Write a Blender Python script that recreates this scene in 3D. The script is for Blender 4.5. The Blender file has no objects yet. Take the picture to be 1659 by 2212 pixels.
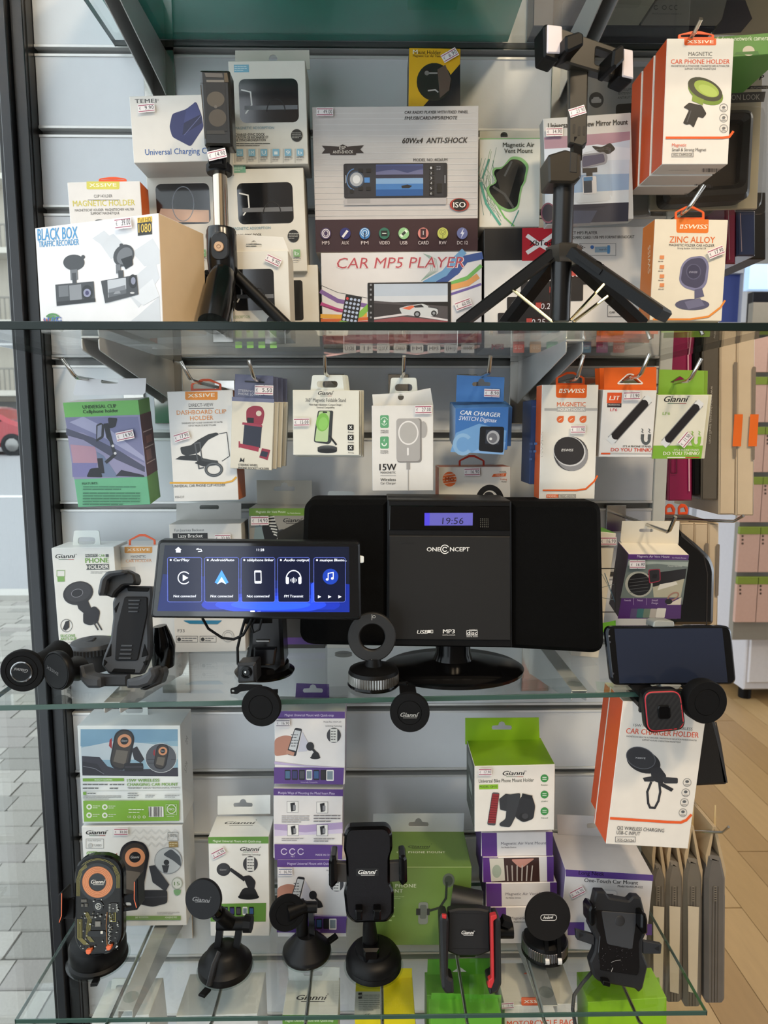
import bpy, math, random
from mathutils import Vector as V, Matrix
from mathutils.geometry import tessellate_polygon
random.seed(7)
# ---------------------------------------------------------------- camera
SC = bpy.context.scene; COL = SC.collection
ZC = 1.35; FPX = 1500.0; CX, CY = 829.5, 1106.0
PITCH = math.radians(7.0); YAW = math.radians(0.82)
FWD = V((math.sin(YAW)*math.cos(PITCH), math.cos(YAW)*math.cos(PITCH), -math.sin(PITCH)))
RGT = V((math.cos(YAW), -math.sin(YAW), 0)); UPV = RGT.cross(FWD)
EYE = V((0, 0, ZC))
cd = bpy.data.cameras.new('camera'); cam = bpy.data.objects.new('camera', cd); COL.objects.link(cam)
cd.sensor_fit = 'HORIZONTAL'; cd.sensor_width = 36.0; cd.lens = 36.0*FPX/1659.0
cd.clip_start = 0.01; cd.clip_end = 300
cd.dof.use_dof = True; cd.dof.focus_distance = 0.83; cd.dof.aperture_fstop = cd.lens/1000/0.0022
cam.matrix_world = Matrix(((RGT.x, UPV.x, -FWD.x, EYE.x), (RGT.y, UPV.y, -FWD.y, EYE.y), (RGT.z, UPV.z, -FWD.z, EYE.z), (0, 0, 0, 1)))
SC.camera = cam
# ---------------------------------------------------------------- world, lights, exposure
SC.view_settings.view_transform = 'Standard'; SC.view_settings.look = 'None'
SC.view_settings.exposure = 0.12; SC.view_settings.gamma = 1.0
SC.view_settings.use_curve_mapping = False
SC.cycles.max_bounces = 6; SC.cycles.diffuse_bounces = 3; SC.cycles.glossy_bounces = 3; SC.cycles.transmission_bounces = 3; SC.cycles.transparent_max_bounces = 14
SC.cycles.caustics_reflective = False; SC.cycles.caustics_refractive = False; SC.cycles.use_adaptive_sampling = True; SC.cycles.adaptive_threshold = 0.03
wd = bpy.data.worlds.new('overcast_sky'); SC.world = wd; wd.use_nodes = True
bg = wd.node_tree.nodes['Background']; bg.inputs[0].default_value = (0.86, 0.93, 1.0, 1); bg.inputs[1].default_value = 2.4
def area(name, loc, sx, sy, power, col, rot=(0, 0, 0)):
    l = bpy.data.lights.new(name, 'AREA'); l.shape = 'RECTANGLE'; l.size = sx; l.size_y = sy; l.energy = power; l.color = col
    o = bpy.data.objects.new(name, l); o.location = loc; o.rotation_euler = rot; COL.objects.link(o); return o
WARM = (1.0, 0.79, 0.54)
area('ceiling_spot_light', (0.75, -0.25, 2.62), 0.18, 0.18, 20, WARM)
area('ceiling_spot_light', (0.15, -0.45, 2.62), 0.18, 0.18, 14, WARM)
area('ceiling_panel_light', (1.9, 2.6, 2.66), 0.6, 1.2, 20, (1.0, 0.9, 0.78))
# ---------------------------------------------------------------- helpers
def PX(x, y):
    "direction of the photograph's pixel"
    return FWD + RGT*((x-CX)/FPX) - UPV*((y-CY)/FPX)
def P(x, y, Y):
    d = PX(x, y); return EYE + d*(Y/d.y)
def PZ(x, y, z):
    d = PX(x, y); return EYE + d*((z-ZC)/d.z)
def PXX(x, y, X):
    d = PX(x, y); return EYE + d*(X/d.x)
def lin(h):
    h = h.lstrip('#'); c = [int(h[i:i+2], 16)/255 for i in (0, 2, 4)]
    return tuple(a/12.92 if a <= .04045 else ((a+.055)/1.055)**2.4 for a in c)
MC = {}
def M(h, r=.5, m=0., sp=.5, coat=0., n=.05, ns=60., bump=0., bs=400., em=0., wave=0.):
    k = (h, r, m, sp, coat, n, ns, bump, bs, em, wave)
    if k in MC: return MC[k]
    mt = bpy.data.materials.new('surface_'+h); mt.use_nodes = True; nt = mt.node_tree; b = nt.nodes['Principled BSDF']
    c = lin(h); b.inputs['Roughness'].default_value = r; b.inputs['Metallic'].default_value = m
    b.inputs['Specular IOR Level'].default_value = sp; b.inputs['Coat Weight'].default_value = coat; b.inputs['Coat Roughness'].default_value = .08
    tc = nt.nodes.new('ShaderNodeTexCoord'); nz = nt.nodes.new('ShaderNodeTexNoise'); nz.inputs['Scale'].default_value = ns
    nt.links.new(tc.outputs['Object'], nz.inputs['Vector'])
    mx = nt.nodes.new('ShaderNodeMix'); mx.data_type = 'RGBA'
    mx.inputs[6].default_value = tuple(x*(1-n) for x in c)+(1,); mx.inputs[7].default_value = tuple(min(1, x*(1+n)) for x in c)+(1,)
    nt.links.new(nz.outputs['Fac'], mx.inputs[0]); nt.links.new(mx.outputs[2], b.inputs['Base Color'])
    if em:
        b.inputs['Emission Color'].default_value = c+(1,); b.inputs['Emission Strength'].default_value = em
    if bump:
        bp = nt.nodes.new('ShaderNodeBump'); bp.inputs['Strength'].default_value = bump; bp.inputs['Distance'].default_value = .001
        n2 = nt.nodes.new('ShaderNodeTexNoise'); n2.inputs['Scale'].default_value = bs
        nt.links.new(tc.outputs['Object'], n2.inputs['Vector']); nt.links.new(n2.outputs['Fac'], bp.inputs['Height']); nt.links.new(bp.outputs[0], b.inputs['Normal'])
    MC[k] = mt; return mt
def glass(name, tint, ior=1.45, rough=.0, gl=1.0, spots=0.):
    mt = bpy.data.materials.new(name); mt.use_nodes = True; nt = mt.node_tree
    for x in list(nt.nodes):
        if x.type != 'OUTPUT_MATERIAL': nt.nodes.remove(x)
    out = [x for x in nt.nodes if x.type == 'OUTPUT_MATERIAL'][0]
    t = nt.nodes.new('ShaderNodeBsdfTransparent'); g = nt.nodes.new('ShaderNodeBsdfGlossy'); f = nt.nodes.new('ShaderNodeFresnel'); mx = nt.nodes.new('ShaderNodeMixShader')
    t.inputs[0].default_value = tint+(1,); g.inputs[0].default_value = (gl, gl, gl, 1); g.inputs[1].default_value = rough; f.inputs[0].default_value = ior
    # a thin sheet reflects alike on both faces
    ge = nt.nodes.new('ShaderNodeNewGeometry'); mr = nt.nodes.new('ShaderNodeMapRange'); mr.inputs[3].default_value = ior; mr.inputs[4].default_value = 1/ior
    nt.links.new(ge.outputs['Backfacing'], mr.inputs[0]); nt.links.new(mr.outputs[0], f.inputs[0])
    nt.links.new(f.outputs[0], mx.inputs[0]); nt.links.new(t.outputs[0], mx.inputs[1]); nt.links.new(g.outputs[0], mx.inputs[2]); nt.links.new(mx.outputs[0], out.inputs[0])
    return mt
class Plane:
    def __init__(s, O, U, Vd):
        s.O = O; s.U = U.normalized(); s.V = (Vd - s.U*Vd.dot(s.U)).normalized(); s.N = s.V.cross(s.U)
    def px(s, x, y):
        d = PX(x, y); t = (s.O-EYE).dot(s.N)/d.dot(s.N); q = EYE+d*t-s.O; return (q.dot(s.U), q.dot(s.V))
    def w(s, u, v, d=0): return s.O+s.U*u+s.V*v+s.N*d
    def at(s, x, y, d=0): return s.w(*s.px(x, y), d)
    def off(s, d): return Plane(s.O+s.N*d, s.U, s.V)
    def scale(s, x, y):
        a = s.px(x-.5, y); b = s.px(x+.5, y); return math.hypot(b[0]-a[0], b[1]-a[1])
def vplane(Y, yaw=0, tilt=0, x=829, y=1106):
    "plane at depth Y facing the room, through pixel x y; yaw>0 turns its right edge away, tilt>0 leans its top away"
    O = P(x, y, Y); a, t = math.radians(yaw), math.radians(tilt)
    U = V((math.cos(a), math.sin(a), 0)); B = V((-math.sin(a), math.cos(a), 0)); D = V((0, 0, -1))*math.cos(t)-B*math.sin(t)
    return Plane(O, U, D)
def loop_inset(lp, b):
    n = len(lp); ar = sum(lp[i][0]*lp[(i+1) % n][1]-lp[(i+1) % n][0]*lp[i][1] for i in range(n)); s = 1 if ar > 0 else -1; o = []
    for i in range(n):
        p, c, q = lp[i-1], lp[i], lp[(i+1) % n]
        d1 = (c[0]-p[0], c[1]-p[1]); d2 = (q[0]-c[0], q[1]-c[1]); l1 = math.hypot(*d1) or 1e-9; l2 = math.hypot(*d2) or 1e-9
        n1 = (-d1[1]/l1*s, d1[0]/l1*s); n2 = (-d2[1]/l2*s, d2[0]/l2*s); m = (n1[0]+n2[0], n1[1]+n2[1]); ml = math.hypot(*m)
        if ml < .3: m = n1; k = b
        else: k = b*2/ml/ml if ml > .9 else b*1.5/ml
        o.append((c[0]+m[0]*k, c[1]+m[1]*k))
    return o
def arc(cx, cy, rx, ry, a0=0, a1=360, n=28):
    f = abs(a1-a0) >= 360
    return [(cx+rx*math.cos(math.radians(a0+(a1-a0)*i/(n if f else n-1))), cy+ry*math.sin(math.radians(a0+(a1-a0)*i/(n if f else n-1)))) for i in range(n)]
def rrect(x0, y0, x1, y1, r, n=5):
    o = []
    for cx, cy, a in ((x1-r, y0+r, -90), (x1-r, y1-r, 0), (x0+r, y1-r, 90), (x0+r, y0+r, 180)):
        o += arc(cx, cy, r, r, a, a+90, n)
    return o
def rnd(pts, r, n=4):
    "round the corners of a polygon; r number or list"
    o = []; N = len(pts)
    for i, c in enumerate(pts):
        rr = r[i] if isinstance(r, (list, tuple)) else r; p = pts[i-1]; q = pts[(i+1) % N]
        if rr <= 0: o.append(c); continue
        l1 = math.dist(p, c); l2 = math.dist(q, c); k = min(rr, l1*.48, l2*.48)
        a = (c[0]+(p[0]-c[0])/l1*k, c[1]+(p[1]-c[1])/l1*k); b = (c[0]+(q[0]-c[0])/l2*k, c[1]+(q[1]-c[1])/l2*k)
        for j in range(n+1):
            t = j/n; o.append(tuple(a[m]*(1-t)**2+2*c[m]*t*(1-t)+b[m]*t*t for m in (0, 1)))
    return o
ROOT = {}
class G:
    "collects shapes that become ONE mesh object"
    def __init__(s): s.v = []; s.f = []; s.m = []; s.mats = []; s.sm = False
    def mi(s, m):
        if m not in s.mats: s.mats.append(m)
        return s.mats.index(m)
    def add(s, vs, fs, m):
        o = len(s.v); s.v += [tuple(x) for x in vs]; k = s.mi(m)
        for f in fs: s.f.append([i+o for i in f]); s.m.append(k)
        return s
    def prism(s, pl, lp, th, m, off=0., bev=.0008, holes=(), px=True, back=None):
        L = [lp]+list(holes)
        if px: L = [[pl.px(*q) for q in l] for l in L]
        bev = min(bev, th*.45); I = [loop_inset(L[0], bev)]+[loop_inset(h, -bev) for h in L[1:]]
        vs = []; n = sum(map(len, L))
        for src, d in ((I, 0), (L, -bev), (L, -th)):
            for l in src:
                vs += [pl.w(q[0], q[1], off+d) for q in l]
        tri = tessellate_polygon([[V((q[0], q[1], 0)) for q in l] for l in I]); fs = [list(t) for t in tri]+[[i+2*n for i in t] for t in tri]
        b = 0
        for l in L:
            k = len(l)
            for i in range(k):
                j = (i+1) % k
                for r in (0, n): fs.append([b+i+r, b+j+r, b+j+r+n, b+i+r+n])
            b += k
        return s.add(vs, fs, m)
    def lathe(s, o, ax, prof, m, seg=36, ref=None, sq=1.0):
        ax = ax.normalized(); r = ref or (V((1, 0, 0)) if abs(ax.x) < .8 else V((0, 1, 0))); a = (r-ax*r.dot(ax)).normalized(); b = ax.cross(a); vs = []; fs = []
        for R, h in prof:
            for i in range(seg):
                t = 2*math.pi*i/seg; vs.append(o+ax*h+a*(R*math.cos(t))+b*(R*sq*math.sin(t)))
        for k in range(len(prof)-1):
            for i in range(seg):
                j = (i+1) % seg; fs.append([k*seg+i, k*seg+j, (k+1)*seg+j, (k+1)*seg+i])
        if prof[0][0] > 1e-6: fs.append(list(range(seg))[::-1])
        if prof[-1][0] > 1e-6: fs.append([(len(prof)-1)*seg+i for i in range(seg)])
        s.sm = True; return s.add(vs, fs, m)
    def tube(s, pts, r, m, seg=10, sq=1.0):
        pts = [V(p) for p in pts]; n = len(pts); R = r if isinstance(r, (list, tuple)) else [r]*n; vs = []; fs = []; pa = None
        for i, p in enumerate(pts):
            d = (pts[min(i+1, n-1)]-pts[max(i-1, 0)]).normalized()
            a = pa if pa is not None else (V((0, 0, 1)) if abs(d.z) < .9 else V((1, 0, 0)))
            a = (a-d*a.dot(d)).normalized(); pa = a; b = d.cross(a)
            for j in range(seg):
                t = 2*math.pi*j/seg; vs.append(p+a*(R[i]*math.cos(t))+b*(R[i]*sq*math.sin(t)))
        for k in range(n-1):
            for i in range(seg):
                j = (i+1) % seg; fs.append([k*seg+i, k*seg+j, (k+1)*seg+j, (k+1)*seg+i])
        fs += [list(range(seg))[::-1], [(n-1)*seg+i for i in range(seg)]]; s.sm = True; return s.add(vs, fs, m)
    def box(s, a, b, m, bev=.001):
        "axis-aligned box between two corners"
        x0, x1 = sorted((a[0], b[0])); y0, y1 = sorted((a[1], b[1])); z0, z1 = sorted((a[2], b[2]))
        return s.prism(Plane(V((x0, y0, z1)), V((1, 0, 0)), V((0, 0, -1))), [(0, 0), (x1-x0, 0), (x1-x0, z1-z0), (0, z1-z0)], y1-y0, m, bev=min(bev, (x1-x0)*.3, (z1-z0)*.3), px=False)
    def bar(s, p, q, w, h, m, up=V((0, 0, 1)), bev=.0008, ends=(1, 1)):
        "rectangular bar from p to q; w across, h along up"
        d = (q-p); L = d.length; d.normalize(); x = d.cross(up).normalized(); u = x.cross(d)
        pl = Plane(p+u*(h/2), x, d)       # outline in x/d, thickness along -N
        if pl.N.dot(u) < 0: pl = Plane(p+u*(h/2), -x, d)
        a, b = w/2*ends[0], w/2*ends[1]
        return s.prism(pl, [(-a, 0), (a, 0), (b, L), (-b, L)], h, m, bev=bev, px=False)
    def build(s, name, par=None, bevel=0):
        if not s.v: return None
        base = V((0, 0, 0)); q = par
        while q is not None: base = base+q.location; q = q.parent
        me = bpy.data.meshes.new(name); me.from_pydata([tuple(V(x)-base) for x in s.v], [], s.f)
        for m in s.mats: me.materials.append(m)
        me.polygons.foreach_set('material_index', s.m); me.update()
        if s.sm:
            me.shade_smooth(); me.set_sharp_from_angle(angle=math.radians(38))
        o = bpy.data.objects.new(name, me); COL.objects.link(o); o.parent = par
        if bevel:
            bm = o.modifiers.new('soft_edges', 'BEVEL'); bm.width = bevel; bm.segments = 1; bm.limit_method = 'ANGLE'
        return o
def recalc(o):
    import bmesh
    b = bmesh.new(); b.from_mesh(o.data); bmesh.ops.recalc_face_normals(b, faces=b.faces); b.to_mesh(o.data); b.free(); return o
def tag(o, label, cat, group=None, kind=None):
    if label: o['label'] = label
    if cat: o['category'] = cat
    if group: o['group'] = group
    if kind: o['kind'] = kind
    return o
def thing(name, label, cat, loc, group=None):
    o = bpy.data.objects.new(name, None); COL.objects.link(o); o.location = loc; o.empty_display_size = .02
    return tag(o, label, cat, group)
def struct(g, name, par=None, label=None):
    o = g.build(name, par)
    if par is None: o['kind'] = 'structure'
    if label: o['label'] = label
    return o
_cu = bpy.data.curves.new('lettering', 'FONT'); _cu.resolution_u = 2; _fo = bpy.data.objects.new('lettering', _cu)
def glyphs(s, b, i, sp):
    _cu.body = s;  _cu.shear = i; _cu.space_character = sp
    m = _fo.to_mesh(); vs = [(v.co.x, v.co.y) for v in m.vertices]; fs = [list(p.vertices) for p in m.polygons]; _fo.to_mesh_clear(); return vs, fs
class Print(G):
    "flat print on a plane: everything given in the photograph's pixels"
    def __init__(s, pl, d0=.00008): super().__init__(); s.pl = pl; s.d = d0
    def up(s): s.d += .000022; return s.d
    def mt(s, c): return c if not isinstance(c, str) else M(c, .42)
    def uvp(s, q, c):
        d = s.up(); tri = tessellate_polygon([[V((a, b, 0)) for a, b in q]]); s.add([s.pl.w(a, b, d) for a, b in q], [list(t) for t in tri], s.mt(c)); return s
    def p(s, pts, c): return s.uvp([s.pl.px(*q) for q in pts], c)
    def r(s, x0, y0, x1, y1, c):
        a = s.pl.px(x0, y0); b = s.pl.px(x1, y1); return s.uvp([a, (b[0], a[1]), b, (a[0], b[1])], c)
    def rr(s, x0, y0, x1, y1, r, c):
        a = s.pl.px(x0, y0); b = s.pl.px(x1, y1); k = (b[0]-a[0])/(x1-x0); return s.uvp(rrect(a[0], a[1], b[0], b[1], r*k), c)
    def fr(s, u0, v0, u1, v1, c):
        W, H = s.pl.W, s.pl.H; return s.uvp([(u0*W, v0*H), (u1*W, v0*H), (u1*W, v1*H), (u0*W, v1*H)], c)
    def e(s, cx, cy, rx, ry, c, rot=0, n=26):
        t = math.radians(rot); return s.p([(cx+a*math.cos(t)-b*math.sin(t), cy+a*math.sin(t)+b*math.cos(t)) for a, b in arc(0, 0, rx, ry, n=n)], c)
    def o(s, cx, cy, rx, ry, w, c, a0=0, a1=360, rot=0, n=30):
        t = math.radians(rot); f = lambda L: [s.pl.px(cx+a*math.cos(t)-b*math.sin(t), cy+a*math.sin(t)+b*math.cos(t)) for a, b in L]
        A = f(arc(0, 0, rx, ry, a0, a1, n)); B = f(arc(0, 0, rx-w, ry-w, a0, a1, n)); d = s.up(); k = n if abs(a1-a0) >= 360 else n-1
        s.add([s.pl.w(*q, d) for q in A+B], [[i, (i+1) % n, n+(i+1) % n, n+i] for i in range(k)], s.mt(c)); return s
    def l(s, pts, w, c, close=False):
        if close: pts = list(pts)+[pts[0]]
        d = s.up(); vs = []; fs = []
        for a, b in zip(pts, pts[1:]):
            L = math.dist(a, b) or 1e-6; nx, ny = -(b[1]-a[1])/L*w/2, (b[0]-a[0])/L*w/2; ex, ey = (b[0]-a[0])/L*w*.3, (b[1]-a[1])/L*w*.3; o = len(vs)
            vs += [s.pl.at(a[0]-ex+nx, a[1]-ey+ny, d), s.pl.at(b[0]+ex+nx, b[1]+ey+ny, d), s.pl.at(b[0]+ex-nx, b[1]+ey-ny, d), s.pl.at(a[0]-ex-nx, a[1]-ey-ny, d)]; fs.append([o, o+1, o+2, o+3])
            d += .000002
        s.add(vs, fs, s.mt(c)); return s
    def rl(s, x0, y0, x1, y1, w, c): return s.l([(x0, y0), (x1, y0), (x1, y1), (x0, y1)], w, c, True)
    def t(s, body, x, y, w, h, c, b=.0, i=0., rot=None, sp=1., al='l'):
        "lettering: x y = left end of the baseline, w = width, h = capital height"
        vs, fs = glyphs(body, b, i, sp)
        if not vs: return s
        x0 = min(q[0] for q in vs); x1 = max(q[0] for q in vs)
        if al == 'c': x -= w/2
        p0 = s.pl.px(x, y)
        if rot is None: p1 = s.pl.px(x+w, y); L = math.dist(p0, p1); ux = (1, 0)
        else:
            p1 = s.pl.px(x+w*math.cos(math.radians(rot)), y+w*math.sin(math.radians(rot))); L = math.dist(p0, p1); ux = ((p1[0]-p0[0])/L, (p1[1]-p0[1])/L)
        uy = (ux[1], -ux[0]); kx = L/(x1-x0); ky = s.pl.scale(x, y)*h/.69; d = s.up()
        for q, dx in enumerate((0,) if b <= 0 else (-b*.75, b*.75)):
            s.add([s.pl.w(p0[0]+ux[0]*(a+dx-x0)*kx+uy[0]*e*ky, p0[1]+ux[1]*(a+dx-x0)*kx+uy[1]*e*ky, d+q*.000004) for a, e in vs], fs, s.mt(c))
        return s
    def tl(s, x0, y0, x1, y1, n, c):
        "illegible small print: n broken lines"
        for k in range(n):
            y = y0+(y1-y0)*(k+.5)/n; h = (y1-y0)/n*.22; x = x0; e = x1 if k < n-1 else x0+(x1-x0)*.7; R = random.Random(int(x0+y0+k))
            while x < e-2:
                w = R.uniform(.07, .2)*(x1-x0)+2; s.l([(x, y), (min(e, x+w), y)], h*1.35, c); x += w+max(1.2, h*1.6)
        return s
    def gi(s, x, y, w, h, c='161616', fl=True):
        s.t('Gianni', x, y, w, h, c, b=.028, i=.28)
        s.l([(x+w*.16, y+h*.28), (x+w*.92, y+h*.28)], max(.8, h*.1), c)
        if fl: s.l([(x+w*.66, y+h*.28), (x+w*.92, y+h*.28)], max(.9, h*.12), 'a03028'); s.l([(x+w*.16, y+h*.28), (x+w*.4, y+h*.28)], max(.9, h*.12), '47704a')
        s.o(x+w*1.04, y-h*.95, h*.13, h*.13, h*.05, c, n=10); return s
    def xs(s, x0, y0, x1, y1, c, tc='f4ead8'):
        s.p(rnd([(x0, y0), (x1, y0), (x1, y1), (x0, y1)], [0, 0, (y1-y0)*.22, (y1-y0)*.22]), c); w = x1-x0; return s.t('XSSIVE', x0+w*.09, y1-(y1-y0)*.3, w*.82, (y1-y0)*.42, tc, b=.03, sp=1.08)
    def sw(s, x, y, w, h, c, cross='e06a20'):
        s.p([(x+h*.25, y-h), (x+h*.95, y-h), (x+h*.7, y), (x, y)], c); s.t('SWISS', x+h*1.0, y, w-h*1.0, h, c, b=.03, i=.2); s.l([(x+h*.3, y-h*.45), (x+h*.65, y-h*.45)], h*.16, cross); s.l([(x+h*.47, y-h*.7), (x+h*.47, y-h*.2)], h*.16, cross); return s
    def bars(s, x0, y0, x1, y1, c='222222', bgc=None):
        if bgc: s.r(x0-1, y0-1, x1+1, y1+1, bgc)
        R = random.Random(3); x = x0
        while x < x1-1.5:
            w = R.choice((.8, 1.2, 2.)); s.l([(x, y0), (x, y1)], w, c); x += w+R.choice((.9, 1.4, 2.2))
        return s
def price(par, pl, txt, x, y, w=46, rot=0, h=None, c='9c3a58', d=.0032):
    "white price sticker centred on pixel x y"
    h = h or w*.52; f = Print(pl, d); t = math.radians(rot); R = lambda a, b: (x+a*math.cos(t)-b*math.sin(t), y+a*math.sin(t)+b*math.cos(t))
    f.p([R(-w/2, -h/2), R(-w*.04, -h/2), R(0, -h*.44), R(w*.04, -h/2), R(w/2, -h/2), R(w/2, h/2), R(w*.04, h/2), R(0, h*.44), R(-w*.04, h/2), R(-w/2, h/2)], 'e8e2e2')
    f.l([R(-w*.46, -h*.34), R(w*.46, -h*.34)], 1.7, c); f.l([R(-w*.46, h*.34), R(w*.46, h*.34)], 1.7, c)
    q = R(-w*.42, h*.17); f.t('\u20ac', q[0], q[1], w*.09, h*.3, '3a3840', rot=rot); q = R(-w*.08, h*.2); f.t(txt, q[0], q[1], w*.52, h*.42, '2a2830', b=.012, rot=rot, sp=1.1)
    return f.build('price_sticker', par)
class Carton:
    "a box: front corners as pixels with depths; thickness; colours"
    def __init__(s, name, label, TL, TR, BL, Y, T, c='e9e5de', sides=None, cat='box', group=None, tr=None, bl=None, rough=.42, on=None):
        a = P(*TL, Y); b = P(*TR, tr or Y); e = P(*BL, bl or Y)
        if on is not None: e = a+(e-a)*((a.z-on-.0003)/(a.z-e.z))
        pl = Plane(a, b-a, e-a); pl.W = (b-a).length; pl.H = (e-a).dot(pl.V); s.pl = pl; s.T = T; W, H = pl.W, pl.H
        base = pl.w(W/2, H, -T/2); s.root = thing(name, label, cat, base, group); g = G()
        q = [pl.w(u, v, d) for d in (0, -T) for u, v in ((0, 0), (W, 0), (W, H), (0, H))]; sd = sides or {}
        for k, f in (('F', [0, 3, 2, 1]), ('B', [4, 5, 6, 7]), ('T', [0, 1, 5, 4]), ('D', [3, 7, 6, 2]), ('L', [0, 4, 7, 3]), ('R', [1, 2, 6, 5])):
            g.add([q[i] for i in f], [[0, 1, 2, 3]], M(sd.get(k, c), rough))
        import bmesh
        o = g.build('carton', s.root)
        bm = bmesh.new(); bm.from_mesh(o.data); bmesh.ops.remove_doubles(bm, verts=bm.verts, dist=1e-6); bmesh.ops.recalc_face_normals(bm, faces=bm.faces); bmesh.ops.bevel(bm, geom=list(bm.edges), offset=.0005, segments=1, affect='EDGES'); bm.to_mesh(o.data); bm.free()
        s.body = o
    def print(s): return Print(s.pl)
    def face(s, k):
        p, W, H, T = s.pl, s.pl.W, s.pl.H, s.T
        if k == 'R': q = Plane(p.w(W, 0), -p.N, p.V); q.W, q.H = T, H
        if k == 'L': q = Plane(p.w(0, 0, -T), p.N, p.V); q.W, q.H = T, H
        if k == 'T': q = Plane(p.w(0, 0, -T), p.U, p.N); q.W, q.H = W, T
        if k == 'D': q = Plane(p.w(0, H), p.U, -p.N); q.W, q.H = W, T
        return q
    def done(s, f, name='front_print'): return f.build(name, s.root)
    def price(s, txt, x, y, w=46, rot=0, **k): return price(s.root, s.pl, txt, x, y, w, rot, **k)
    def header(s, pts, c, slot=None, d=None, kind='euro', name='hang_tab', th=.0006, m=None, ty=.5):
        "card header standing up from the box; pts and slot in pixels; d = distance behind the front"
        pl = s.pl.off(-(s.T*ty if d is None else d)); g = G(); hs = []
        if slot:
            x, y, w = slot
            if kind == 'euro': hs = [[(x-w/2, y+w*.02), (x-w*.45, y-w*.08), (x-w*.18, y-w*.1), (x-w*.12, y-w*.24), (x, y-w*.29), (x+w*.12, y-w*.24), (x+w*.18, y-w*.1), (x+w*.45, y-w*.08), (x+w/2, y+w*.02), (x+w*.45, y+w*.12), (x-w*.45, y+w*.12)]]
            elif kind == 'round': hs = [arc(x, y, w/2, w/2, n=14)]
            elif kind == 'slot': hs = [rrect(x-w/2, y-w*.12, x+w/2, y+w*.12, w*.1, 3)]
            elif kind == 'tri': hs = [rnd([(x-w/2, y+w*.1), (x-w*.05, y-w*.22), (x+w*.05, y-w*.22), (x+w/2, y+w*.12)], 3)]
        g.prism(pl, pts, th, m or M(c, .42), holes=hs, bev=.0001)
        return g.build(name, s.root)
    def hanger(s, cx, yb, w, h, c='e8551a', clear=False, d=None):
        "plastic hanger glued to the back of the box: frame with a wide eye"
        pl = s.pl.off(-(s.T*.5 if d is None else d)); k = max(2.5, w*.075); a = [(cx-w/2, yb+3), (cx-w/2, yb-h*.55), (cx-w*.12, yb-h), (cx+w*.12, yb-h), (cx+w/2, yb-h*.55), (cx+w/2, yb+3)]
        if clear: a = rnd([(cx-w/2, yb+3), (cx-w*.44, yb-h), (cx+w*.44, yb-h), (cx+w/2, yb+3)], 5); ho = rrect(cx-w*.3, yb-h*.62, cx+w*.3, yb-h*.2, h*.16, 3)
        else: a = rnd(a, 3); ho = rnd([(cx-w/2+k, yb-k*.7), (cx-w/2+k, yb-h*.5), (cx-w*.1, yb-h+k*1.1), (cx+w*.1, yb-h+k*1.1), (cx+w/2-k, yb-h*.5), (cx+w/2-k, yb-k*.7)], 2)
        g = G().prism(pl, a, .0012, GL_PLASTIC if clear else M(c, .35), holes=[ho], bev=.0002); return g.build('plastic_hanger', s.root)
GL_PLASTIC = M('dfe3e0', .3, n=.02)
CHROME = M('c9c6c0', .16, 1.0, n=.02); STEEL = M('8e8d8a', .32, 1.0, n=.04)
BLK = M('080809', .45, sp=.2, n=.15, ns=300); BLKG = M('060607', .16, sp=.25, n=.1); RUB = M('0b0b0c', .7, sp=.15, n=.12, bump=.2, bs=1500)
# ---------------------------------------------------------------- the setting
DW = 0.98; XL, XR = -0.4425, 0.397
GZ = [ZC+.4876-.0999*i for i in range(-4, 19)]           # groove heights of the slatwall
wall = bpy.data.objects.new('wall_back', None); COL.objects.link(wall); wall.location = (0, DW, 0); wall['kind'] = 'structure'; wall['label'] = 'white slatwall with aluminium grooves behind the shelves'
WHITE = M('dee0e3', .32, n=.02, bump=.08, bs=260); ALU = M('dededc', .35, .35, n=.03); ALUD = M('858583', .4, .6, n=.06); DARK = M('1a1a1b', .6)
me_p = G().box((XL, DW, -.0430), (XR, DW+.016, .0430), WHITE, .0006).build('slat_panel', wall); me_p.location = (0, 0, (GZ[0]+GZ[1])/2)
me_p.data.transform(Matrix.Translation((0, 0, 0)))
lip = G().box((XL, DW-.0015, -.0017), (XR, DW+.010, .0017), ALU, .0003).build('groove_lip', wall); lip.location = (0, 0, GZ[0]+.0056)
chn = G().box((XL, DW+.0095, -.0062), (XR, DW+.012, .0062), ALUD, .0003).build('groove_channel', wall); chn.location = (0, 0, GZ[0])
def cp(o, loc, par=None):
    c = o.copy(); COL.objects.link(c); c.parent = par or o.parent; c.location = loc; return c
cp(lip, (0, 0, GZ[0]-.0056))
for i in range(1, len(GZ)):
    if i < len(GZ)-1: cp(me_p, (0, 0, (GZ[i]+GZ[i+1])/2))
    cp(lip, (0, 0, GZ[i]+.0056)); cp(lip, (0, 0, GZ[i]-.0056)); cp(chn, (0, 0, GZ[i]))
bk = G().box((XL, DW+.0165, 0), (XR, DW+.024, 2.4), M('8b8a88', .7)).build('backing_board', wall)
ee = G().box((XR, DW-.003, 0), (XR+.018, DW+.024, 2.4), M('cfd3cf', .35)).build('edge_strip', wall)
# side of the slatwall unit that faces the shop floor
g = G().box((XR, DW+.026, 0), (XR+.016, DW+.62, 2.4), M('d6d7d8', .35)); struct(g, 'wall_right', label='white side panel of the slatwall unit')
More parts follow.
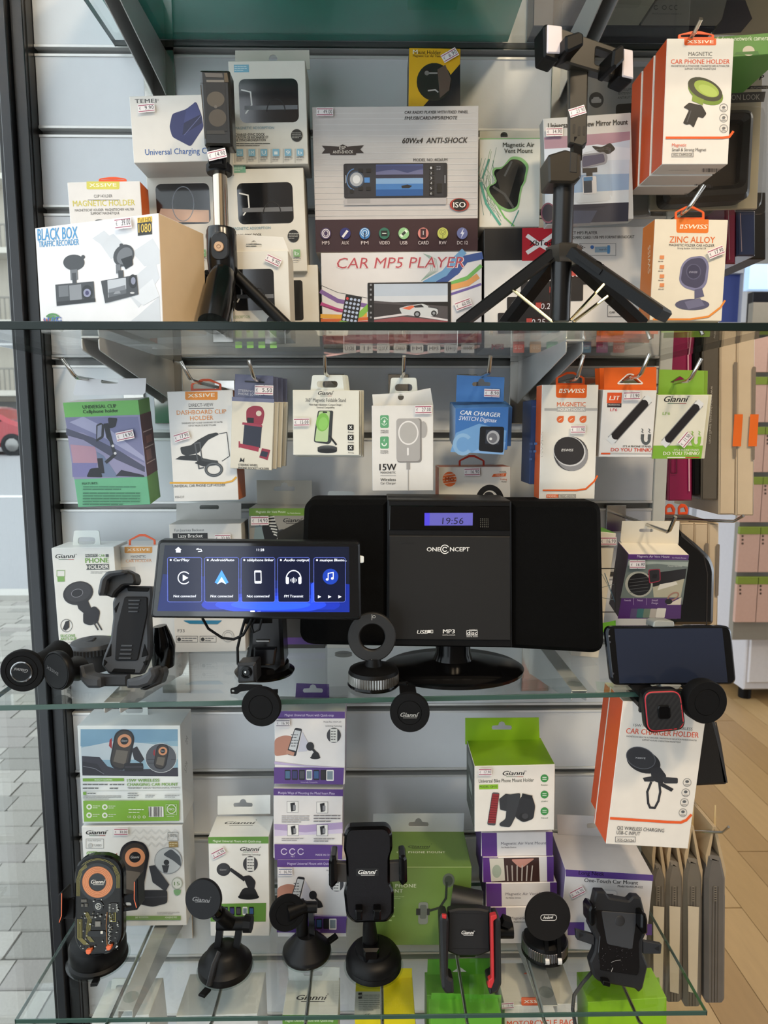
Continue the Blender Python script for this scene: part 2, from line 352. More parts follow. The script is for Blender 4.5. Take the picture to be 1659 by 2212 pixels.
# black window post and pane on the street side
g = G(); ins = M('0b0c0e', .45, n=.2)
post = bpy.data.objects.new('trim_1', None); COL.objects.link(post); post.location = (-.47, .99, 0); post['kind'] = 'structure'; post['label'] = 'black aluminium window post at the street side'
for x0, x1, y0, y1, c, nm in ((-.4600, -.4440, .955, 1.03, '141518', 'post_profile'), (-.4445, -.4428, .962, 1.02, '060607', 'rubber_gasket'), (-.4740, -.4610, .945, 1.03, '1d1f24', 'post_profile'), (-.4830, -.4750, .955, 1.03, '0b0c0f', 'rubber_gasket')):
    G().box((x0, y0, 0), (x1, y1, 2.7), M(c, .35, n=.15), .001).build(nm, post)
pane = glass('window_glass', (.94, .96, .955), 1.42, 0)
o = struct(G().box((-.491, -.35, .06), (-.485, .975, 2.6), pane, .0005), 'window_1'); o['label'] = 'clear glass pane beside the street'
# shop floor: planks
fl = bpy.data.objects.new('floor', None); COL.objects.link(fl); fl['kind'] = 'structure'; fl['label'] = 'oak plank floor of the shop'
G().box((-.46, -.5, -.03), (6, 9, -.004), M('5d4832', .6)).build('subfloor', fl)
WOOD = [M(c, .45, n=.22, ns=9) for c in ('b5946a', 'a98860', 'be9e74', '9f7f58')]
def wood(h):
    m = M(h, .42, n=.12, ns=7); 
    if m.get('w'): return m
    nt = m.node_tree; nz = [x for x in nt.nodes if x.type == 'TEX_NOISE'][0]; mp = nt.nodes.new('ShaderNodeMapping'); tc = [x for x in nt.nodes if x.type == 'TEX_COORD'][0]
    mp.inputs['Scale'].default_value = (9, 1.2, 1); nt.links.new(tc.outputs['Object'], mp.inputs[0]); nt.links.new(mp.outputs[0], nz.inputs['Vector']); nz.inputs['Detail'].default_value = 6; m['w'] = 1; return m
W4 = [wood(h) for h in ('a88a5e', 'a08256', 'b09367', '987a50')]
pm = None
for i in range(18):
    y = .55-(i*.47 % 1.2)
    x = .35+i*.125
    while y < 5.5:
        g = G().box((-.0615, 0, -.004), (.0615, 1.196, 0), W4[(i*7+int(y*3)) % 4], .0008); 
        key = (i*7+int(y*3)) % 4
        if pm is None: pm = {}
        if key not in pm: pm[key] = g.build('plank', fl); q = pm[key]
        else: q = pm[key].copy(); COL.objects.link(q); q.parent = fl
        q.location = (x, y, 0); y += 1.2
g = G().box((-.48, -1.2, 2.7), (6, 6, 2.75), M('d9d6d0', .7)); struct(g, 'ceiling', label='plain white shop ceiling')
g = G().box((-.42, -.95, 0), (6, -.85, 2.7), M('6e6a66', .7)); struct(g, 'wall_light_block', label='street front wall of the shop behind the viewer')  # unseen wall, added so less sky light comes from behind
g = G().box((-.0, 5.2, 0), (6, 5.3, 2.7), M('b8b4ae', .6)); struct(g, 'wall_far', label='far wall of the shop interior')
# ---------------------------------------------------------------- street outside
pv = bpy.data.objects.new('pavement', None); COL.objects.link(pv); pv['kind'] = 'structure'; pv['label'] = 'grey block paved sidewalk outside the pane'
G().box((-7, -.5, -.06), (-.5, 5.4, -.016), M('5a5852', .9)).build('paving_bed', pv)
PAV = [M(c, .85, n=.16, ns=140, bump=.5, bs=120) for c in ('9a978f', '8d8b84', 'a5a29a', '94908a')]
proto = {}; spots = []
for r in range(46):
    y = 1.0+r*.1; x = -.5-((r*.37) % 1)*.1
    for k in range(20): spots.append((x-.1-.2*k, y, -.012+random.uniform(-.002, .002)))
def seen(p):
    d = V(p)-EYE; w = d.dot(FWD); return -60 < CX+FPX*d.dot(RGT)/w < 240 and CY-FPX*d.dot(UPV)/w < 2300
near = sorted([p for p in spots if seen(p)], key=lambda p: p[1]-p[0]*.2)[:290]; ns = set(near); rest = G()
for p in spots:
    key = random.randrange(4)
    if p not in ns: rest.box((p[0]-.0975, p[1]-.0475, p[2]-.05), (p[0]+.0975, p[1]+.0475, p[2]), PAV[key], .005); continue
    if key not in proto: proto[key] = G().box((-.0975, -.0475, -.05), (.0975, .0475, 0), PAV[key], .005).build('paving_block', pv); q = proto[key]
    else: q = proto[key].copy(); COL.objects.link(q); q.parent = pv
    q.location = p
rest.build('further_paving', pv)['kind'] = 'stuff'
g = G().box((-14, 5.4, -.1), (-.5, 5.62, .03), M('b9b7b0', .8)); struct(g, 'kerb', label='pale stone kerb along the street')
g = G(); ro = [(-40, 5.62, -.02), (2, 5.62, -.02), (2, 60, 1.9), (-40, 60, 1.9)]; g.add(ro, [[0, 1, 2, 3]], M('9a9b9c', .9, n=.08, ns=40, bump=.3)); struct(g, 'road', label='grey asphalt street rising away')
g = G(); a = lambda y: -.02+(y-5.62)*1.92/54.38+.004
g.add([(-30, 11.5, a(11.5)), (-1, 11.5, a(11.5)), (-1, 11.75, a(11.75)), (-30, 11.75, a(11.75))], [[0, 1, 2, 3]], M('e2e2df', .8)); struct(g, 'road_marking', label='white painted line across the street')
# pale apartment block across the street
bl = thing('apartment_building', 'beige apartment block with balconies across the street', 'building', (-24, 30, .6))
WB = M('b9b2a4', .8, n=.06, ns=3); WB2 = M('8c887f', .8); GLW = M('5d6770', .15)
G().box((-36, 30, .6), (-9, 33, 26), WB).build('facade', bl)
for k in range(8):
    z = 2.6+k*2.8
    G().box((-36, 28.8, z), (-10, 30.02, z+.22), M('cdc8bb', .8)).build('balcony_slab', bl)
    r = G().box((-36, 28.8, z+1.05), (-10, 28.85, z+1.12), WB2)
    for j in range(110): r.box((-32+j*.2, 28.81, z+.2), (-31.96+j*.2, 28.85, z+1.06), WB2, .004)
    r.build('balcony_railing', bl)
    for j in range(6):
        x = -27.0+j*3.0
        w = G().box((x, 29.94, z+.3), (x+1.9, 30.01, z+2.3), M('e4e2dc', .5)).build('window_frame', bl)
        G().box((x+.1, 29.92, z+.4), (x+.9, 29.94, z+2.2), GLW).build('pane', w); G().box((x+1.0, 29.92, z+.4), (x+1.8, 29.94, z+2.2), GLW).build('pane', w)
G().box((-36, 29.9, .7), (-10, 30.02, 2.4), M('6c6a66', .6)).build('shop_front', bl)
# red car in the street
def car():
    O = V((-10.95, 20.6, .50)); t = thing('parked_car', 'red hatchback car parked in the street', 'car', O)
    R = M('a01722', .18, coat=.8, n=.03); pl = Plane(O, V((1, 0, 0)), V((0, 0, -1)))
    prof = [(-4.2, -.25), (-4.2, -.75), (-3.9, -.98), (-3.2, -1.08), (-2.5, -1.46), (-1.2, -1.52), (-.45, -1.45), (.35, -1.02), (1.0, -.86), (1.22, -.6), (1.22, -.25)]
    G().prism(pl.off(.0), rnd(prof, .18), 1.75, R, bev=.12, px=False).build('car_body', t)
    gl = rnd([(-3.0, -1.06), (-2.42, -1.4), (-1.2, -1.45), (-.5, -1.38), (.12, -1.0)], .08); w = G().prism(pl.off(.012), gl, .03, BLKG, px=False).build('side_window', t)
    G().prism(pl.off(.016), [(-1.3, -1.46), (-1.22, -1.46), (-1.22, -1.0), (-1.3, -1.0)], .02, R, px=False).build('door_pillar', t)
    for x in (-3.1, .35):
        w = G().lathe(O+V((x, -.03, .32)), V((0, -1, 0)), [(.33, -.2), (.33, 0), (.22, .02), (.2, -.02), (0, -.02)], M('17171a', .7)).build('wheel', t)
        G().lathe(O+V((x, -.03, .32)), V((0, -1, 0)), [(.2, -.03), (.2, .0), (.05, .03), (0, .03)], STEEL, seg=10).build('hub_cap', w)
    G().prism(pl.off(.02), [(.95, -.74), (1.2, -.66), (1.2, -.56), (.95, -.6)], .1, M('e8e2d8', .1), px=False).build('headlight', t)
car()
# ---------------------------------------------------------------- glass shelves and brackets
GLS = glass('shelf_glass', (.955, .975, .965), 1.46, 0); EDG = M('16211f', .2, sp=.3, n=.1, ns=20); EDL = M('3a544d', .15, sp=.4, n=.1, ns=20)
def shelf(label, z1, t, fl, fr, yb, e=EDG):
    "glass plate: top z, thickness, front-left and front-right (X,Y), back Y; polished edges are parts"
    z0 = z1-t; q = [V((fl[0], fl[1], 0)), V((fr[0], fr[1], 0)), V((fr[0], yb, 0)), V((fl[0], yb, 0))]
    r = thing('glass_shelf', label, 'shelf', (0, yb, z0), 'glass display shelves'); g = G(); vs = [V((a.x, a.y, z)) for z in (z1, z0) for a in q]
    g.add(vs, [[0, 1, 2, 3], [7, 6, 5, 4]], GLS); g.build('glass_plate', r)
    for a, b, nm in ((0, 1, 'front_edge'), (1, 2, 'side_edge'), (3, 0, 'side_edge'), (2, 3, 'back_edge')):
        g = G(); A, B = q[a], q[b]; pl = Plane(V((A.x, A.y, z1-.0002)), B-A, V((0, 0, -1))); L = (B-A).length
        g.prism(pl, [(0, 0), (L, 0), (L, t-.0004), (0, t-.0004)], .0012, e, bev=.0005, px=False); g.build(nm, r)
    return r
ZT = ZC+.0973; ZM = ZC-.294; ZB = ZC-.6836; ZU = ZC+.497
shelf('upper clear glass shelf under the tripods and boxes', ZT, .008, (-.419, .665), (.393, .665), .972)
shelf('middle glass shelf carrying the black stereo', ZM, .006, (-.419, .712), (.393, .745), .972, EDL)
shelf('lowest glass shelf with seven phone mounts standing on it', ZB, .006, (-.419, .735), (.392, .735), .972, EDL)
shelf('topmost glass shelf holding the teal wrapped pack', ZU, .008, (-.335, .64), (.55, .64), .972)
PADG = glass('clear_pad', (.86, .89, .88), 1.5, .12)
def bracket(X, z, yf, label, pads=()):
    r = thing('shelf_bracket', label, 'bracket', (X, DW, z), 'chromed shelf brackets'); m = M('c2c2c0', .36, .4, n=.05)
    g = G()
    for s in (-1, 1):
        pl = Plane(V((X+s*.0085+.0006, 0, z)), V((0, 1, 0)), V((0, 0, -1)))
        g.prism(pl, rnd([(yf, .001), (DW-.004, .001), (DW-.004, .058), (DW-.02, .054), (yf, .013)], .004), .0012, m, bev=.0003, px=False)
    g.box((X-.009, yf, z-.0012), (X+.009, DW-.004, z), m, .0004); g.build('arm', r)
    G().box((X-.02, DW-.0045, z-.085), (X+.02, DW-.002, z+.004), CHROME, .0006).build('wall_plate', r)
    for y in (yf+.02, DW-.07):
        G().lathe(V((X, y, z)), V((0, 0, 1)), [(.007, -.002), (.009, .0002), (.003, .0005), (0, .0005)], PADG).build('suction_pad', r)
    return r
def bx(x, y, z): return PZ(x, y, z).x
bracket(bx(240, 742, ZT-.008), ZT-.008, .715, 'chrome bracket under the street end of the tripod shelf'); bracket(bx(1190, 757, ZT-.008), ZT-.008, .735, 'chrome bracket under the shop end of the tripod shelf')
bracket(bx(248, 1510, ZM-.006), ZM-.006, .735, 'chrome bracket under the glass below the motorcycle phone holder'); bracket(bx(1268, 1512, ZM-.006), ZM-.006, .762, 'chrome bracket under the middle glass beside the orange-sided charger box')
bracket(bx(278, 2165, ZB-.006), ZB-.006, .752, 'chrome bracket under the lowest glass beside the transparent charger'); bracket(bx(1188, 2170, ZB-.006), ZB-.006, .752, 'chrome bracket under the lowest glass below the round magnet mount')
bracket(P(345, 150, DW).x, ZU-.008, .66, 'chrome bracket under the topmost glass at the street end'); bracket(P(1222, 180, DW).x, ZU-.008, .66, 'chrome bracket under the topmost glass behind the lighted tripod clamp')
def hook(x, y, Yf, label, up=.02, tipx=0, r=.0022, plate=True):
    "chrome slatwall hook: bend at pixel x y at depth Yf, rod straight back to the wall"
    b = P(x, y, Yf); t = thing('display_hook', label, 'hook', (b.x, DW, b.z), 'chrome display hooks'); ey = DW+.004
    G().tube([V((b.x+tipx, b.y-.010, b.z+up)), V((b.x+tipx*.15, b.y-.002, b.z+.003)), V((b.x, b.y+.004, b.z)), V((b.x, ey, b.z))], r, CHROME, 10).build('rod', t)
    if plate: G().box((b.x-.014, DW-.004, b.z-.026), (b.x+.014, DW-.0015, b.z+.012), CHROME, .0006).build('wall_clip', t)
    return b
# ---------------------------------------------------------------- boxes on the upper glass shelf
O1, O2, GRN, PUR, K, GY = 'e0591c', 'e8892e', '6fa644', '5b3d86', '1b1b1d', '8a8a8c'
def dash(f, x, y, k, c='2b2b2d'):
    pass
# dash camera box
c = Carton('dash_camera_box', 'white traffic recorder box with dash cameras and tan side', (75, 493), (342, 460), (88, 712), .752, .076, 'e3e2e3', {'R': 'd6bd9a', 'L': 'e0dccf', 'T': 'ddd8cc'}, tr=.700, bl=.752, on=ZT)
f = c.print(); G1, G2 = 'c9ccd0', 'd6d8db'
for q in ([(212, 520), (245, 505), (275, 535), (240, 560)], [(285, 545), (330, 515), (345, 540), (345, 570), (312, 575)], [(265, 620), (335, 560), (345, 600), (300, 665)], [(200, 515), (225, 498), (240, 512), (222, 530)], [(300, 680), (345, 640), (347, 700), (275, 700)]): f.p(q, G1)
f.p([(330, 602), (345, 640), (310, 660), (285, 640)], G2)
f.t('BLACK BOX', 82, 520, 86, 19, '3f8fc4', b=.03, rot=-3.5); f.t('TRAFFIC RECORDER', 84, 534, 87, 9.5, '3f8fc4', b=.025, rot=-3.5)
f.r(297, 471, 329, 482, 'dcb63a').r(297, 482, 329, 506, '26241f'); f.t('Full HD', 299, 480, 28, 7, '3a3010', rot=-4); f.t('1080', 300, 503, 27, 15, 'd8b64a', b=.01, rot=-4)
D1, D2, D3 = '3e4044', '6a6d72', '202124'
f.e(160, 567, 23, 17, D1).e(180, 555, 4, 4, D1).r(152, 583, 169, 604, D2).r(156, 590, 166, 612, D1)
f.p([(120, 615), (203, 608), (206, 652), (123, 661)], D1).p([(127, 618), (148, 616), (149, 640), (128, 642)], D2).p([(150, 617), (176, 614), (178, 650), (152, 652)], '85888d').p([(123, 652), (206, 644), (207, 652), (124, 660)], D3)
f.e(189, 632, 12, 16, D3).e(189, 633, 8, 9, '8d8fa8').e(189, 633, 4, 5, '3a3560')
f.e(268, 552, 21, 25, D1, 35).e(270, 553, 15, 20, D2, 35).e(263, 530, 4, 4, D1).p([(262, 560), (286, 552), (288, 572), (272, 582)], D3).r(251, 572, 262, 590, D2).r(256, 585, 268, 602, D1)
f.p([(219, 607), (296, 594), (300, 636), (228, 655)], D1).p([(233, 606), (273, 600), (274, 634), (235, 643)], 'b9bdc3').p([(235, 632), (274, 624), (274, 634), (236, 643)], '5a5d62').p([(246, 636), (256, 622), (262, 634)], '8a8d92').p([(236, 625), (250, 622), (272, 616), (273, 626), (236, 633)], '777a80')
f.e(288, 608, 9, 15, D3).e(289, 607, 5, 8, '85889a').e(287, 633, 5, 2, 'cccccc')
for r_ in (6, 12, 18): f.o(115, 693, r_, r_*.9, 4, '4f8a4e', 215, 325, n=12)
f.t('WiFi', 97, 706, 38, 15, '3f62a8', b=.02); f.t('W', 96, 706, 15, 13, 'a0453c', b=.02)
c.done(f); c.price('39.00', 270, 484, 36, -7, h=24)
# cup holder magnet box behind it
c = Carton('magnetic_holder_box', 'white magnetic cup holder box with yellow brand tag', (145, 394), (302, 391), (152, 560), .835, .03, 'dcdad9', {'R': 'd9651f', 'L': 'd9651f'}, on=ZT)
f = c.print(); f.xs(187, 392, 258, 409, 'cfc95c'); f.t('CUP HOLDER', 203, 427, 40, 6, '333333'); f.l([(190, 432), (258, 432)], 1, '333333'); f.t('MAGNETIC HOLDER', 158, 446, 134, 12, 'c9bf4c', b=.01); f.t('MAGNETISCHE HOUDER  MAGNETISCHER HALTER', 162, 457, 128, 5, '3a3a3a'); f.t('SUPPORT MAGN\u00c9TIQUE', 196, 464, 62, 5, '3a3a3a'); f.e(215, 478, 10, 4, '55585c'); c.done(f); c.hanger(243, 391, 60, 9, d=.01)
# charging cradle box
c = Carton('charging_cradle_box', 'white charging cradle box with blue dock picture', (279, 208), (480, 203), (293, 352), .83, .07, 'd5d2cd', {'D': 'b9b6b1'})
f = c.print(); f.t('TEMEI', 292, 223, 46, 8, '4a4a4c', b=.03, sp=1.1); f.o(341, 216, 2, 2, .6, '555555', n=10)
f.p(rnd([(366, 274), (372, 246), (402, 236), (424, 219), (436, 250), (440, 275), (412, 317), (372, 296)], 6), '2c3260').p([(394, 292), (398, 262), (434, 244), (436, 266)], '1e2344').l([(398, 292), (434, 250)], 1.4, '5a5f8a').p([(402, 238), (422, 220), (434, 247), (397, 266)], '373e70'); f.t('Universal Charging Cradle', 314, 335, 164, 12, '3a5f9c', b=.012); c.done(f); c.price('9.90', 318, 236, 36, -6)
# charge and sync dock boxes
def dock(label, TL, TR, BL, Y, T, win, tagc='7fb3c8', ic='7fb5d0', tx=None, flap=None, cable='d8d8d6', **k):
    c = Carton('charging_dock_box', label, TL, TR, BL, Y, T, 'dcd9d0', {'R': 'c9c3b4'}, group='charge and sync dock boxes', **k); f = c.print(); x0, y0, x1, y1 = win
    f.rr(x0, y0, x1, y1, (x1-x0)*.1, M('1c1d20', .12, coat=.8, n=.3, ns=30)); w = x1-x0; h = y1-y0
    if cable == 'p': f.p([(x0+4, y1-3), (x0+w*.1, y0+h*.62), (x1-w*.04, y0+h*.66), (x1-4, y1-3)], 'd8b8a4').o(x0+w*.5, y0+h*.5, w*.2, h*.45, 2, '8c949e')
    elif cable:
        f.l([(x0+w*.05, y0+h*.25), (x0+w*.2, y0+h*.3), (x0+w*.22, y0+h*.6), (x0+w*.12, y0+h*.8)], 3, cable); f.r(x0+w*.1, y0+h*.62, x1-3, y0+h*.7, '6a6c70'); f.o(x0+w*.62, y0+h*.75, w*.16, h*.3, 2.5, '0a0a0b', 180, 360)
    if tx:
        X, Yb, s = tx
        f.r(X, Yb-147*s, X+33*s, Yb-131*s, tagc).tl(X+2, Yb-145*s, X+28*s, Yb-133*s, 3, 'e8f0f0')
        f.t('MAGNETIC ADSORPTION', X+3*s, Yb-7*s, 84*s, 5.5*s, '6d98ac'); f.t('CHARGE+SYNC DOCK', X+3*s, Yb+7*s, 64*s, 5*s, K, b=.02); f.t('STATION DE RECHARGE ET', X+3*s, Yb+13*s, 72*s, 5*s, K, b=.02); f.t('DE SYNCHRONISATION', X+3*s, Yb+19*s, 66*s, 5*s, K, b=.02); f.tl(X+3*s, Yb+21*s, X+78*s, Yb+30*s, 2, '44443f')
        f.e(X+136*s, Yb+6*s, 12.5*s, 13.5*s, '161617').tl(X+126*s, Yb-1, X+147*s, Yb+13*s, 4, 'b8b8b4')
        for i in range(6):
            a = X+(6+26*i)*s; f.r(a, Yb+36*s, a+15*s, Yb+51*s, ic).tl(a, Yb+53*s, a+17*s, Yb+62*s, 2, '77777a'); f.l([(a-3*s, Yb+36*s), (a-3*s, Yb+66*s)], .7, '55585a')
            g_ = ('2.1A', '1M', 'U', 'i', '9', 'b')[i]; f.t(g_, a+3*s, Yb+48*s, 9*s, 8*s, 'e4eef0')
    c.done(f)
    if flap: c.header(*flap)
    return c
dock('tall white dock box with wide dark window, top of its stack', (493, 132), (659, 130), (501, 356), .875, .05, (515, 171, 646, 264), tx=(505, 287, 1.0), flap=([(508, 109), (668, 108), (670, 150), (508, 150)], 'd2cec2', (590, 127, 18), .03, 'round'))
dock('white dock box showing black cables, under the tall one', (487, 366), (655, 362), (492, 590), .878, .045, (511, 396, 635, 482), '78b39c', '7fae7a', (498, 504, 1.0))
dock('white dock box with a pinkish charger in its window', (315, 366), (485, 362), (322, 590), .878, .045, (335, 398, 456, 483), '78b39c', '7fae7a', (321, 504, 1.0), cable='p')
c = dock('small white dock box with card flap behind the slim tripod', (500, 543), (622, 541), (506, 740), .80, .05, (502, 582, 594, 670), '78b39c', '8ac06c', None, ([(511, 506), (612, 512), (625, 545), (511, 545)], 'ddd9d0', (548, 530, 36), .004, 'euro'), on=ZT); c.price('9.90', 591, 564, 34, 25)
f = c.print(); f.t('ADSORPTION', 504, 688, 36, 6, '7a9a70'); f.t('DOCK', 504, 699, 20, 5, K, b=.02); f.e(588, 694, 12, 12, '161617'); 
for i in range(4): f.r(508+25*i, 738, 523+25*i, 752, '8ac06c')
c.done(f)
dock('white dock box half hidden at the edge of the stack', (560, 574), (686, 572), (566, 772), .885, .05, (600, 606, 656, 692), '78b39c', '8ac06c', None, cable=None, on=ZT)
# car radio box
c = Carton('car_radio_box', 'silver car radio player box with dark maroon icon strip', (674, 231), (1034, 228), (680, 545), .885, .07, 'c6c0bd', {'L': '5c4c4c', 'T': 'b8b2ae'}, bl=.89)
f = c.print(); f.fr(.0, .772, 1., 1., '32161f')
for k in range(19): f.l([(680, 245+k*12.3), (1030, 243+k*12.3)], 1, 'd9d5d3')
f.t('CAR RADIO PLAYER WITH FIXED PANEL', 874, 246, 137, 5.5, '2a2628', b=.02, i=.2); f.t('FM/USB/CARD/MP5/REMOTE', 874, 259, 114, 6.5, '2a2628', b=.02, i=.2); f.t('60Wx4  ANTI-SHOCK', 869, 310, 141, 11, '1c1819', b=.025, i=.25)
f.p([(695, 315), (730, 317), (730, 331), (695, 332), (702, 323)], '241a1a').p([(752, 317), (786, 314), (778, 323), (786, 331), (752, 331)], '241a1a').p(rnd([(713, 318), (730, 318), (740, 312), (752, 318), (769, 318), (769, 335), (713, 335)], 2), '2c2020'); f.t('ESP', 733, 323, 14, 6, 'e8e2da'); f.t('ANTI-SHOCK', 719, 332, 44, 6, 'e8e2da'); f.t('MODEL NO.:4026UM', 893, 349, 73, 6, '2a2628', b=.01)
f.rr(742, 354, 966, 427, 4, '1b1c24'); f.r(750, 357, 958, 424, '26272f')
for a, b_, cc in ((356, 368, '4a5a90'), (368, 378, '6a6c92'), (378, 386, '25263f'), (386, 398, '7fa4cc'), (398, 410, '3f78b8'), (410, 423, '1c5596')): f.r(812, a, 914, b_, cc)
f.p([(812, 372), (850, 366), (880, 374), (914, 364), (914, 358), (812, 358)], '3c4470').p([(867, 402), (880, 399), (890, 402), (884, 407), (868, 407)], '10141c')
f.e(770, 388, 17, 18, '3a4a60').e(770, 388, 14, 15, 'a9abb0').e(770, 388, 8, 9, 'd9dadc').o(768, 388, 20, 24, 2, '5a82b4', 100, 260).r(787, 384, 799, 395, '4a86c8').e(760, 414, 5, 5, '0e0e10')
for i in range(6): f.r(927, 359+i*11, 938, 367+i*11, '0e0e12'); f.t(str(i+1), 929, 366+i*11, 4, 5, 'c8c8cc')
for x in (778, 795): f.r(x-4, 365, x+6, 373, '101014'); f.r(x-4, 404, x+6, 412, '101014')
f.r(944, 397, 954, 417, '0b0b0d').tl(943, 359, 954, 369, 3, '9a9aa4').l([(747, 380), (747, 396)], 2, '9a9ca4').l([(961, 380), (961, 396)], 2, '9a9ca4')
f.r(744, 430, 964, 442, 'b3aeae').r(750, 430, 800, 440, 'a39f9f'); f.e(992, 443, 21, 14, 'a8392f').e(992, 443, 16, 13, '171214'); f.t('ISO', 979, 449, 26, 11, 'ece8e4', b=.02)
for i, (t_, cc, c2) in enumerate((('MP3', '3d2a52', 'd8d0d8'), ('AUX', '25276a', 'e0dcdc'), ('FM', '3a7ab8', 'cfe0ec'), ('VIDEO', '2c6a58', '14181a'), ('USB', '8fc088', 'dfe8d8'), ('CARD', 'd08078', '3a1c26'), ('RW', 'c8c860', 'e8e8c0'), ('DC 12', '6a70a0', 'e0e0ea'))):
    x = 704+i*42; f.e(x, 505, 11.5, 12.5, cc)
    if i == 0: f.o(x, 505, 9, 10, 2, c2).o(x, 505, 5.5, 6.5, 1.5, c2)
    elif i == 1: f.l([(x-5, 512), (x+4, 500)], 5, c2)
    elif i == 2: f.o(x, 503, 9, 9, 1.4, c2).o(x, 503, 5, 5, 1.4, c2).l([(x, 503), (x, 516)], 2.5, '1c2a40')
    elif i == 3: f.r(x-7, 499, x+7, 511, c2).l([(x-4, 505), (x+4, 505)], 1.5, 'd0d8d0')
    elif i == 4: f.l([(x-5, 510), (x+5, 500)], 7, c2).l([(x-2, 507), (x+2, 503)], 6, '2c3a2c')
    elif i == 5: f.r(x-6, 495, x+6, 514, c2).l([(x, 500), (x, 508)], 1.5, 'd8d0d0')
    elif i == 6: f.o(x, 502, 7, 7, 1, '70703a').o(x, 502, 4, 4, 1, '70703a').l([(x, 509), (x, 516)], 1.2, '70703a').l([(x-5, 516), (x+5, 516)], 1.2, '70703a')
    else: f.p([(x+3, 494), (x-4, 506), (x, 506), (x-3, 516), (x+5, 503), (x+1, 503)], c2)
    f.t(t_, x-(11 if len(t_) > 3 else 8), 529, 23 if len(t_) > 3 else 16, 7, 'd8cccc')
c.done(f); c.price('49.00', 702, 244, 36, 0)
# car MP5 player box
c = Carton('car_player_box', 'white car MP5 player box with colourful swooshes', (693, 546), (1041, 543), (698, 775), .885, .075, 'd9d6d6', {'L': 'c8c4c0'}, bl=.885, on=ZT+.0025)
f = c.print()
for pts, w, cc in (([(694, 630), (730, 650), (790, 660)], 9, '7b5c98'), ([(695, 657), (730, 670), (780, 677)], 8, 'b0407a'), ([(695, 683), (735, 684), (790, 680)], 9, 'dba23a'), ([(695, 692), (740, 692), (800, 688)], 7, 'c8602c'), ([(695, 698), (740, 699), (800, 696)], 6, 'a83a30'), ([(735, 700), (780, 678), (810, 650)], 12, '7fb24a'), ([(693, 616), (730, 632), (800, 645)], 1, '555555'), ([(693, 660), (740, 674)], 1, '333333')): f.l(pts, w, cc)
for pts, w, cc in (([(1038, 553), (1005, 560), (985, 585), (950, 612)], 16, '35508c'), ([(1000, 545), (985, 560), (960, 590), (920, 612)], 14, '6d9cc4'), ([(1038, 575), (1010, 600), (975, 612)], 8, '6fae5c'), ([(1030, 598), (1010, 612), (970, 622)], 12, 'd99a5c'), ([(1038, 614), (1010, 624), (960, 640)], 5, '6a5a9c')): f.l(pts, w, cc)
for k in range(5): f.l([(915+k*3, 548+k), (930+k*3, 560), (930+k*4, 585), (910, 606)], .7, '8fae9c')
f.t('CAR MP5 PLAYER', 727, 581, 276, 23, 'e8d4d4', b=.035, i=.18); f.t('CAR MP5 PLAYER', 728, 580, 274, 22, 'b04a54', b=.0, i=.18)
f.p(rnd([(747, 636), (782, 642), (772, 699), (737, 692)], 2), '1b1c22')
for i in range(6):
    for j in range(4):
        f.e(750.5+j*8.3-i*1.55, 645+i*9+j*1.4, 3.1, 3.1, 'c23a3a' if i == 0 and j == 0 else 'aebcd6', n=10)
f.rr(794, 611, 974, 702, 2, '141418'); f.r(808, 614, 967, 640, 'b4bfce').r(808, 640, 967, 652, 'c9ced6').p([(808, 650), (967, 662), (967, 702), (808, 702)], '4c484c').p([(808, 655), (880, 660), (880, 676), (808, 690)], '322e32').p([(808, 692), (870, 684), (967, 694), (967, 702), (808, 702)], '8c4a50').p([(808, 686), (880, 676), (967, 690), (967, 694), (880, 681), (808, 690)], 'd0ccd0')
f.p(rnd([(862, 666), (880, 661), (895, 659), (912, 656), (932, 664), (945, 668), (946, 678), (935, 684), (895, 683), (868, 678)], 3), 'c4c8cc').p([(868, 666), (890, 660), (898, 662), (884, 670)], 'd86a4a').p([(893, 661), (910, 658), (916, 664), (896, 665)], '2c2e34').e(901, 679, 7, 7, '202226').e(901, 679, 4, 4, '8c9096').e(937, 677, 6, 6, '202226').e(937, 677, 3, 3, '8c9096').l([(925, 663), (946, 667)], 2, '3a3c40')
for y in (616, 626, 637, 648, 662, 676, 686): f.r(799, y-2, 803, y+2, '8a8c92')
f.fr(0, .885, 1, .985, '9a2430').p([(700, 768), (800, 752), (900, 762), (1036, 745), (1036, 752), (900, 767), (800, 757), (700, 772)], 'd8b0b0')
for i, t_ in enumerate(('USB', 'TF', 'CLOCK', 'CARD', 'FM', 'MP5', '(i+!)', 'WMA')): x = 741+i*36.4; f.rr(x, 746, x+28, 763, 2, 'cfcac8'); f.t(t_, x+4, 757, 20, 7, '3a3234', b=.01)
c.done(f); c.price('60.00', 1000, 658, 36, -20)
# yellow mount box
c = Carton('mount_holder_box', 'yellow and black mount holder box on the car radio box', (884, 103), (995, 105), (885, 231), .90, .05, 'd9a91e', {'L': '2a2418'})
f = c.print(); f.p([(994, 138), (994, 230), (886+28, 230)], '17161a').e(938, 177, 38, 41, M('2b2623', .12, coat=.7, n=.3, ns=40)).p([(945, 150), (962, 140), (974, 170), (970, 195), (950, 212)], '5a4a40')
f.l([(922, 158), (944, 158)], 3, '9a9692').l([(925, 196), (940, 194), (946, 199)], 3, 'a8a4a0').e(922, 158, 5, 5, '77726e'); f.t('Mount Holder', 892, 117, 60, 8, '3a2c10', b=.01); f.t('M', 892, 117, 10, 9, 'e8e2d0', b=.01); f.t('Magnetic Car Air Vent', 892, 123, 60, 5, '3a2c10'); c.done(f); c.price('6.90', 971, 122, 36, -30)
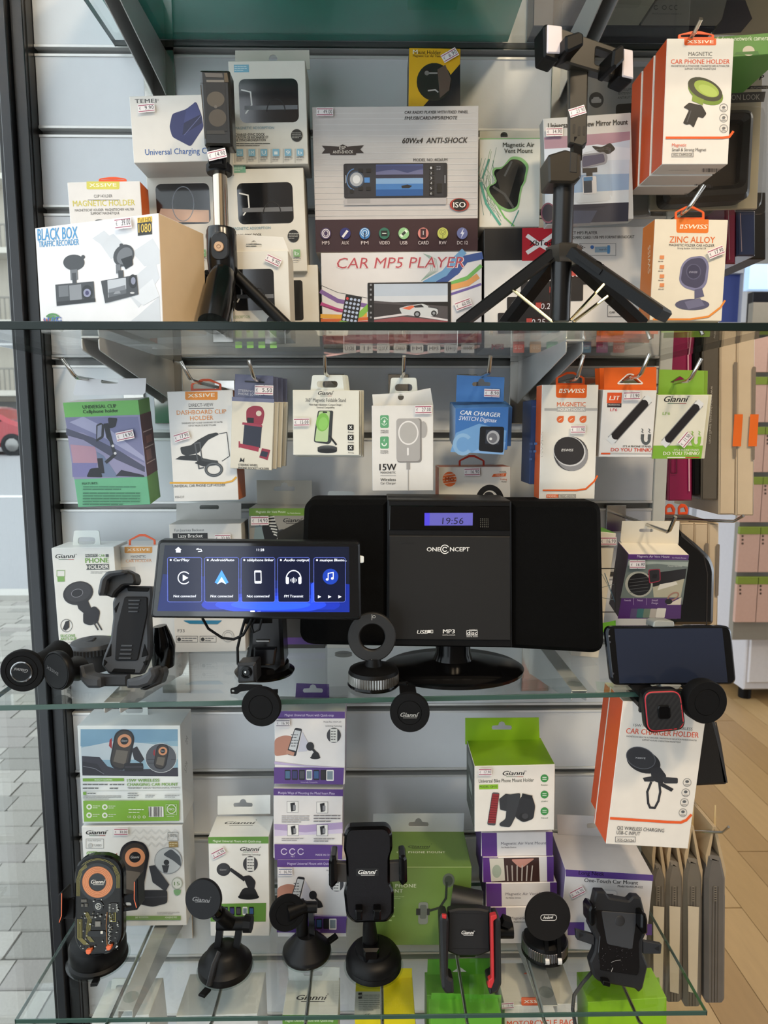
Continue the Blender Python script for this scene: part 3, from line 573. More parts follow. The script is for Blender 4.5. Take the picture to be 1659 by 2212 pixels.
# air vent mount box with green window
c = Carton('air_vent_mount_box', 'white air vent mount box with green outlined window', (1036, 299), (1168, 298), (1034, 491), .90, .05, 'd6d4cb', {'T': '6a9a5a'})
f = c.print(); f.l([(1037, 300), (1166, 299)], 2.5, '7fae74')
for k in range(16):
    a = random.uniform(1038, 1075); b_ = random.uniform(310, 400); f.l([(a, b_), (a-8+random.uniform(-5, 12), b_+40), (a+random.uniform(-5, 25), b_+80)], .8, random.choice(('4a6a5a', '2c7a74', '7a9a6a')))
f.l([(1038, 395), (1050, 440), (1080, 485)], 5, '4fa08c').l([(1060, 420), (1090, 470), (1110, 488)], 3, '6aae5a').l([(1120, 455), (1105, 488)], 2, '3a8a80').l([(1056, 345), (1042, 385)], 4, '4a8a7a')
out = [(1104, 337), (1127, 340), (1143, 356), (1138, 378), (1136, 392), (1128, 404), (1124, 425), (1120, 452), (1100, 460), (1075, 448), (1052, 418), (1050, 404), (1072, 394), (1062, 372), (1066, 362), (1085, 362)]
f.p(rnd(out, 10), '7fb070'); ce = (1098, 400); f.p(rnd([(ce[0]+(a-ce[0])*.88, ce[1]+(b_-ce[1])*.9) for a, b_ in out], 9), M('232424', .12, coat=.8, n=.4, ns=40)); f.p(rnd([(1070, 376), (1104, 346), (1122, 352), (1110, 392), (1096, 440), (1080, 410)], 5), '101011').l([(1066, 404), (1090, 420), (1108, 448)], 5, '3c3e40').l([(1105, 350), (1090, 380)], 4, '4a4c4e')
f.t('Magnetic Air', 1086, 318, 68, 9, '33382f', b=.02); f.t('Vent Mount', 1089, 331, 61, 9, '33382f', b=.02); c.done(f); c.header([(1036, 283), (1166, 282), (1168, 302), (1036, 302)], 'd0cdc2', (1089, 293, 16), .03, 'round')
# car stereo box with red square
c = Carton('car_stereo_box', 'white car stereo box with red square and black band', (1046, 494), (1393, 489), (1043, 775), .888, .07, 'dad7d4', {'L': '26262a'}, on=ZT)
f = c.print(); f.p([(1046, 494), (1128, 493), (1128, 562), (1046, 563)], '0f1014').r(1128, 492.5, 1236, 562, 'b3202e'); f.l([(1140, 510), (1165, 528), (1196, 545)], 9, 'e8e4e0').l([(1194, 508), (1166, 528), (1140, 545)], 9, 'e8e4e0'); f.t('XbTod', 1144, 531, 48, 11, '1a1214', b=.03)
f.t('COMPACT MP3 PLAYER', 1206, 507, 84, 6, K, b=.015); f.t('SUPPORT SD.MMC CARD / USB MP3 FORMAT BROADCAST', 1206, 517, 164, 6, K, b=.015); f.rl(1252, 526, 1330, 552, 1, '8a8a8c').r(1285, 533, 1318, 545, '8aa4b8').e(1279, 534, 4, 4, '3a6ab0').r(1312, 530, 1317, 548, '4a8ac0'); f.t('k-', 1254, 538, 10, 9, K, b=.02); f.t('search', 1294, 541, 16, 4, '333344')
for i, (x, y) in enumerate(((1170, 572), (1125, 608), (1095, 642), (1075, 676))):
    f.rr(x, y, x+134, y+42, 3, '1e1e22').e(x+22, y+21, 14, 15, 'c8c8cc').e(x+22, y+21, 9, 10, '8a8a90').r(x+60, y+10, x+108, y+28, '2c1014'); f.t('00.25', x+64, y+26, 38, 12, 'dcdce4', i=.1)
    f.r(x+62, y+12, x+74, y+24, 'b84a44')
f.rl(1312, 660, 1345, 684, 1, '55555a'); f.t('CAR', 1316, 677, 12, 4, K, b=.02)
for i, (t_, cc) in enumerate((('SD', 'b8402e'), ('MMC', 'c08a40'), ('CD', '4a8a5a'), ('AUDIO', '5a9a80'), ('USB', '4a7aa0'), ('MP3', '9a3a7a'), ('LCD', 'b8402e'))): x = 1108+i*36; f.rr(x, 738, x+24, 762, 2, cc); f.t(t_, x+3, 754, 18, 7, 'e0dcd8', b=.01)
f.rr(1288, 708, 1346, 724, 4, 'c8923a'); f.t('Front USB', 1294, 721, 46, 9, '4a2a10', b=.02)
f.t('MP3', 1062, 755, 26, 11, '9a2430', b=.02); c.done(f)
# rear view mirror mount pack
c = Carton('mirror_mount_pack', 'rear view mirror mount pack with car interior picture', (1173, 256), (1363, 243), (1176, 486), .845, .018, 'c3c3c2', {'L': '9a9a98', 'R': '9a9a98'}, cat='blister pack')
f = c.print(); f.p([(1175, 297), (1361, 284), (1357, 478), (1178, 484)], 'b9c8da').p([(1175, 297), (1361, 284), (1361, 302), (1280, 318), (1215, 320), (1176, 322)], 'a08090').p([(1176, 322), (1215, 320), (1290, 312), (1361, 320), (1361, 345), (1176, 350)], 'c8d2e0').p([(1177, 380), (1359, 375), (1358, 410), (1177, 420)], '8aa6c8').p([(1177, 420), (1358, 410), (1358, 440), (1177, 448)], 'c6cfd8').p([(1177, 445), (1358, 437), (1357, 478), (1178, 484)], '23283a').p([(1215, 470), (1240, 455), (1290, 455), (1275, 482), (1220, 484)], '3a4258').e(1184, 460, 16, 22, '30303c').o(1184, 460, 16, 22, 3, '7a4a5a')
f.p(rnd([(1277, 315), (1300, 318), (1318, 308), (1330, 322), (1315, 334), (1290, 328)], 5), '17181c').p(rnd([(1256, 334), (1306, 328), (1313, 338), (1310, 354), (1256, 366)], 6), '8a8f9c').p(rnd([(1258, 338), (1304, 332), (1307, 350), (1258, 362)], 5), '4a4c6a').r(1258, 364, 1290, 372, '1c1d22').r(1266, 372, 1280, 384, '1c1d22').rr(1258, 382, 1289, 418, 4, 'd8dade').r(1260, 386, 1279, 416, '26364a').r(1260, 383, 1280, 390, '4a80b0')
f.t('Universal Rear View Mirror Mount', 1184, 278, 172, 11, K, b=.03, rot=-3); c.done(f); c.price('14.90', 1196, 287, 36, -2)
G().prism(c.pl.off(.010), rnd([(1252, 330), (1322, 312), (1326, 430), (1246, 436)], 12), .009, glass('blister_film', (.97, .97, .97), 1.3), bev=.004).build('clear_blister', c.root)
# ---------------------------------------------------------------- goods at the upper corner towards the shop
def icons(f, x, ys, r=9, c='6a6a6a'):
    for y in ys: f.o(x, y, r, r, .9, c).e(x, y-1, r*.4, r*.3, c).l([(x-r*.5, y+r*.5), (x+r*.5, y+r*.5)], 1, c)
gr = 'car phone holder boxes on one hook'
for i, (dx, dy, Y, lab) in enumerate(((0, 0, .78, 'car phone holder box with green magnet picture, foremost on its hook'), (-22, 26, .8115, 'car phone holder box directly behind the foremost one on the hook'), (-42, 52, .843, 'rearmost of three hung car phone holder boxes'))):
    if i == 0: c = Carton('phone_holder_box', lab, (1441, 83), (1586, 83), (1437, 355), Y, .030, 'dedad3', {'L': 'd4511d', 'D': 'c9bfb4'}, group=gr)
    else:
        a = P(1441, 83, .78); z0 = a.z; k = c0.pl; O = k.w(0, 0, 0)+V((-.0012*i, .0315*i, -.001*i))
        def pj(p): d = p-EYE; return (CX+FPX*d.dot(RGT)/d.dot(FWD), CY-FPX*d.dot(UPV)/d.dot(FWD))
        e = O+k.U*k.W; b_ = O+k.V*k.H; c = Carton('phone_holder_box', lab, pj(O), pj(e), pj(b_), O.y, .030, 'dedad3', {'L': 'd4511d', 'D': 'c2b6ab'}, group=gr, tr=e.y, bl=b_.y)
    if i == 0:
        c0 = c; f = c.print(); f.xs(1478, 83, 1547, 98, 'e0591c'); f.t('MAGNETIC', 1487, 121, 51, 8, '38383a'); f.l([(1487, 125), (1538, 125)], 1, '38383a'); f.t('CAR PHONE HOLDER', 1449, 138, 127, 9, 'd8502a', b=.015); f.t('MAGNETISCHE AUTOHOUDER | MAGNETISCHER AUTOHALTER', 1450, 145, 125, 4, '4a4a4a'); f.t('SUPPORT VOITURE MAGN\u00c9TIQUE', 1479, 151, 67, 4, '4a4a4a')
        f.e(1524, 199, 41, 24, '6d8a2e', 28).e(1523, 193, 40, 22, '3a3d2c', 26).e(1526, 192, 29, 15, '9ab04a', 26).e(1529, 196, 22, 10, 'a9be5c', 26); f.p([(1496, 205), (1520, 215), (1518, 228), (1494, 218)], '7d9438'); f.p(rnd([(1476, 232), (1488, 222), (1516, 228), (1526, 246), (1518, 256), (1508, 252), (1498, 276), (1490, 268), (1482, 270), (1475, 266), (1488, 238)], 3), '1f2022').l([(1484, 264), (1492, 240)], 2, '4a4c50')
        icons(f, 1563, (233, 255, 278)); f.l([(1439, 298), (1560, 298), (1575, 296), (1583, 285)], 5, 'e0591c'); f.t('Magnetic', 1451, 317, 31, 6.5, 'd8502a'); f.t('Small & Strong Magnet', 1451, 327, 74, 6.5, '38383a'); f.rl(1451, 331, 1497, 339, .8, '55555a'); f.t('XSS-CHM55GR', 1453, 337.5, 42, 5, '38383a'); c.done(f)
    f = Print(c.face('D')); dx, dy = ((0, 0), (-16, 34), (-38, 54))[i]; f.bars(1517+dx, 364+dy, 1556+dx, 371+dy, '333030'); f.t(('XSS-CHM55GR', 'XSS-CHM55PU', 'XSS-CHM55RD')[i], 1443+dx, 368+dy, 44, 4, '6a6460'); f.build('bottom_print', c.root)
    if i == 0: c.hanger(1504, 84, 78, 17, 'e8551a', d=.006)
hook(1504, 66, .772, 'chrome hook carrying the hung car phone holder boxes', .006)
# zinc alloy folder box
c = Carton('zinc_holder_box', 'zinc alloy magnetic car holder box with orange side', (1415, 473), (1573, 475), (1410, 692), .80, .035, 'e0d8c6', {'L': 'dd7a2a'})
f = c.print(); f.p(rnd([(1461, 473), (1531, 474), (1530, 504), (1461, 503)], [0, 0, 5, 5]), 'e0762a'); f.sw(1468, 494, 60, 9, 'f2e4cc'); f.t('ZINC ALLOY', 1446, 524, 98, 13, 'd96a2a', b=.015); f.t('MAGNETIC FOLDER CAR HOLDER', 1445, 532, 98, 5, '3c3c44', b=.01); f.t('Strong Suction Will Not Fall Off', 1463, 538, 62, 4, '6a6a6c')
f.p(rnd([(1487, 556), (1520, 552), (1532, 570), (1527, 614), (1510, 631), (1478, 622), (1466, 608), (1471, 572)], 12), '7a7a9a').p(rnd([(1489, 560), (1516, 556), (1527, 572), (1521, 612), (1506, 624), (1480, 617), (1470, 606), (1475, 574)], 11), '47465e').e(1498, 587, 16, 17, '5a5a74').e(1498, 587, 14, 15, '3d3c54'); f.t('SWISS', 1488, 590, 18, 4, 'b0b0c4', i=.2)
f.p([(1500, 626), (1516, 622), (1521, 640), (1500, 646)], '5c5c78').e(1495, 658, 37, 12, '55556e').p([(1478, 652), (1512, 644), (1522, 660), (1486, 668)], '6d6d88')
for y in (556, 577, 597, 616): f.r(1425, y-4, 1434, y+4, 'd88a5a').tl(1422, y+6, 1438, y+11, 1, '9a8a7a')
f.l([(1411, 690), (1490, 690), (1530, 684), (1556, 664), (1565, 650)], 4, 'e08a3a'); c.done(f); c.hanger(1490, 473, 64, 28, 'e8602a', d=.006); c.price('17.90', 1544, 546, 36, -22)
f = Print(c.face('L')); f.t('SWISS', 1405, 588, 60, 5, 'f0dcc0', rot=-90); f.build('side_print', c.root)
hook(1486, 452, .79, 'chrome hook above the zinc alloy holder box', .022, .012)
# blister packs behind
CLR = glass('clear_plastic', (.93, .93, .92), 1.35, .06); TAN = 'c2b69f'
c = Carton('antislip_mat_pack', 'clear pack of an anti slip mat behind the mirror mount', (1262, 150), (1404, 143), (1268, 472), .935, .006, '8d8a88', cat='blister pack')
f = c.print(); f.e(1288, 216, 16, 17, '2b2b2e').rr(1277, 214, 1299, 222, 3, '8a8a8c').rr(1281, 210, 1295, 216, 3, '8a8a8c'); f.t('ANTISLIPMAT', 1335, 197, 40, 5, '3a3534'); f.t('REV\u00caTEMENT ANTID\u00c9RAPANT', 1335, 205, 66, 5, '3a3534'); f.t('ANTIRUTSCHMATTE', 1334, 214, 62, 5, '3a3534'); f.rr(1330, 225, 1400, 420, 8, M('1b1a1c', .3)); f.o(1373, 260, 7, 7, 1.2, '3a3534'); f.t('D', 1371, 263, 4, 5, '3a3534'); f.r(1362, 280, 1398, 320, 'c8c2b8'); f.t('ANTI', 1363, 298, 24, 9, '2b2b2e'); f.tl(1362, 302, 1382, 314, 2, '4a4a4a'); c.done(f)
G().prism(c.pl.off(.012), rnd([(1266, 146), (1402, 140), (1408, 460), (1268, 474)], 10), .012, CLR, bev=.004).build('clear_blister', c.root)
c = Carton('carbon_cover_pack', 'carbon look car accessory blister pack with black tray', (1410, 152), (1648, 148), (1412, 455), .93, .004, TAN, cat='blister pack')
f = c.print(); f.t('DUNLOP', 1572, 174, 78, 10, '26242a', b=.03, i=.2); f.p([(1607, 193), (1616, 186), (1659, 185), (1659, 192)], '3a3634'); f.t('AUTOMOTIVE', 1621, 192, 36, 4, 'b8b0a4'); f.p([(1540, 202), (1654, 198), (1650, 220), (1540, 224)], '4a4644'); f.t('CARBON LOOK', 1546, 217, 95, 11, 'c8c0b4'); c.done(f)
G().prism(c.pl.off(.028), rnd([(1440, 236), (1634, 232), (1624, 428), (1436, 440)], 20), .027, M('191719', .35), bev=.006, holes=[rnd([(1470, 258), (1612, 254), (1602, 395), (1466, 405)], 10)]).build('black_tray', c.root)
G().prism(c.pl.off(.012), [(1466, 254), (1616, 250), (1606, 400), (1462, 410)], .01, M('2a2320', .25)).build('tray_floor', c.root)
G().prism(c.pl.off(.034), rnd([(1405, 232), (1658, 226), (1648, 450), (1404, 458)], 22), .006, CLR, bev=.005).build('clear_blister', c.root)
g = G().prism(c.pl.off(.006), rnd([(1404, 150), (1660, 146), (1655, 462), (1404, 468)], 14), .002, CLR, bev=.0005); g.build('blister_flange', c.root)
# edge-on phone cases and boxes hanging from the side of the unit
def slab(name, label, cat, x0, x1, y0, y1, Y, T, m, group=None, d=.002, tilt=0):
    "pack hung edge-on at the side of the unit"
    pl = vplane(Y); t = thing(name, label, cat, P((x0+x1)/2, y1, Y+T/2), group); G().prism(pl, rnd([(x0, y0), (x1, y0), (x1-tilt, y1), (x0-tilt, y1)], 2), T, m, bev=d).build('pack', t); return t, pl
t, pl = slab('black_bracket_arm', 'black sloping display arm behind the clear packs', 'bracket', 1356, 1655, 415, 560, 1.17, .3, M('0f0f10', .4))
for i, (x0, x1, y0, y1, c_) in enumerate(((1566, 1590, 440, 570, '6a2038'), (1592, 1632, 455, 553, '26304e'))): t, pl = slab('wrapped_case', ('crimson wrapped phone case hanging beside the zinc alloy box', 'dark blue wrapped phone case beside the crimson one')[i], 'phone case', x0, x1, y0, y1, .985, .16, M(c_, .15, coat=.6), 'wrapped cases at the side'); f = Print(pl, .004); f.l([(x0+4, y0+8), (x0+7, y1-8)], 1.5, '8a7a80'); f.build('film_crease', t)
def beige(lab, x0, x1, y0, y1, Y, T, notch=True, group='beige case boxes seen edge-on'):
    t, pl = slab('beige_case_box', lab, 'box', x0, x1, y0, y1, Y, T, M('c9b79c', .5), group, tilt=3)
    if notch:
        f = Print(pl, .0026); f.p(rnd([(x1-9, y0+(y1-y0)*.2), (x1-1, y0+(y1-y0)*.2), (x1-4, y1-(y1-y0)*.3), (x1-10, y1-(y1-y0)*.3)], 3), '7c7164'); f.build('thumb_notch', t)
    return t, pl
t, pl = beige('beige edge-on case box nearest the slatwall, upper hook', 1556, 1592, 700, 1112, .985, .15)
t2, pl2 = beige('outer beige edge-on case box with orange sticker, upper hook', 1593, 1632, 712, 1114, .985, .15)
for tt, p_, x in ((t, pl, 1584), (t2, pl2, 1618)): f = Print(p_, .0032); f.r(x, 895, x+14, 964, 'e06a22'); f.build('orange_sticker', tt)
t, pl = slab('grey_phone_sleeve', 'translucent grey sleeve with upright web address lettering', 'phone sleeve', 1518, 1554, 690, 1080, .985, .14, M('5d5850', .2, coat=.5), tilt=3); f = Print(pl, .003); f.t('www.xinchengeia.tmall.com', 1533, 834, 124, 6, 'a8a49c', rot=92); f.t('www', 1541, 706, 18, 6, 'a8a49c', rot=92); f.build('lettering', t)
t, pl = slab('magenta_phone_case', 'magenta glossy phone case hanging beside the grey sleeve', 'phone case', 1443, 1496, 700, 1082, .985, .1, M('8c1f4e', .12, coat=.8)); f = Print(pl, .003); f.l([(1484, 720), (1487, 1060)], 2.5, 'd8a8bc').rl(1447, 985, 1460, 1022, 1.6, '3a0c20'); f.build('film_crease', t)
slab('black_phone_case', 'slim black phone case between the magenta case and grey sleeve', 'phone case', 1498, 1513, 705, 1070, .985, .1, BLK)
t = thing('side_display_hook', 'long chrome loop hook under the beige case boxes', 'hook', P(1445, 1122, 1.02)); G().tube([P(1438, 1122, 1.03), P(1585, 1126, .97), P(1606, 1114, .955)], .0022, CHROME).build('rod', t)
for i, (x0, x1) in enumerate(((1470, 1500), (1501, 1530), (1531, 1554))): beige(('small beige box on the lower side hook, by the black pouch', 'middle small beige box on the lower side hook', 'outer small beige box on the lower side hook')[i], x0, x1, 1130, 1330+i*12, .99, .1, group='small beige boxes on the lower side hook')
for i, x in enumerate((1446, 1474)):
    t = thing('orange_hook_tag', ('orange plastic tag on the side hook nearest the slatwall edge', 'orange plastic tag on the side hook further out')[i], 'tag', P(x, 1110, .985), 'orange hook tags'); G().prism(vplane(.985), rnd([(x-9, 1112), (x-9, 1096), (x-2, 1088), (x+8, 1090), (x+14, 1100), (x+12, 1112)], 3), .002, M('e2552a', .35), holes=[rnd([(x-4, 1107), (x-4, 1098), (x+4, 1096), (x+8, 1106)], 2)]).build('plastic_tag', t)
# black pouches at the side
t = thing('black_pouch', 'black glossy pouch behind the purple air vent box', 'pouch', P(1510, 1355, .97)); pl = vplane(.968); G().prism(pl, rnd([(1460, 1135), (1478, 1152), (1512, 1180), (1538, 1205), (1547, 1230), (1544, 1352), (1452, 1352)], 10), .02, M('0b0a0a', .3, coat=.2), bev=.006).build('pouch', t); f = Print(pl, .0004); f.l([(1478, 1158), (1520, 1200), (1528, 1240), (1526, 1350)], 2.5, '2c2826'); f.build('seam', t)
t = thing('black_fabric_bag', 'black fabric bag hanging below the round magnet disc', 'bag', P(1530, 1700, .95)); pl = vplane(.95); G().prism(pl, rnd([(1480, 1530), (1545, 1550), (1558, 1600), (1574, 1698), (1490, 1702)], 5), .03, M('0c0b0b', .8, bump=.4), bev=.006).build('bag', t); f = Print(pl, .0004); f.l([(1546, 1560), (1556, 1605), (1570, 1690)], 3, '2a2624'); f.build('zip', t)
# grey zip pouches with card headers at the lower corner
gx = [(1408, 1436, 2180, .93), (1440, 1474, 2170, .93), (1478, 1516, 2180, .93), (1524, 1566, 2172, .93)]
for i, (x0, x1, yb, Y) in enumerate(gx):
    t = thing('zip_pouch', ('hung grey zip pouch nearest the one-touch mount box', 'second hung grey zip pouch from the mount box', 'third hung grey zip pouch from the mount box', 'outermost hung grey zip pouch, without a paper slip')[i], 'pouch', P((x0+x1)/2, yb, Y+.08), 'grey zip pouches on the lower side hook'); pl = vplane(Y)
    G().prism(pl, rnd([(x0+8, 1868-i*6), (x1-6, 1872-i*6), (x1+4, 1900), (x1+2, yb-8), (x1-4, yb), (x0+4, yb), (x0, yb-10), (x0, 1900)], 4), .13, M(('6e675c', '756e64', '706a60', '66625e')[i], .55, n=.2, ns=25), bev=.005).build('pouch', t)
    cd_ = M('bfa987', .7); mx = (x0+x1)/2
    g = G(); g.prism(pl.off(-.004), [(mx-3, 1786), (mx+2, 1786), (x1+2, 1880), (x1, 1935), (x1-4, 1890)], .12, cd_, bev=.0003); g.prism(pl.off(-.004), [(mx-5, 1786), (mx-1, 1786), (x0+6, 1870), (x0+4, 1890), (x0, 1850)], .12, cd_, bev=.0003); g.build('card_header', t)
    G().prism(pl.off(-.03), [(mx-1, 1740), (mx+2, 1740), (mx+1, 1800), (mx-4, 1800)], .001, M('d8c090', .6), bev=.0002).build('hang_strip', t)
    f = Print(pl, .0006)
    for k in (-6, 0, 6): f.l([(mx+k, 1915), (mx+k-2, yb-8)], 1.6, '4e483f' if k else '3a352e')
    for yy in range(1915, 1950, 5): f.l([(mx-2, yy), (mx+2, yy)], 2, '8a8274')
    f.build('zip', t)
    if i < 3: f = Print(pl, .0016); f.p([(mx-12, 1955), (mx+12, 1958), (mx+8, 2145), (mx-11, 2140)], 'd2c6b0'); f.build('paper_slip', t)
t = thing('side_display_hook', 'chrome hook through the card headers of the zip pouches', 'hook', P(1480, 1800, .96)); G().tube([P(1410, 1792, .985), P(1560, 1798, .925), P(1574, 1786, .915)], .002, CHROME).build('rod', t)
# ---------------------------------------------------------------- goods on the topmost glass
def wrinkled(h):
    m = M(h, .25, n=.3, ns=12, bump=1., bs=28, coat=.5); return m
t = thing('wrapped_textile_pack', 'flat teal pack in wrinkled plastic on the topmost glass', 'pack', (-.05, .80, ZU))
TEAL = wrinkled('2a9686'); g = G().box((-.318, .655, ZU+.0005), (.175, .97, ZU+.05), TEAL, .006); g.build('pack', t)
t = thing('flat_carton', 'brown flat carton lying on the teal pack', 'box', (-.05, .75, ZU+.05)); G().box((-.33, .62, ZU+.0505), (.1, .95, ZU+.1), M('5d5346', .6), .002).build('carton', t)
for i, (x0, x1, y0, y1, h_, c_, lab) in enumerate(((.279, .331, .70, .93, .08, 'c8c0b0', 'beige carton standing on the topmost glass'), (.334, .429, .70, .93, .08, 'a49c98', 'grey carton with recycling marks on the topmost glass'), (.433, .52, .72, .95, .1, 'c9b8a0', 'carton with a checked shirt picture on the topmost glass'))):
    t = thing('upper_carton', lab, 'box', ((x0+x1)/2, (y0+y1)/2, ZU), 'cartons on the topmost glass'); G().box((x0, y0, ZU+.0005), (x1, y1, ZU+h_), M(c_, .5), .001).build('carton', t)
    pl = Plane(V((x0, y0, ZU+.0004)), V((1, 0, 0)), V((0, 1, 0))); f = Print(pl, .00005)
    if i == 1: f.o(1417, 16, 5, 5, 1.6, '2a2624', 20, 320).o(1435, 16, 5, 5, 1.4, '2a2624').o(1450, 16, 5, 5, 1.3, '2a2624', 60, 300).o(1461, 16, 5, 5, 1.3, '2a2624', 60, 300); f.t('PAT200930198087.4', 1408, 31, 63, 5, '2a2624')
    if i == 2: f.p([(1570, 0), (1610, 0), (1625, 40), (1600, 70), (1540, 74), (1560, 40)], '4a4450')
    if i == 0: f.rr(1322, 0, 1378, 18, 6, 'b8b0a0')
    f.build('underside_print', t)
t = thing('upper_carton', 'dark navy carton behind the pale ones on the topmost glass', 'box', (.3, .89, ZU), 'cartons on the topmost glass'); G().box((.20, .934, ZU+.0005), (.43, .970, ZU+.09), M('23253a', .4), .001).build('carton', t)
c = Carton('network_camera_box', 'green network camera box at the upper corner', (1540, 80), (1700, 68), (1545, 126), .80, .09, '5a8a42')
f = c.print(); f.t('wifi dome network camera', 1538, 89, 122, 9, 'dfe4d4', rot=-1); f.e(1617, 110, 13, 11, 'c8bfae'); f.p([(1586, 118), (1590, 113), (1637, 110), (1640, 118)], '48753a'); c.done(f)
# ---------------------------------------------------------------- boxes hung below the upper shelf
c = Carton('clip_holder_box', 'green universal clip phone holder box with car mirror picture', (136, 870), (298, 864), (163, 1096), .82, .042, '66ad86', {'R': '6a9a50', 'T': 'cfcac2'}, bl=.835)
f = c.print(); f.fr(0, 0, 1, .135, '6cb05c'); f.fr(.0, .137, 1, .725, '8d8bac')
f.p([(141, 902), (298, 900), (308, 960), (312, 1000), (240, 968), (180, 935), (146, 930)], '76789c').p([(143, 925), (200, 945), (260, 975), (313, 1008), (313, 1020), (250, 992), (180, 950), (143, 940)], '4a4c62').p([(150, 912), (180, 900), (240, 930), (310, 985), (312, 996), (230, 948)], '9a9cbc').p([(152, 960), (205, 965), (215, 1000), (158, 1000)], 'b08a9c').p([(155, 1000), (210, 1000), (205, 1030), (157, 1030)], '7a78a8').p([(208, 975), (225, 985), (255, 1030), (215, 1030)], '6c7a98')
f.p(rnd([(233, 902), (254, 903), (250, 922), (236, 926)], 4), '26262c').p(rnd([(208, 918), (218, 913), (226, 918), (224, 945), (208, 955)], 3), '2a2a30').p([(211, 920), (220, 917), (219, 942), (210, 948)], '8c90a8').p([(224, 915), (234, 914), (243, 950), (238, 955), (230, 945)], '22232a').l([(238, 945), (248, 982), (230, 998)], 7, '2c2e36').e(244, 963, 3, 3, 'd0d0d4').e(249, 979, 3, 3, 'd0d0d4').r(210, 990, 226, 1022, '24242c').p(rnd([(187, 1030), (195, 1012), (215, 1010), (222, 1031)], 4), '202028').p([(250, 1028), (262, 1015), (310, 1026), (312, 1030)], '2c2c38')
f.t('UNIVERSAL CLIP', 179, 883, 73, 7.5, '2a4428', b=.02); f.t('Cellphone holder', 180, 893, 76, 7.5, '2a4428', b=.02); f.t('FEATURES:', 178, 1047, 34, 5, '2a4a3a', b=.01); f.tl(180, 1049, 296, 1059, 2, '3a6a54').tl(180, 1062, 302, 1092, 5, '3a6a54'); c.done(f); c.price('14.90', 272, 940, 38, -12)
f = Print(c.face('R')); f.fr(.0, .137, 1, .725, '5a3434').fr(.1, .3, .9, .31, 'c8b0a8').fr(.1, .45, .9, .46, 'c8b0a8').fr(.1, .6, .9, .61, 'c8b0a8').fr(.3, .35, .8, .42, '8a5a50').fr(.15, .48, .6, .58, '86605a'); f.build('side_print', c.root)
c.header([(158, 848), (166, 822), (172, 819), (316, 817), (314, 848), (308, 853), (160, 854)], 'dddde0', (237, 824, 38), .004, 'slot'); hook(163, 815, .79, 'chrome hook holding the green clip box by its white flap', .02, -.009)
c = Carton('dashboard_clip_box', 'white dashboard clip holder box with orange side', (361, 846), (503, 842), (367, 1084), .84, .042, 'dfddda', {'R': 'c8651f'}, tr=.838)
f = c.print(); f.xs(400, 846, 470, 864, 'e08a2a'); f.t('DIRECT-VIEW', 408, 879, 53, 7, '3c3c3e'); f.l([(408, 882.5), (462, 882)], 1, '3c3c3e'); f.t('DASHBOARD CLIP', 382, 896, 107, 9, 'dc8a38', b=.01); f.t('HOLDER', 411, 908, 50, 9, 'dc8a38', b=.01); f.t('DASHBOARD KLEM HOUDER  DASHBOARD CLIP HALTER', 393, 916, 88, 3.5, '5a5a5a'); f.t('CLIP DE TABLEAU DE BORD TITULAIRE', 407, 921.5, 60, 3.5, '5a5a5a')
f.p(rnd([(389, 966), (412, 962), (428, 950), (450, 938), (468, 934), (474, 938), (450, 950), (440, 962), (430, 978), (402, 985), (392, 980)], 4), '2c2e30').p([(379, 992), (390, 985), (428, 982), (440, 990), (430, 996), (398, 994)], '26282a').l([(474, 937), (490, 934), (496, 985), (480, 996)], 1.6, '3a3c40').l([(421, 958), (430, 1012), (440, 1010)], 3, '55585c').l([(421, 958), (432, 956), (436, 990)], 2.5, '55585c').p(rnd([(420, 1000), (440, 990), (470, 996), (472, 1004), (440, 1008)], 3), '26282a').p([(434, 990), (470, 995), (472, 1000), (436, 996)], '3a3d3f').o(462, 1014, 20, 16, 6, '3c4044').o(462, 1014, 18, 14, 2, '6a6e72')
f.l([(368, 1043), (485, 1043), (502, 1039), (510, 1031)], 4, 'd9a43a'); f.t('UNIVERSAL CAR PHONE CLIP HOLDER', 374, 1053, 113, 5.5, '3c3c3e'); f.t('XSS-C17', 378, 1076, 20, 4.5, '3c3c3e'); c.done(f); c.hanger(445, 843, 66, 25, d=.01); c.price('17.90', 394, 943, 34, -17); hook(413, 822, .80, 'chrome hook holding the dashboard clip box', .02, -.008)
gr = 'steering wheel phone socket packs'
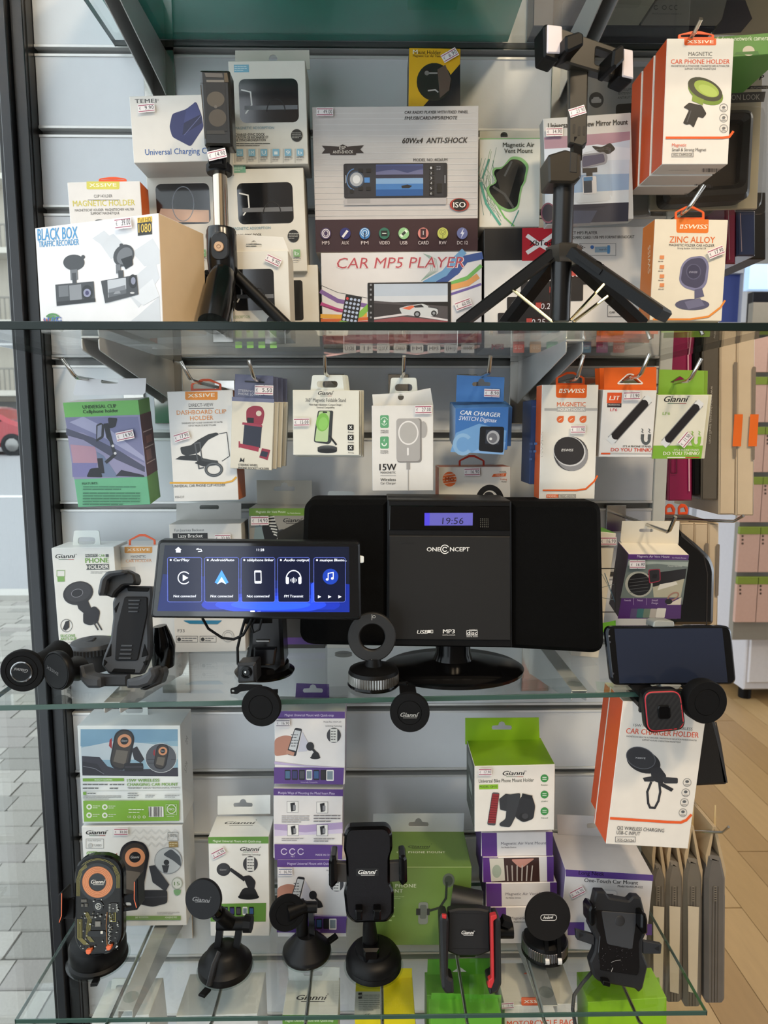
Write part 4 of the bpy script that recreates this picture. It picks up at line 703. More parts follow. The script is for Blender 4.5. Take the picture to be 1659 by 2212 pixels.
for i in (3, 2, 1, 0):
    dx = i*10; Y = .83+i*.011; c = Carton('phone_socket_pack', ('steering wheel phone socket pack with red holder picture, foremost', 'steering wheel phone socket pack directly behind the foremost', 'third steering wheel phone socket pack on the hook', 'rearmost steering wheel phone socket pack')[i], (501+dx, 864), (592+dx, 869), (505+dx, 1012-i*3), Y, .009, 'd8d2c4', {'R': 'b8b4ac'}, cat='pack', group=gr)
    c.header([(506+dx, 866), (508+dx, 808+i*2), (590+dx, 812+i*2), (591+dx, 870)], '5f6480', (549+dx, 846, 1) if 0 else None, .001); 
    if i == 0:
        f = c.print(); f.p([(501, 857), (592, 862), (592, 870), (501, 866)], '6d7290'); f.p(rnd([(532, 884), (546, 876), (566, 878), (572, 892), (567, 918), (552, 920), (532, 912)], 7), '8f2f44').e(559, 893, 6, 6, 'd0c6b8').p([(528, 916), (566, 922), (562, 968), (524, 962)], '2a2f40').r(534, 902, 548, 914, '1a1c22').p([(524, 912), (566, 918), (567, 923), (523, 917)], '9a3a50').p([(518, 958), (560, 966), (558, 976), (516, 966)], '9c3248').l([(517, 954), (517, 966)], 3, '9c3248'); f.p([(560, 988), (566, 968), (584, 972), (578, 994)], '8f2f44').p([(561, 984), (566, 974), (580, 977), (576, 988)], '2a2f40')
        f.p([(517, 998), (520, 988), (524, 994), (528, 988), (527, 999), (523, 996)], '1a1a1c'); f.t('STEERING WHEEL', 515, 1006, 42, 4.5, '2a2a2c', b=.02, rot=2); f.t('PHONE SOCKET HOLDER', 515, 1012.5, 66, 4.5, '2a2a2c', b=.02, rot=2); c.done(f)
        h = Print(c.pl.off(-.001), .0004); h.t('STEERING WHEEL', 515, 846, 60, 5, 'c8cad4'); h.t('PHONE SOCKET', 515, 853, 50, 5, 'c8cad4'); h.rr(528, 822, 572, 828, 3, '22242e'); h.build('header_print', c.root); c.price('5.50', 571, 843, 40, 2)
hook(549, 818, .80, 'chrome hook holding the steering wheel packs', .02, -.004)
for i in (2, 1, 0):
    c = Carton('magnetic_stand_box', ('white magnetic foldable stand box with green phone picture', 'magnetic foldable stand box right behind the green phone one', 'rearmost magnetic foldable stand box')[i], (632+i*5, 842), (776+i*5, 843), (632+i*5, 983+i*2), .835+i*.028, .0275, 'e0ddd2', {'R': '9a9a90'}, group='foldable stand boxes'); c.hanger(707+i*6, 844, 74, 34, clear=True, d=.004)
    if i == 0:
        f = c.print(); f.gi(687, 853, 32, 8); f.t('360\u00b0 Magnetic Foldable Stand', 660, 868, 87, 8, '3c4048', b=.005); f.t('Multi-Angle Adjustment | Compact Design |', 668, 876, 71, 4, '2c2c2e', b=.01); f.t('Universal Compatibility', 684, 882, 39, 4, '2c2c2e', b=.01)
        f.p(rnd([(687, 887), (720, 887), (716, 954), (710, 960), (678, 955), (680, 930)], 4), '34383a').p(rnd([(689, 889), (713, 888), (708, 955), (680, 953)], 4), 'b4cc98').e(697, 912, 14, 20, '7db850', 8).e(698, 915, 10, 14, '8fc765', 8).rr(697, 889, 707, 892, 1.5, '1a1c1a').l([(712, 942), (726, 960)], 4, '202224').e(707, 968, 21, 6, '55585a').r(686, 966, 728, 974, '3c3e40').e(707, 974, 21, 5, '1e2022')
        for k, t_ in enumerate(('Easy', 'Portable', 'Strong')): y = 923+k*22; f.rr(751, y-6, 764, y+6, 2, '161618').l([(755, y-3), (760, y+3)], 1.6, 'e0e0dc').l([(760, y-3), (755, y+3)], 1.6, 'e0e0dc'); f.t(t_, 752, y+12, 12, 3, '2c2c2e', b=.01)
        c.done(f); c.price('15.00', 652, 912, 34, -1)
hook(703, 806, .80, 'chrome hook holding the foldable stand boxes', .018)
c = Carton('wireless_charger_box', 'white 15W wireless car charger box with torn top flap', (803, 876), (936, 875), (803, 1061), .83, .03, 'dedad6', {'T': 'cbc7c2'})
f = c.print(); f.rr(821, 897, 840, 924, 3, '5fa074').rr(821, 943, 840, 969, 3, '5fa074').o(830, 910, 8, 9, 1.2, 'e0ece0', 200, 340).o(830, 912, 6, 7, 1.2, 'e0ece0', 20, 160).p([(832, 904), (827, 912), (830, 912), (828, 918), (834, 909), (831, 909)], 'e8f0e8').o(830, 957, 6, 7, 2.4, 'e8f0e8', 0, 180).p([(832, 946), (828, 952), (831, 952), (829, 956)], 'e8f0e8'); f.t('WIRELESS', 822, 932, 17, 3.2, '2c2c2e'); f.t('CHARGING', 822, 936, 17, 3.2, '2c2c2e'); f.t('POWERFUL', 822, 976, 17, 3.2, '2c2c2e'); f.t('MAGNETIC', 822, 980, 17, 3.2, '2c2c2e')
f.e(914, 928, 9, 18, 'a8a4a2').rr(857, 904, 911, 999, 7, '85817f').rr(856, 904, 907, 996, 7, 'a9a5a3').o(882, 935, 22, 26, 3, 'e4e0de').e(882, 935, 19, 23, 'b0aca9').rr(879, 967, 883, 984, 2, 'e4e0de').r(878, 999, 886, 1014, '9a9694').l([(882, 1014), (882, 1060)], 2, 'a8a4a2'); f.t('15W', 820, 1016, 36, 14, '1e1c1c', b=.03); f.t('MANGNETIC', 822, 1023, 33, 4.5, '2c2a2a'); f.l([(822, 1027), (855, 1027)], .8, '8a8888'); f.t('Wireless', 822, 1039, 33, 6, '2c2a2a', b=.015); f.t('Car Charger', 822, 1046, 33, 5, '55504e'); c.done(f); c.price('27.00', 914, 885, 36, -1)
c.header([(806, 878), (804, 852), (880, 848), (930, 838), (936, 876)], 'd9d6d2', (866, 858, 13), .012, 'round', 'torn_flap'); c.hanger(872, 852, 62, 36, clear=True, d=.028); hook(872, 806, .80, 'chrome hook above the torn wireless charger box', .018)
for i in (1, 0):
    c = Carton('car_charger_box', ('blue car charger switch box with black socket picture', 'blue charger box right behind the front one')[i], (984-4*i, 882), (1099+8*i, 879), (973, 975-8*i), .825+i*.045, .045, '3d6fb0', {'T': '4f82c0', 'L': '8fa8c8'}, group='blue charger boxes', bl=.835+i*.045)
    if i: continue
    f = c.print(); f.p([(985, 935), (1035, 915), (1094, 930), (1088, 982), (973, 976)], '6f9ccc').o(1000, 960, 22, 24, 8, '8ab0d4', 40, 320).p([(1020, 977), (1070, 950), (1092, 955), (1088, 982)], '86acd8'); f.t('CAR CHARGER', 994, 895, 86, 9, 'eceef2', b=.02, i=.2, rot=4); f.t('SWITCH Digimax', 991, 907, 82, 9, 'd8dcec', b=.015, i=.2, rot=4); f.p(rnd([(1037, 921), (1089, 922), (1087, 978), (1034, 974)], 5), '141418').p([(1050, 928), (1080, 929), (1078, 960), (1048, 958)], '2b303c').e(1065, 945, 14, 15, 'a8a8ac').e(1064, 946, 10, 11, '6c6c72').e(1060, 948, 3, 3, 'd8d8d8'); c.done(f)
    c.header([(985, 868), (987, 810), (1090, 815), (1088, 868)], '4a7cba', (1040, 829, 40), .02, 'euro'); c.price('8.90', 1068, 854, 34, 2, d=-.018)
hook(1056, 806, .79, 'chrome hook through the blue charger header', .018)
c = Carton('folding_holder_box', 'white folding holder box with round orange emblem', (948, 1009), (1103, 1008), (950, 1170), .875, .05, 'dcd8cf', {'L': 'c8602c', 'T': 'c8602c'})
f = c.print(); f.e(971, 1035, 15, 16, 'dd6a30')
for k in (-8, -2, 4, 10): f.l([(957, 1035+k), (985, 1035+k-4)], 1.2, 'e8ded0')
f.t('MG', 961, 1039, 20, 9, 'e0722c', b=.05); f.t('MG', 962, 1039, 18, 8, '9c3c18', b=.02); f.t('MODEL', 1079, 1021, 15, 3.5, '55504a'); f.p([(1066, 1024), (1094, 1022), (1092, 1029), (1062, 1030)], 'd9622c'); f.t('MG-37', 1071, 1028.5, 18, 4, 'ecdcc8'); f.t('Folding', 1081, 1037, 14, 3.5, 'c8602c'); f.t('Holder', 1083, 1042, 12, 3.5, '55504a'); f.o(1058, 1084, 31, 37, 12, '17171a', 180, 360).e(1056, 1074, 12, 12, '2a2a2e'); c.done(f); c.price('16.90', 1019, 1019, 34, -1); c.hanger(1019, 1009, 56, 26, 'd8402a', d=.03)
c = Carton('blue_flat_box', 'dark blue flat box partly behind the magnetic mount box', (1148, 864), (1176, 864), (1140, 1046), .86, .05, '26406e'); c.done(c.print().t('www', 1150, 880, 10, 4, '5a78a8')); f = Print(c.face('L')); f.tl(1145, 950, 1160, 1000, 3, '4a6aa0'); f.build('side_print', c.root)
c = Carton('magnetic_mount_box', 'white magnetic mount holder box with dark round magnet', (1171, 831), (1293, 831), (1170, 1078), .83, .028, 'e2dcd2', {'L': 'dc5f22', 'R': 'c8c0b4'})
f = c.print(); f.p(rnd([(1201, 831), (1268, 831), (1267, 860), (1201, 859)], [0, 0, 5, 5]), 'e0601f'); f.sw(1207, 849, 56, 9, 'f4ecdc'); f.t('MAGNETIC', 1203, 878, 62, 9, 'dc6a3a', b=.015); f.r(1176, 882, 1291, 887, 'b0aca8').r(1203, 879, 1265, 889, 'b0aca8'); f.t('MOUNT HOLDER', 1205, 887.5, 58, 5.5, 'f0ece6', b=.01)
for x in (1210, 1234, 1259): f.e(x, 906, 7.5, 7.5, 'dc6a3a').p([(x, 898.5), (x+7.5, 898.5), (x+7.5, 906)], 'dc6a3a').l([(x-3, 908), (x+3, 904)], 1.3, 'f0e0d0')
f.e(1233, 980, 37, 37, '4a484a').e(1236, 984, 34, 33, '8a888a').e(1230, 975, 35, 32, 'c8c6c6', 20).e(1229, 974, 33, 30, '302e30', 20); f.sw(1212, 975, 26, 5.5, 'd0cecc', '302e30'); f.l([(1173, 1059), (1245, 1059), (1265, 1056), (1283, 1040), (1290, 1028)], 3.5, 'e0601f'); f.r(1180, 1068, 1206, 1075, 'e0601f'); f.t('MODEL:', 1182, 1074, 22, 4.5, 'f0e4d4', b=.01); f.rl(1206, 1068, 1243, 1075, .8, '55504a'); f.t('MGC-H2019', 1209, 1074, 32, 4.5, '3a3634'); c.done(f); c.hanger(1232, 831, 62, 28, 'e8551a', d=.006); c.price('11.90', 1247, 928, 32, 0)
f = Print(c.face('L')); f.t('ISWISS', 1173, 986, 54, 4, 'f4e4d0', rot=-90, b=.02); f.build('side_print', c.root)
hook(1246, 818, .81, 'chrome hook holding the magnetic mount box', .026, .004)
def bar(f, x0, y0, x1, y1, w):
    f.l([(x0, y0), (x1, y1)], w, '8a8a8c'); L = math.dist((x0, y0), (x1, y1)); u = ((x1-x0)/L, (y1-y0)/L)
    for a, b_ in ((x0, y0), (x1, y1)): f.e(a, b_, w*.5, w*.5, 'b0b0b0')
    f.l([(x0-u[0]*w*.35, y0-u[1]*w*.35), (x0+u[0]*w*.1, y0+u[1]*w*.1)], w*.8, 'dcdcdc').l([(x1-u[0]*w*.1, y1-u[1]*w*.1), (x1+u[0]*w*.35, y1+u[1]*w*.35)], w*.8, 'dcdcdc')
    p, q = (x0+u[0]*w*.35, y0+u[1]*w*.35), (x1-u[0]*w*.35, y1-u[1]*w*.35); f.l([p, q], w*.84, '221e20').e(*p, w*.42, w*.42, '221e20').e(*q, w*.42, w*.42, '221e20')
def think(f, x, y, w, c1, c2): f.t("IT'S A PHONE STAND,", x+w*.3, y-9, w*.7, 4, c1, b=.02); f.t('DO YOU THINK?', x, y, w, 7.5, c2, b=.025)
def magnet(f, x, y, c_): f.o(x, y, 10.5, 13, 6, c_, 0, 180).r(x-10.5, y-10, x-4.5, y+.5, c_).r(x+4.5, y-10, x+10.5, y+.5, c_).l([(x-9, y-22), (x-6, y-19), (x-9, y-16), (x-6, y-13)], 1.5, c_).l([(x+6, y-22), (x+9, y-19), (x+6, y-16), (x+9, y-13)], 1.5, c_)
for i in (2, 1, 0):
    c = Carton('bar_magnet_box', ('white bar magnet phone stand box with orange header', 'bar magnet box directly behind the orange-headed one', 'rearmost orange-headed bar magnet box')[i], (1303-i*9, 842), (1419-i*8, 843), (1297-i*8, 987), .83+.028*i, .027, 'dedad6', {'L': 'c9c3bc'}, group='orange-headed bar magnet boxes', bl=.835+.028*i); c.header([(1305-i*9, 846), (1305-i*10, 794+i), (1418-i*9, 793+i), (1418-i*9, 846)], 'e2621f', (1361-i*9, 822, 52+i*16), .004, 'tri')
    if i == 0:
        h = Print(c.pl.off(-.004), .0004); h.l(rnd([(1333, 829), (1356, 808), (1366, 808), (1389, 829)], 4), 2.5, 'efe6dc', True); h.build('slot_rim', c.root)
        f = c.print(); f.r(1312, 848, 1342, 871, 'd9562c').r(1312, 871, 1342, 880, '3c3436'); f.t('L3T', 1316, 864, 23, 9, 'f0e8e0', b=.03, i=.2); f.t('PROFESSIONAL', 1314, 876, 26, 3.2, 'd8d0cc'); f.t('LF6', 1318, 888, 15, 6, 'c03a48', b=.02); bar(f, 1325, 946, 1396, 867, 21); magnet(f, 1395, 948, '55585a'); think(f, 1319, 975, 88, K, 'c8432c'); f.r(1298, 978, 1318, 981.5, 'd9562c').r(1318, 978, 1408, 981, 'b8b4b0'); c.done(f); c.price('11.90', 1363, 855, 36, -1)
hook(1382, 812, .80, 'chrome hook through the orange header', .024, .006)
for i in (1, 0):
    c = Carton('bar_magnet_box', ('cream bar magnet box with green header and green base', 'bar magnet box right behind the green-headed one')[i], (1422+9*i, 853), (1531+7*i, 853), (1411+9*i, 991), .83+.03*i, .029, 'ddd8c6', {'T': '82ad3e', 'R': '8aae50'}, group='green-headed bar magnet boxes', bl=.84+.03*i); c.header([(1422+8*i, 852), (1424+6*i, 798), (1521+8*i, 801), (1520+8*i, 855)], '86ae3c', (1468+8*i, 822, 42+i*12), .012, 'tri')
    if i == 0:
        f = c.print(); f.fr(0, .79, 1, 1, '7fae38'); f.gi(1434, 868, 52, 12); f.t('LF6', 1431, 896, 16, 6, '8aae50', b=.02); bar(f, 1440, 953, 1507, 876, 20); magnet(f, 1503, 953, '8ab848'); think(f, 1432, 983, 78, 'ece8d4', 'f0ecd8'); f.r(1441, 987, 1480, 989, 'e0dcc8').r(1480, 987, 1510, 989, 'b8583a'); c.done(f); c.price('11.90', 1478, 949, 32, -50, h=20)
hook(1489, 822, .80, 'chrome hook through the light green header', .024, .008)
# ---------------------------------------------------------------- boxes standing on the middle shelf
c = Carton('phone_holder_box', 'white silicone anti-slip phone holder box with black mount picture', (111, 1184), (246, 1181), (125, 1401), .895, .05, 'dfe0dd', on=ZM)
f = c.print(); f.gi(120, 1206, 43, 9); f.r(184, 1197, 211, 1203, '4c5250').r(228, 1197, 235, 1203, '4c5250'); f.t('MAGNETIC', 185, 1202.3, 25, 4.5, 'e8e8e4'); f.t('CAR', 213, 1203, 14, 5.5, '6aa04a', b=.02); f.t('PHONE', 185, 1216, 50, 10.5, '6a9e42', b=.035); f.r(186, 1219, 236, 1230, '55595a'); f.t('HOLDER', 187, 1229, 48, 8.5, 'eceae6', b=.015); f.tl(196, 1234, 234, 1239, 2, '6a6a6a'); f.rl(123, 1232, 140, 1245, 1, '8ab070').r(124, 1246, 140, 1256, '7aa85c')
f.e(169, 1281, 33, 25, '2b2a2e', -15).e(169, 1279, 28, 20, '36353a', -15).e(167, 1281, 13, 9, '1e1d22', -15).o(167, 1281, 13, 9, 1, '8a8a92', rot=-15).p([(165, 1300), (190, 1296), (198, 1315), (182, 1325), (170, 1315)], '26252a').p(rnd([(180, 1322), (205, 1308), (217, 1320), (212, 1345), (195, 1351), (180, 1346)], 6), '232228').l([(203, 1345), (212, 1360)], 3, '3a3a3e').l([(210, 1343), (220, 1360)], 3, '3a3a3e'); f.o(144, 1351, 13, 14, 1, '4a4a4c').p([(136, 1358), (142, 1342), (150, 1340), (150, 1355), (142, 1362)], '26262a'); f.t('SILICONE', 131, 1376, 32, 6, '6aa04a', b=.02); f.t('ANTI-SLIP', 131, 1383, 35, 6, '6aa04a', b=.02); f.t('STABLE AND NOT FALLING', 132, 1390, 56, 4, '6a6a6a')
for x in (216, 231): f.r(x, 1373, x+11, 1383, '6aa04a').o(x+5.5, 1378, 3.5, 4, 1.4, 'e4ece0', 0, 180)
f.fr(0.05, .972, 1, .99, '7aa85c'); c.done(f); c.hanger(187, 1184, 62, 38, clear=True, d=.02)
c = Carton('magnetic_car_holder_box', 'white magnetic car holder box behind the motorcycle holder', (246, 1181), (370, 1178), (254, 1396), .915, .045, 'dfdcd8', {'R': 'd9651f'}, on=ZM)
f = c.print(); f.xs(269, 1181, 329, 1195, 'dc9a4a'); f.t('MAGNETIC', 283, 1205, 32, 5.5, '44444a'); f.l([(283, 1208), (315, 1208)], .9, '44444a'); f.t('CAR HOLDER', 272, 1215, 56, 6.5, 'dca070', b=.01); f.r(254, 1225, 295, 1262, 'c4c4c4').e(275, 1240, 15, 10, '8a8a8c'); c.done(f); c.hanger(307, 1181, 58, 27, 'f2602a', d=.01)
c = Carton('lazy_bracket_box', 'white backseat bracket box behind the car screen', (365, 1133), (521, 1131), (374, 1403), .885, .05, 'd9d7d3', {'T': 'c4c2be'}, on=ZM)
f = c.print(); f.t('Fun Journey Backseat', 377, 1148, 64, 5.5, '55565a'); f.r(373, 1152, 449, 1165, '17171a'); f.t('Lazy Bracket', 385, 1161.5, 53, 7.5, 'f0eeea', b=.015); f.t('F33', 384, 1366, 15, 7, '55565a'); f.rl(381, 1374, 427, 1387, .9, '6a6a6c').rl(432, 1374, 467, 1387, .9, '6a6a6c').e(387, 1381, 4, 4, '333333').e(438, 1381, 4, 4, '333333').tl(393, 1376, 425, 1386, 2, '55555a').tl(444, 1376, 465, 1386, 2, '55555a').o(493, 1374, 13, 13, 1.2, 'a8a8a8').o(493, 1374, 9, 9, 1, 'a8a8a8').p([(396, 1340), (480, 1340), (470, 1348), (410, 1347)], '2c7aa0'); c.done(f); c.header([(381, 1136), (381, 1087), (521, 1086), (521, 1134)], 'cfcdca', (452, 1096, 42), .045, 'slot'); c.price('22.90', 482, 1162, 34, -1)
c = Carton('air_vent_box', 'green striped air vent mount box beside the stereo', (538, 1098), (700, 1098), (545, 1392), .90, .05, '3a3836', {'T': 'bdb8ac'}, on=ZM)
f = c.print(); f.p([(538, 1098), (700, 1098), (700, 1114), (538, 1114)], '6f9438'); f.t('Magnetic Air Vent Mount', 553, 1108, 64, 5, 'e8ecd8'); f.t('For Mobile Devices', 621, 1110, 28, 3, 'e8ecd8'); f.r(538, 1114, 700, 1180, '8d8a84').p([(570, 1114), (590, 1114), (604, 1150), (596, 1168), (562, 1168)], '1a1a1c'); f.gi(612, 1128, 40, 9, '18181a', False)
for k in range(7): f.l([(574+k*3, 1118+k*6), (592+k*1.5, 1116+k*7)], 3, 'c8c8c4')
f.e(610, 1155, 12, 12, '3a3c40').e(610, 1155, 8, 8, '8a9098').p([(552, 1125), (562, 1122), (572, 1168), (548, 1168)], '7a8a8e').p([(600, 1150), (660, 1120), (660, 1168), (600, 1168)], '26241f').fr(0, .92, 1, .97, PUR); c.done(f); c.header([(556, 1100), (554, 1037), (674, 1038), (674, 1100)], 'b7b3a8', (614, 1055, 46), .045); c.price('14.90', 562, 1124, 38, -1)
c = Carton('hidden_stand_box', 'white stand box with clear hanger mostly behind the stereo', (704, 1092), (780, 1092), (706, 1422), .90, .05, 'd3d0c8', on=ZM); f = c.print(); f.e(742, 1411, 19, 5, '3c3e40').e(742, 1415, 19, 5, '1e2022'); c.done(f); c.hanger(737, 1093, 64, 32, clear=True, d=.02)
c = Carton('green_edged_box', 'white and green box showing a map phone beside the stereo', (1270, 1146), (1331, 1152), (1266, 1362), .86, .05, 'dbd6c8', {'T': '62a03c'}, on=ZM)
f = c.print(); f.p([(1295, 1347), (1330, 1340), (1330, 1364), (1290, 1366)], '6cb03c'); f.rl(1290, 1228, 1329, 1322, 2, '3a3c3c').l([(1300, 1240), (1312, 1262), (1322, 1285), (1316, 1300)], 1, '7a8a90').l([(1296, 1270), (1326, 1262)], 1, '7a8a90').l([(1296, 1290), (1328, 1296)], 1, '7a8a90').l([(1306, 1238), (1328, 1300)], 1.5, '4a6a80'); c.done(f); c.price('16.90', 1312, 1168, 36, 0)
c = Carton('air_vent_mount_box', 'purple air vent mount box hanging by its tall flap', (1358, 1197), (1489, 1199), (1335, 1336), .835, .04, '54306e', {'T': 'ddd6c6', 'L': '2a1c34'}, bl=.855)
f = c.print(); f.p([(1357, 1208), (1488, 1210), (1474, 1306), (1340, 1292)], '6a7470').p([(1357, 1212), (1487, 1214), (1486, 1224), (1420, 1218), (1356, 1222)], '9aa49c').p([(1395, 1240), (1483, 1228), (1480, 1250), (1430, 1266), (1395, 1268)], '1c1a1c').p([(1410, 1268), (1478, 1250), (1470, 1290), (1412, 1290)], 'b0ab94').p([(1425, 1262), (1460, 1256), (1464, 1262), (1420, 1275)], 'd8d4c8').e(1380, 1262, 30, 28, 'a8a89c', 15).e(1381, 1262, 25, 24, '17171a', 15)
for k in range(5): f.l([(1360, 1252+k*7), (1400, 1247+k*7)], 1, '5a5a5c')
f.p(rnd([(1400, 1230), (1426, 1228), (1427, 1255), (1402, 1261)], 5), '8f2a40').p(rnd([(1402, 1232), (1424, 1230), (1425, 1254), (1404, 1258)], 4), '262428').r(1410, 1240, 1418, 1249, '141316'); f.t('Magnetic Air Vent Mount', 1376, 1203.5, 70, 5, 'd8cce4'); f.t('For Mobile Devices', 1452, 1206, 30, 3, 'd8cce4'); f.t('Model No:X55', 1442, 1224, 31, 3.5, 'c8ccc4'); f.p([(1342, 1292), (1472, 1292), (1470, 1336), (1334, 1336)], '4f2c6a'); f.p([(1440, 1306), (1472, 1290), (1470, 1306)], 'd8d0c0'); f.o(1454, 1288, 14, 8, 3, 'a07868', rot=-30); f.e(1444, 1299, 8, 6, '1a1a1c')
f.t('Powerful', 1348, 1298, 14, 4, 'cbb8d8'); f.t('Neat', 1376, 1298, 12, 4.5, 'cbb8d8'); f.t('Small', 1407, 1298, 13, 4.5, 'cbb8d8'); f.t('Design', 1407, 1304, 14, 4.5, 'cbb8d8'); f.l([(1368, 1291), (1368, 1306)], .8, 'a890b8').l([(1397, 1291), (1396, 1306)], .8, 'a890b8')
for k, cc in enumerate(('5a4a70', '3a6a6a', '6a7a6a', 'b0a8a0', 'd8d4cc')): f.rr(1363+k*14, 1314-(1 if k == 4 else 0), 1374+k*14+(5 if k == 4 else 0), 1334, 1.5, cc)
c.done(f); c.header([(1340, 1168), (1344, 1126), (1468, 1126), (1466, 1170), (1462, 1198), (1360, 1198)], 'ddd5c4', (1396, 1146, 30), .036, 'slot'); c.price('16.90', 1375, 1217, 34, 0); hook(1444, 1150, .80, 'chrome hook through the flap of the purple air vent box', .02, .003)
# ---------------------------------------------------------------- boxes on the lowest shelf
def phones(f, x, y, n, w, h, gap):
    for k, cc in zip(range(n), ('4a6a8a', '3a3a6a', '4a4a52', 'd8d8d4', '3a5a8a', '26262a', 'dcdcd8')): f.rr(x+k*gap, y, x+k*gap+w, y+h, 2, '1e1e22' if cc not in ('d8d8d4', 'dcdcd8') else 'e4e4e0').r(x+k*gap+1.5, y+3, x+k*gap+w-1.5, y+h-3, cc if cc not in ('d8d8d4', 'dcdcd8') else '7a8a94')
def charger_pic(f, x, y, s, arm=True):
    "oval transparent charger with copper ring, centre of the ring at x y"
    f.p([(x-40*s, y-2*s), (x-34*s, y-8*s), (x-34*s, y+22*s), (x-42*s, y+14*s)], '9c2a30')
    f.p(rnd([(x-26*s, y-20*s), (x-8*s, y-32*s), (x+18*s, y-28*s), (x+28*s, y-8*s), (x+14*s, y+66*s), (x-4*s, y+82*s), (x-32*s, y+74*s), (x-40*s, y+56*s)], 16*s), '1d1c22').p(rnd([(x-22*s, y-16*s), (x-6*s, y-28*s), (x+16*s, y-24*s), (x+22*s, y-6*s), (x+8*s, y+62*s), (x-6*s, y+76*s), (x-30*s, y+68*s), (x-36*s, y+52*s)], 14*s), '3a3430').e(x, y, 19*s, 18*s, 'd8946a', -15).e(x, y, 11*s, 10*s, '1a191c', -15).p([(x-22*s, y+24*s), (x+10*s, y+28*s), (x+2*s, y+64*s), (x-30*s, y+56*s)], '6a6258'); f.t('Gianni', x-8*s, y+2*s, 16*s, 5*s, 'd8d8d8', i=.2)
def disc_pic(f, x, y, s):
    "magnet disc on a jointed arm with a suction foot"
    f.e(x, y, 15*s, 14*s, '232326').e(x-1*s, y-1*s, 13*s, 12*s, '333337').p([(x+12*s, y+2*s), (x+16*s, y-4*s), (x+48*s, y+18*s), (x+44*s, y+26*s)], '26262a').p(rnd([(x+42*s, y+14*s), (x+58*s, y+12*s), (x+70*s, y+26*s), (x+66*s, y+44*s), (x+52*s, y+40*s)], 5*s), '2a2a2e').p(rnd([(x+32*s, y+58*s), (x+42*s, y+40*s), (x+66*s, y+38*s), (x+76*s, y+58*s)], 6*s), '232326').e(x+54*s, y+59*s, 23*s, 6*s, '18181b')
def snap(f, x, y, s): f.e(x, y, 16*s, 17*s, '3e3e42').p([(x-8*s, y-15*s), (x+8*s, y-15*s), (x+8*s, y+15*s), (x-8*s, y+15*s)], 'd8d8d4').tl(x-6*s, y-12*s, x+7*s, y+12*s, 4, '3a3a3c')
c = Carton('charger_mount_box', 'white wireless charging car mount box showing its back, on the other', (167, 1568), (389, 1567), (178, 1779), .885, .055, 'e2e5e2', {'T': 'd9dcd9', 'R': 'd8d6d0'}, group='wireless charging mount boxes', tr=.885)
f = c.print()
f.p([(174, 1575), (384, 1575), (385, 1676), (178, 1675)], '8fb0c0').p([(174, 1575), (384, 1575), (384, 1600), (174, 1612)], '7aa0b8').p([(176, 1615), (250, 1600), (384, 1612), (384, 1640), (177, 1642)], 'c2ccd0').p([(177, 1633), (215, 1635), (232, 1655), (260, 1664), (384, 1658), (385, 1677), (178, 1675)], '34323c').p([(178, 1645), (210, 1650), (228, 1675), (178, 1674)], '22212a').l([(180, 1655), (205, 1660), (225, 1672)], 1, '8a8a92')
charger_pic(f, 269, 1600, .8); f.p([(284, 1618), (296, 1612), (312, 1640), (304, 1648), (290, 1640)], '2a282e').rr(268, 1648, 310, 1666, 4, '1c1b20').r(270, 1655, 310, 1658, '3a383e').e(348, 1637, 34, 32, 'd4d8d8').e(348, 1637, 33, 31, '54565c'); charger_pic(f, 352, 1622, .5); f.l([(318, 1640), (335, 1640)], 1, '22222a').l([(318, 1648), (335, 1648)], 1, '22222a').l([(370, 1640), (380, 1640)], 1, '22222a')
f.r(179, 1681, 268, 1687, '79a83e'); f.t('PRODUCT PARAMETERS', 205, 1686, 38, 3.5, 'e8f0dc'); f.tl(180, 1690, 232, 1706, 2, '6a6c6a').tl(238, 1690, 268, 1706, 2, '6a6c6a'); f.t('15W WIRELESS', 275, 1688, 70, 6.5, '6f9c3a', b=.03); f.t('CHARGING CAR MOUNT', 275, 1697, 110, 6.5, '6f9c3a', b=.03); f.t('TRANSPARENT DESIGN TECHNOLOGICAL ATHETICS', 276, 1703, 114, 3.6, '3a3c3a', b=.01); f.l([(180, 1708), (388, 1706)], .7, 'b0b4b0').r(180, 1710, 187, 1716, '79a83e').tl(190, 1710, 215, 1716, 1, '55585a').tl(180, 1717, 262, 1726, 3, '55585a').tl(277, 1710, 300, 1724, 3, '55585a').tl(315, 1714, 338, 1722, 2, '55585a').tl(357, 1714, 388, 1722, 2, '55585a')
f.p([(181, 1728), (388, 1727), (388, 1771), (183, 1773)], '7dac3e')
for x, y in ((194, 1741), (194, 1759), (228, 1741), (228, 1759)): f.e(x, y, 6, 6, 'e4e8dc').e(x, y, 3, 3, '7dac3e').tl(x+8, y-4, x+24, y+4, 2, 'e0e8d4')
f.bars(323, 1741, 354, 1761, '2a2a2a', 'e8e8e4'); f.t('CE', 277, 1764, 8, 5, 'e8ecdc'); f.o(292, 1762, 3, 3, 1, 'e8ecdc').o(302, 1762, 3, 3, 1, 'e8ecdc').o(313, 1762, 3, 3, 1, 'e8ecdc').tl(280, 1743, 312, 1755, 2, 'dce8cc'); f.o(372, 1745, 10, 10, 1.5, 'e8ecdc'); f.t('ISO', 366, 1747.5, 12, 5, 'eef0e4', b=.02); f.rl(360, 1735, 383, 1757, .7, 'cfe0b8'); f.tl(362, 1759, 384, 1762, 1, 'e8ecdc'); c.done(f)
f = Print(c.face('R')); f.t('2M', 404, 1610, 14, 5, '8a8680', rot=-80); f.t('5.7.M', 402, 1670, 20, 5, '8a8680', rot=-80); f.build('side_print', c.root); c.hanger(290, 1547, 62, 32, clear=True, d=.035)
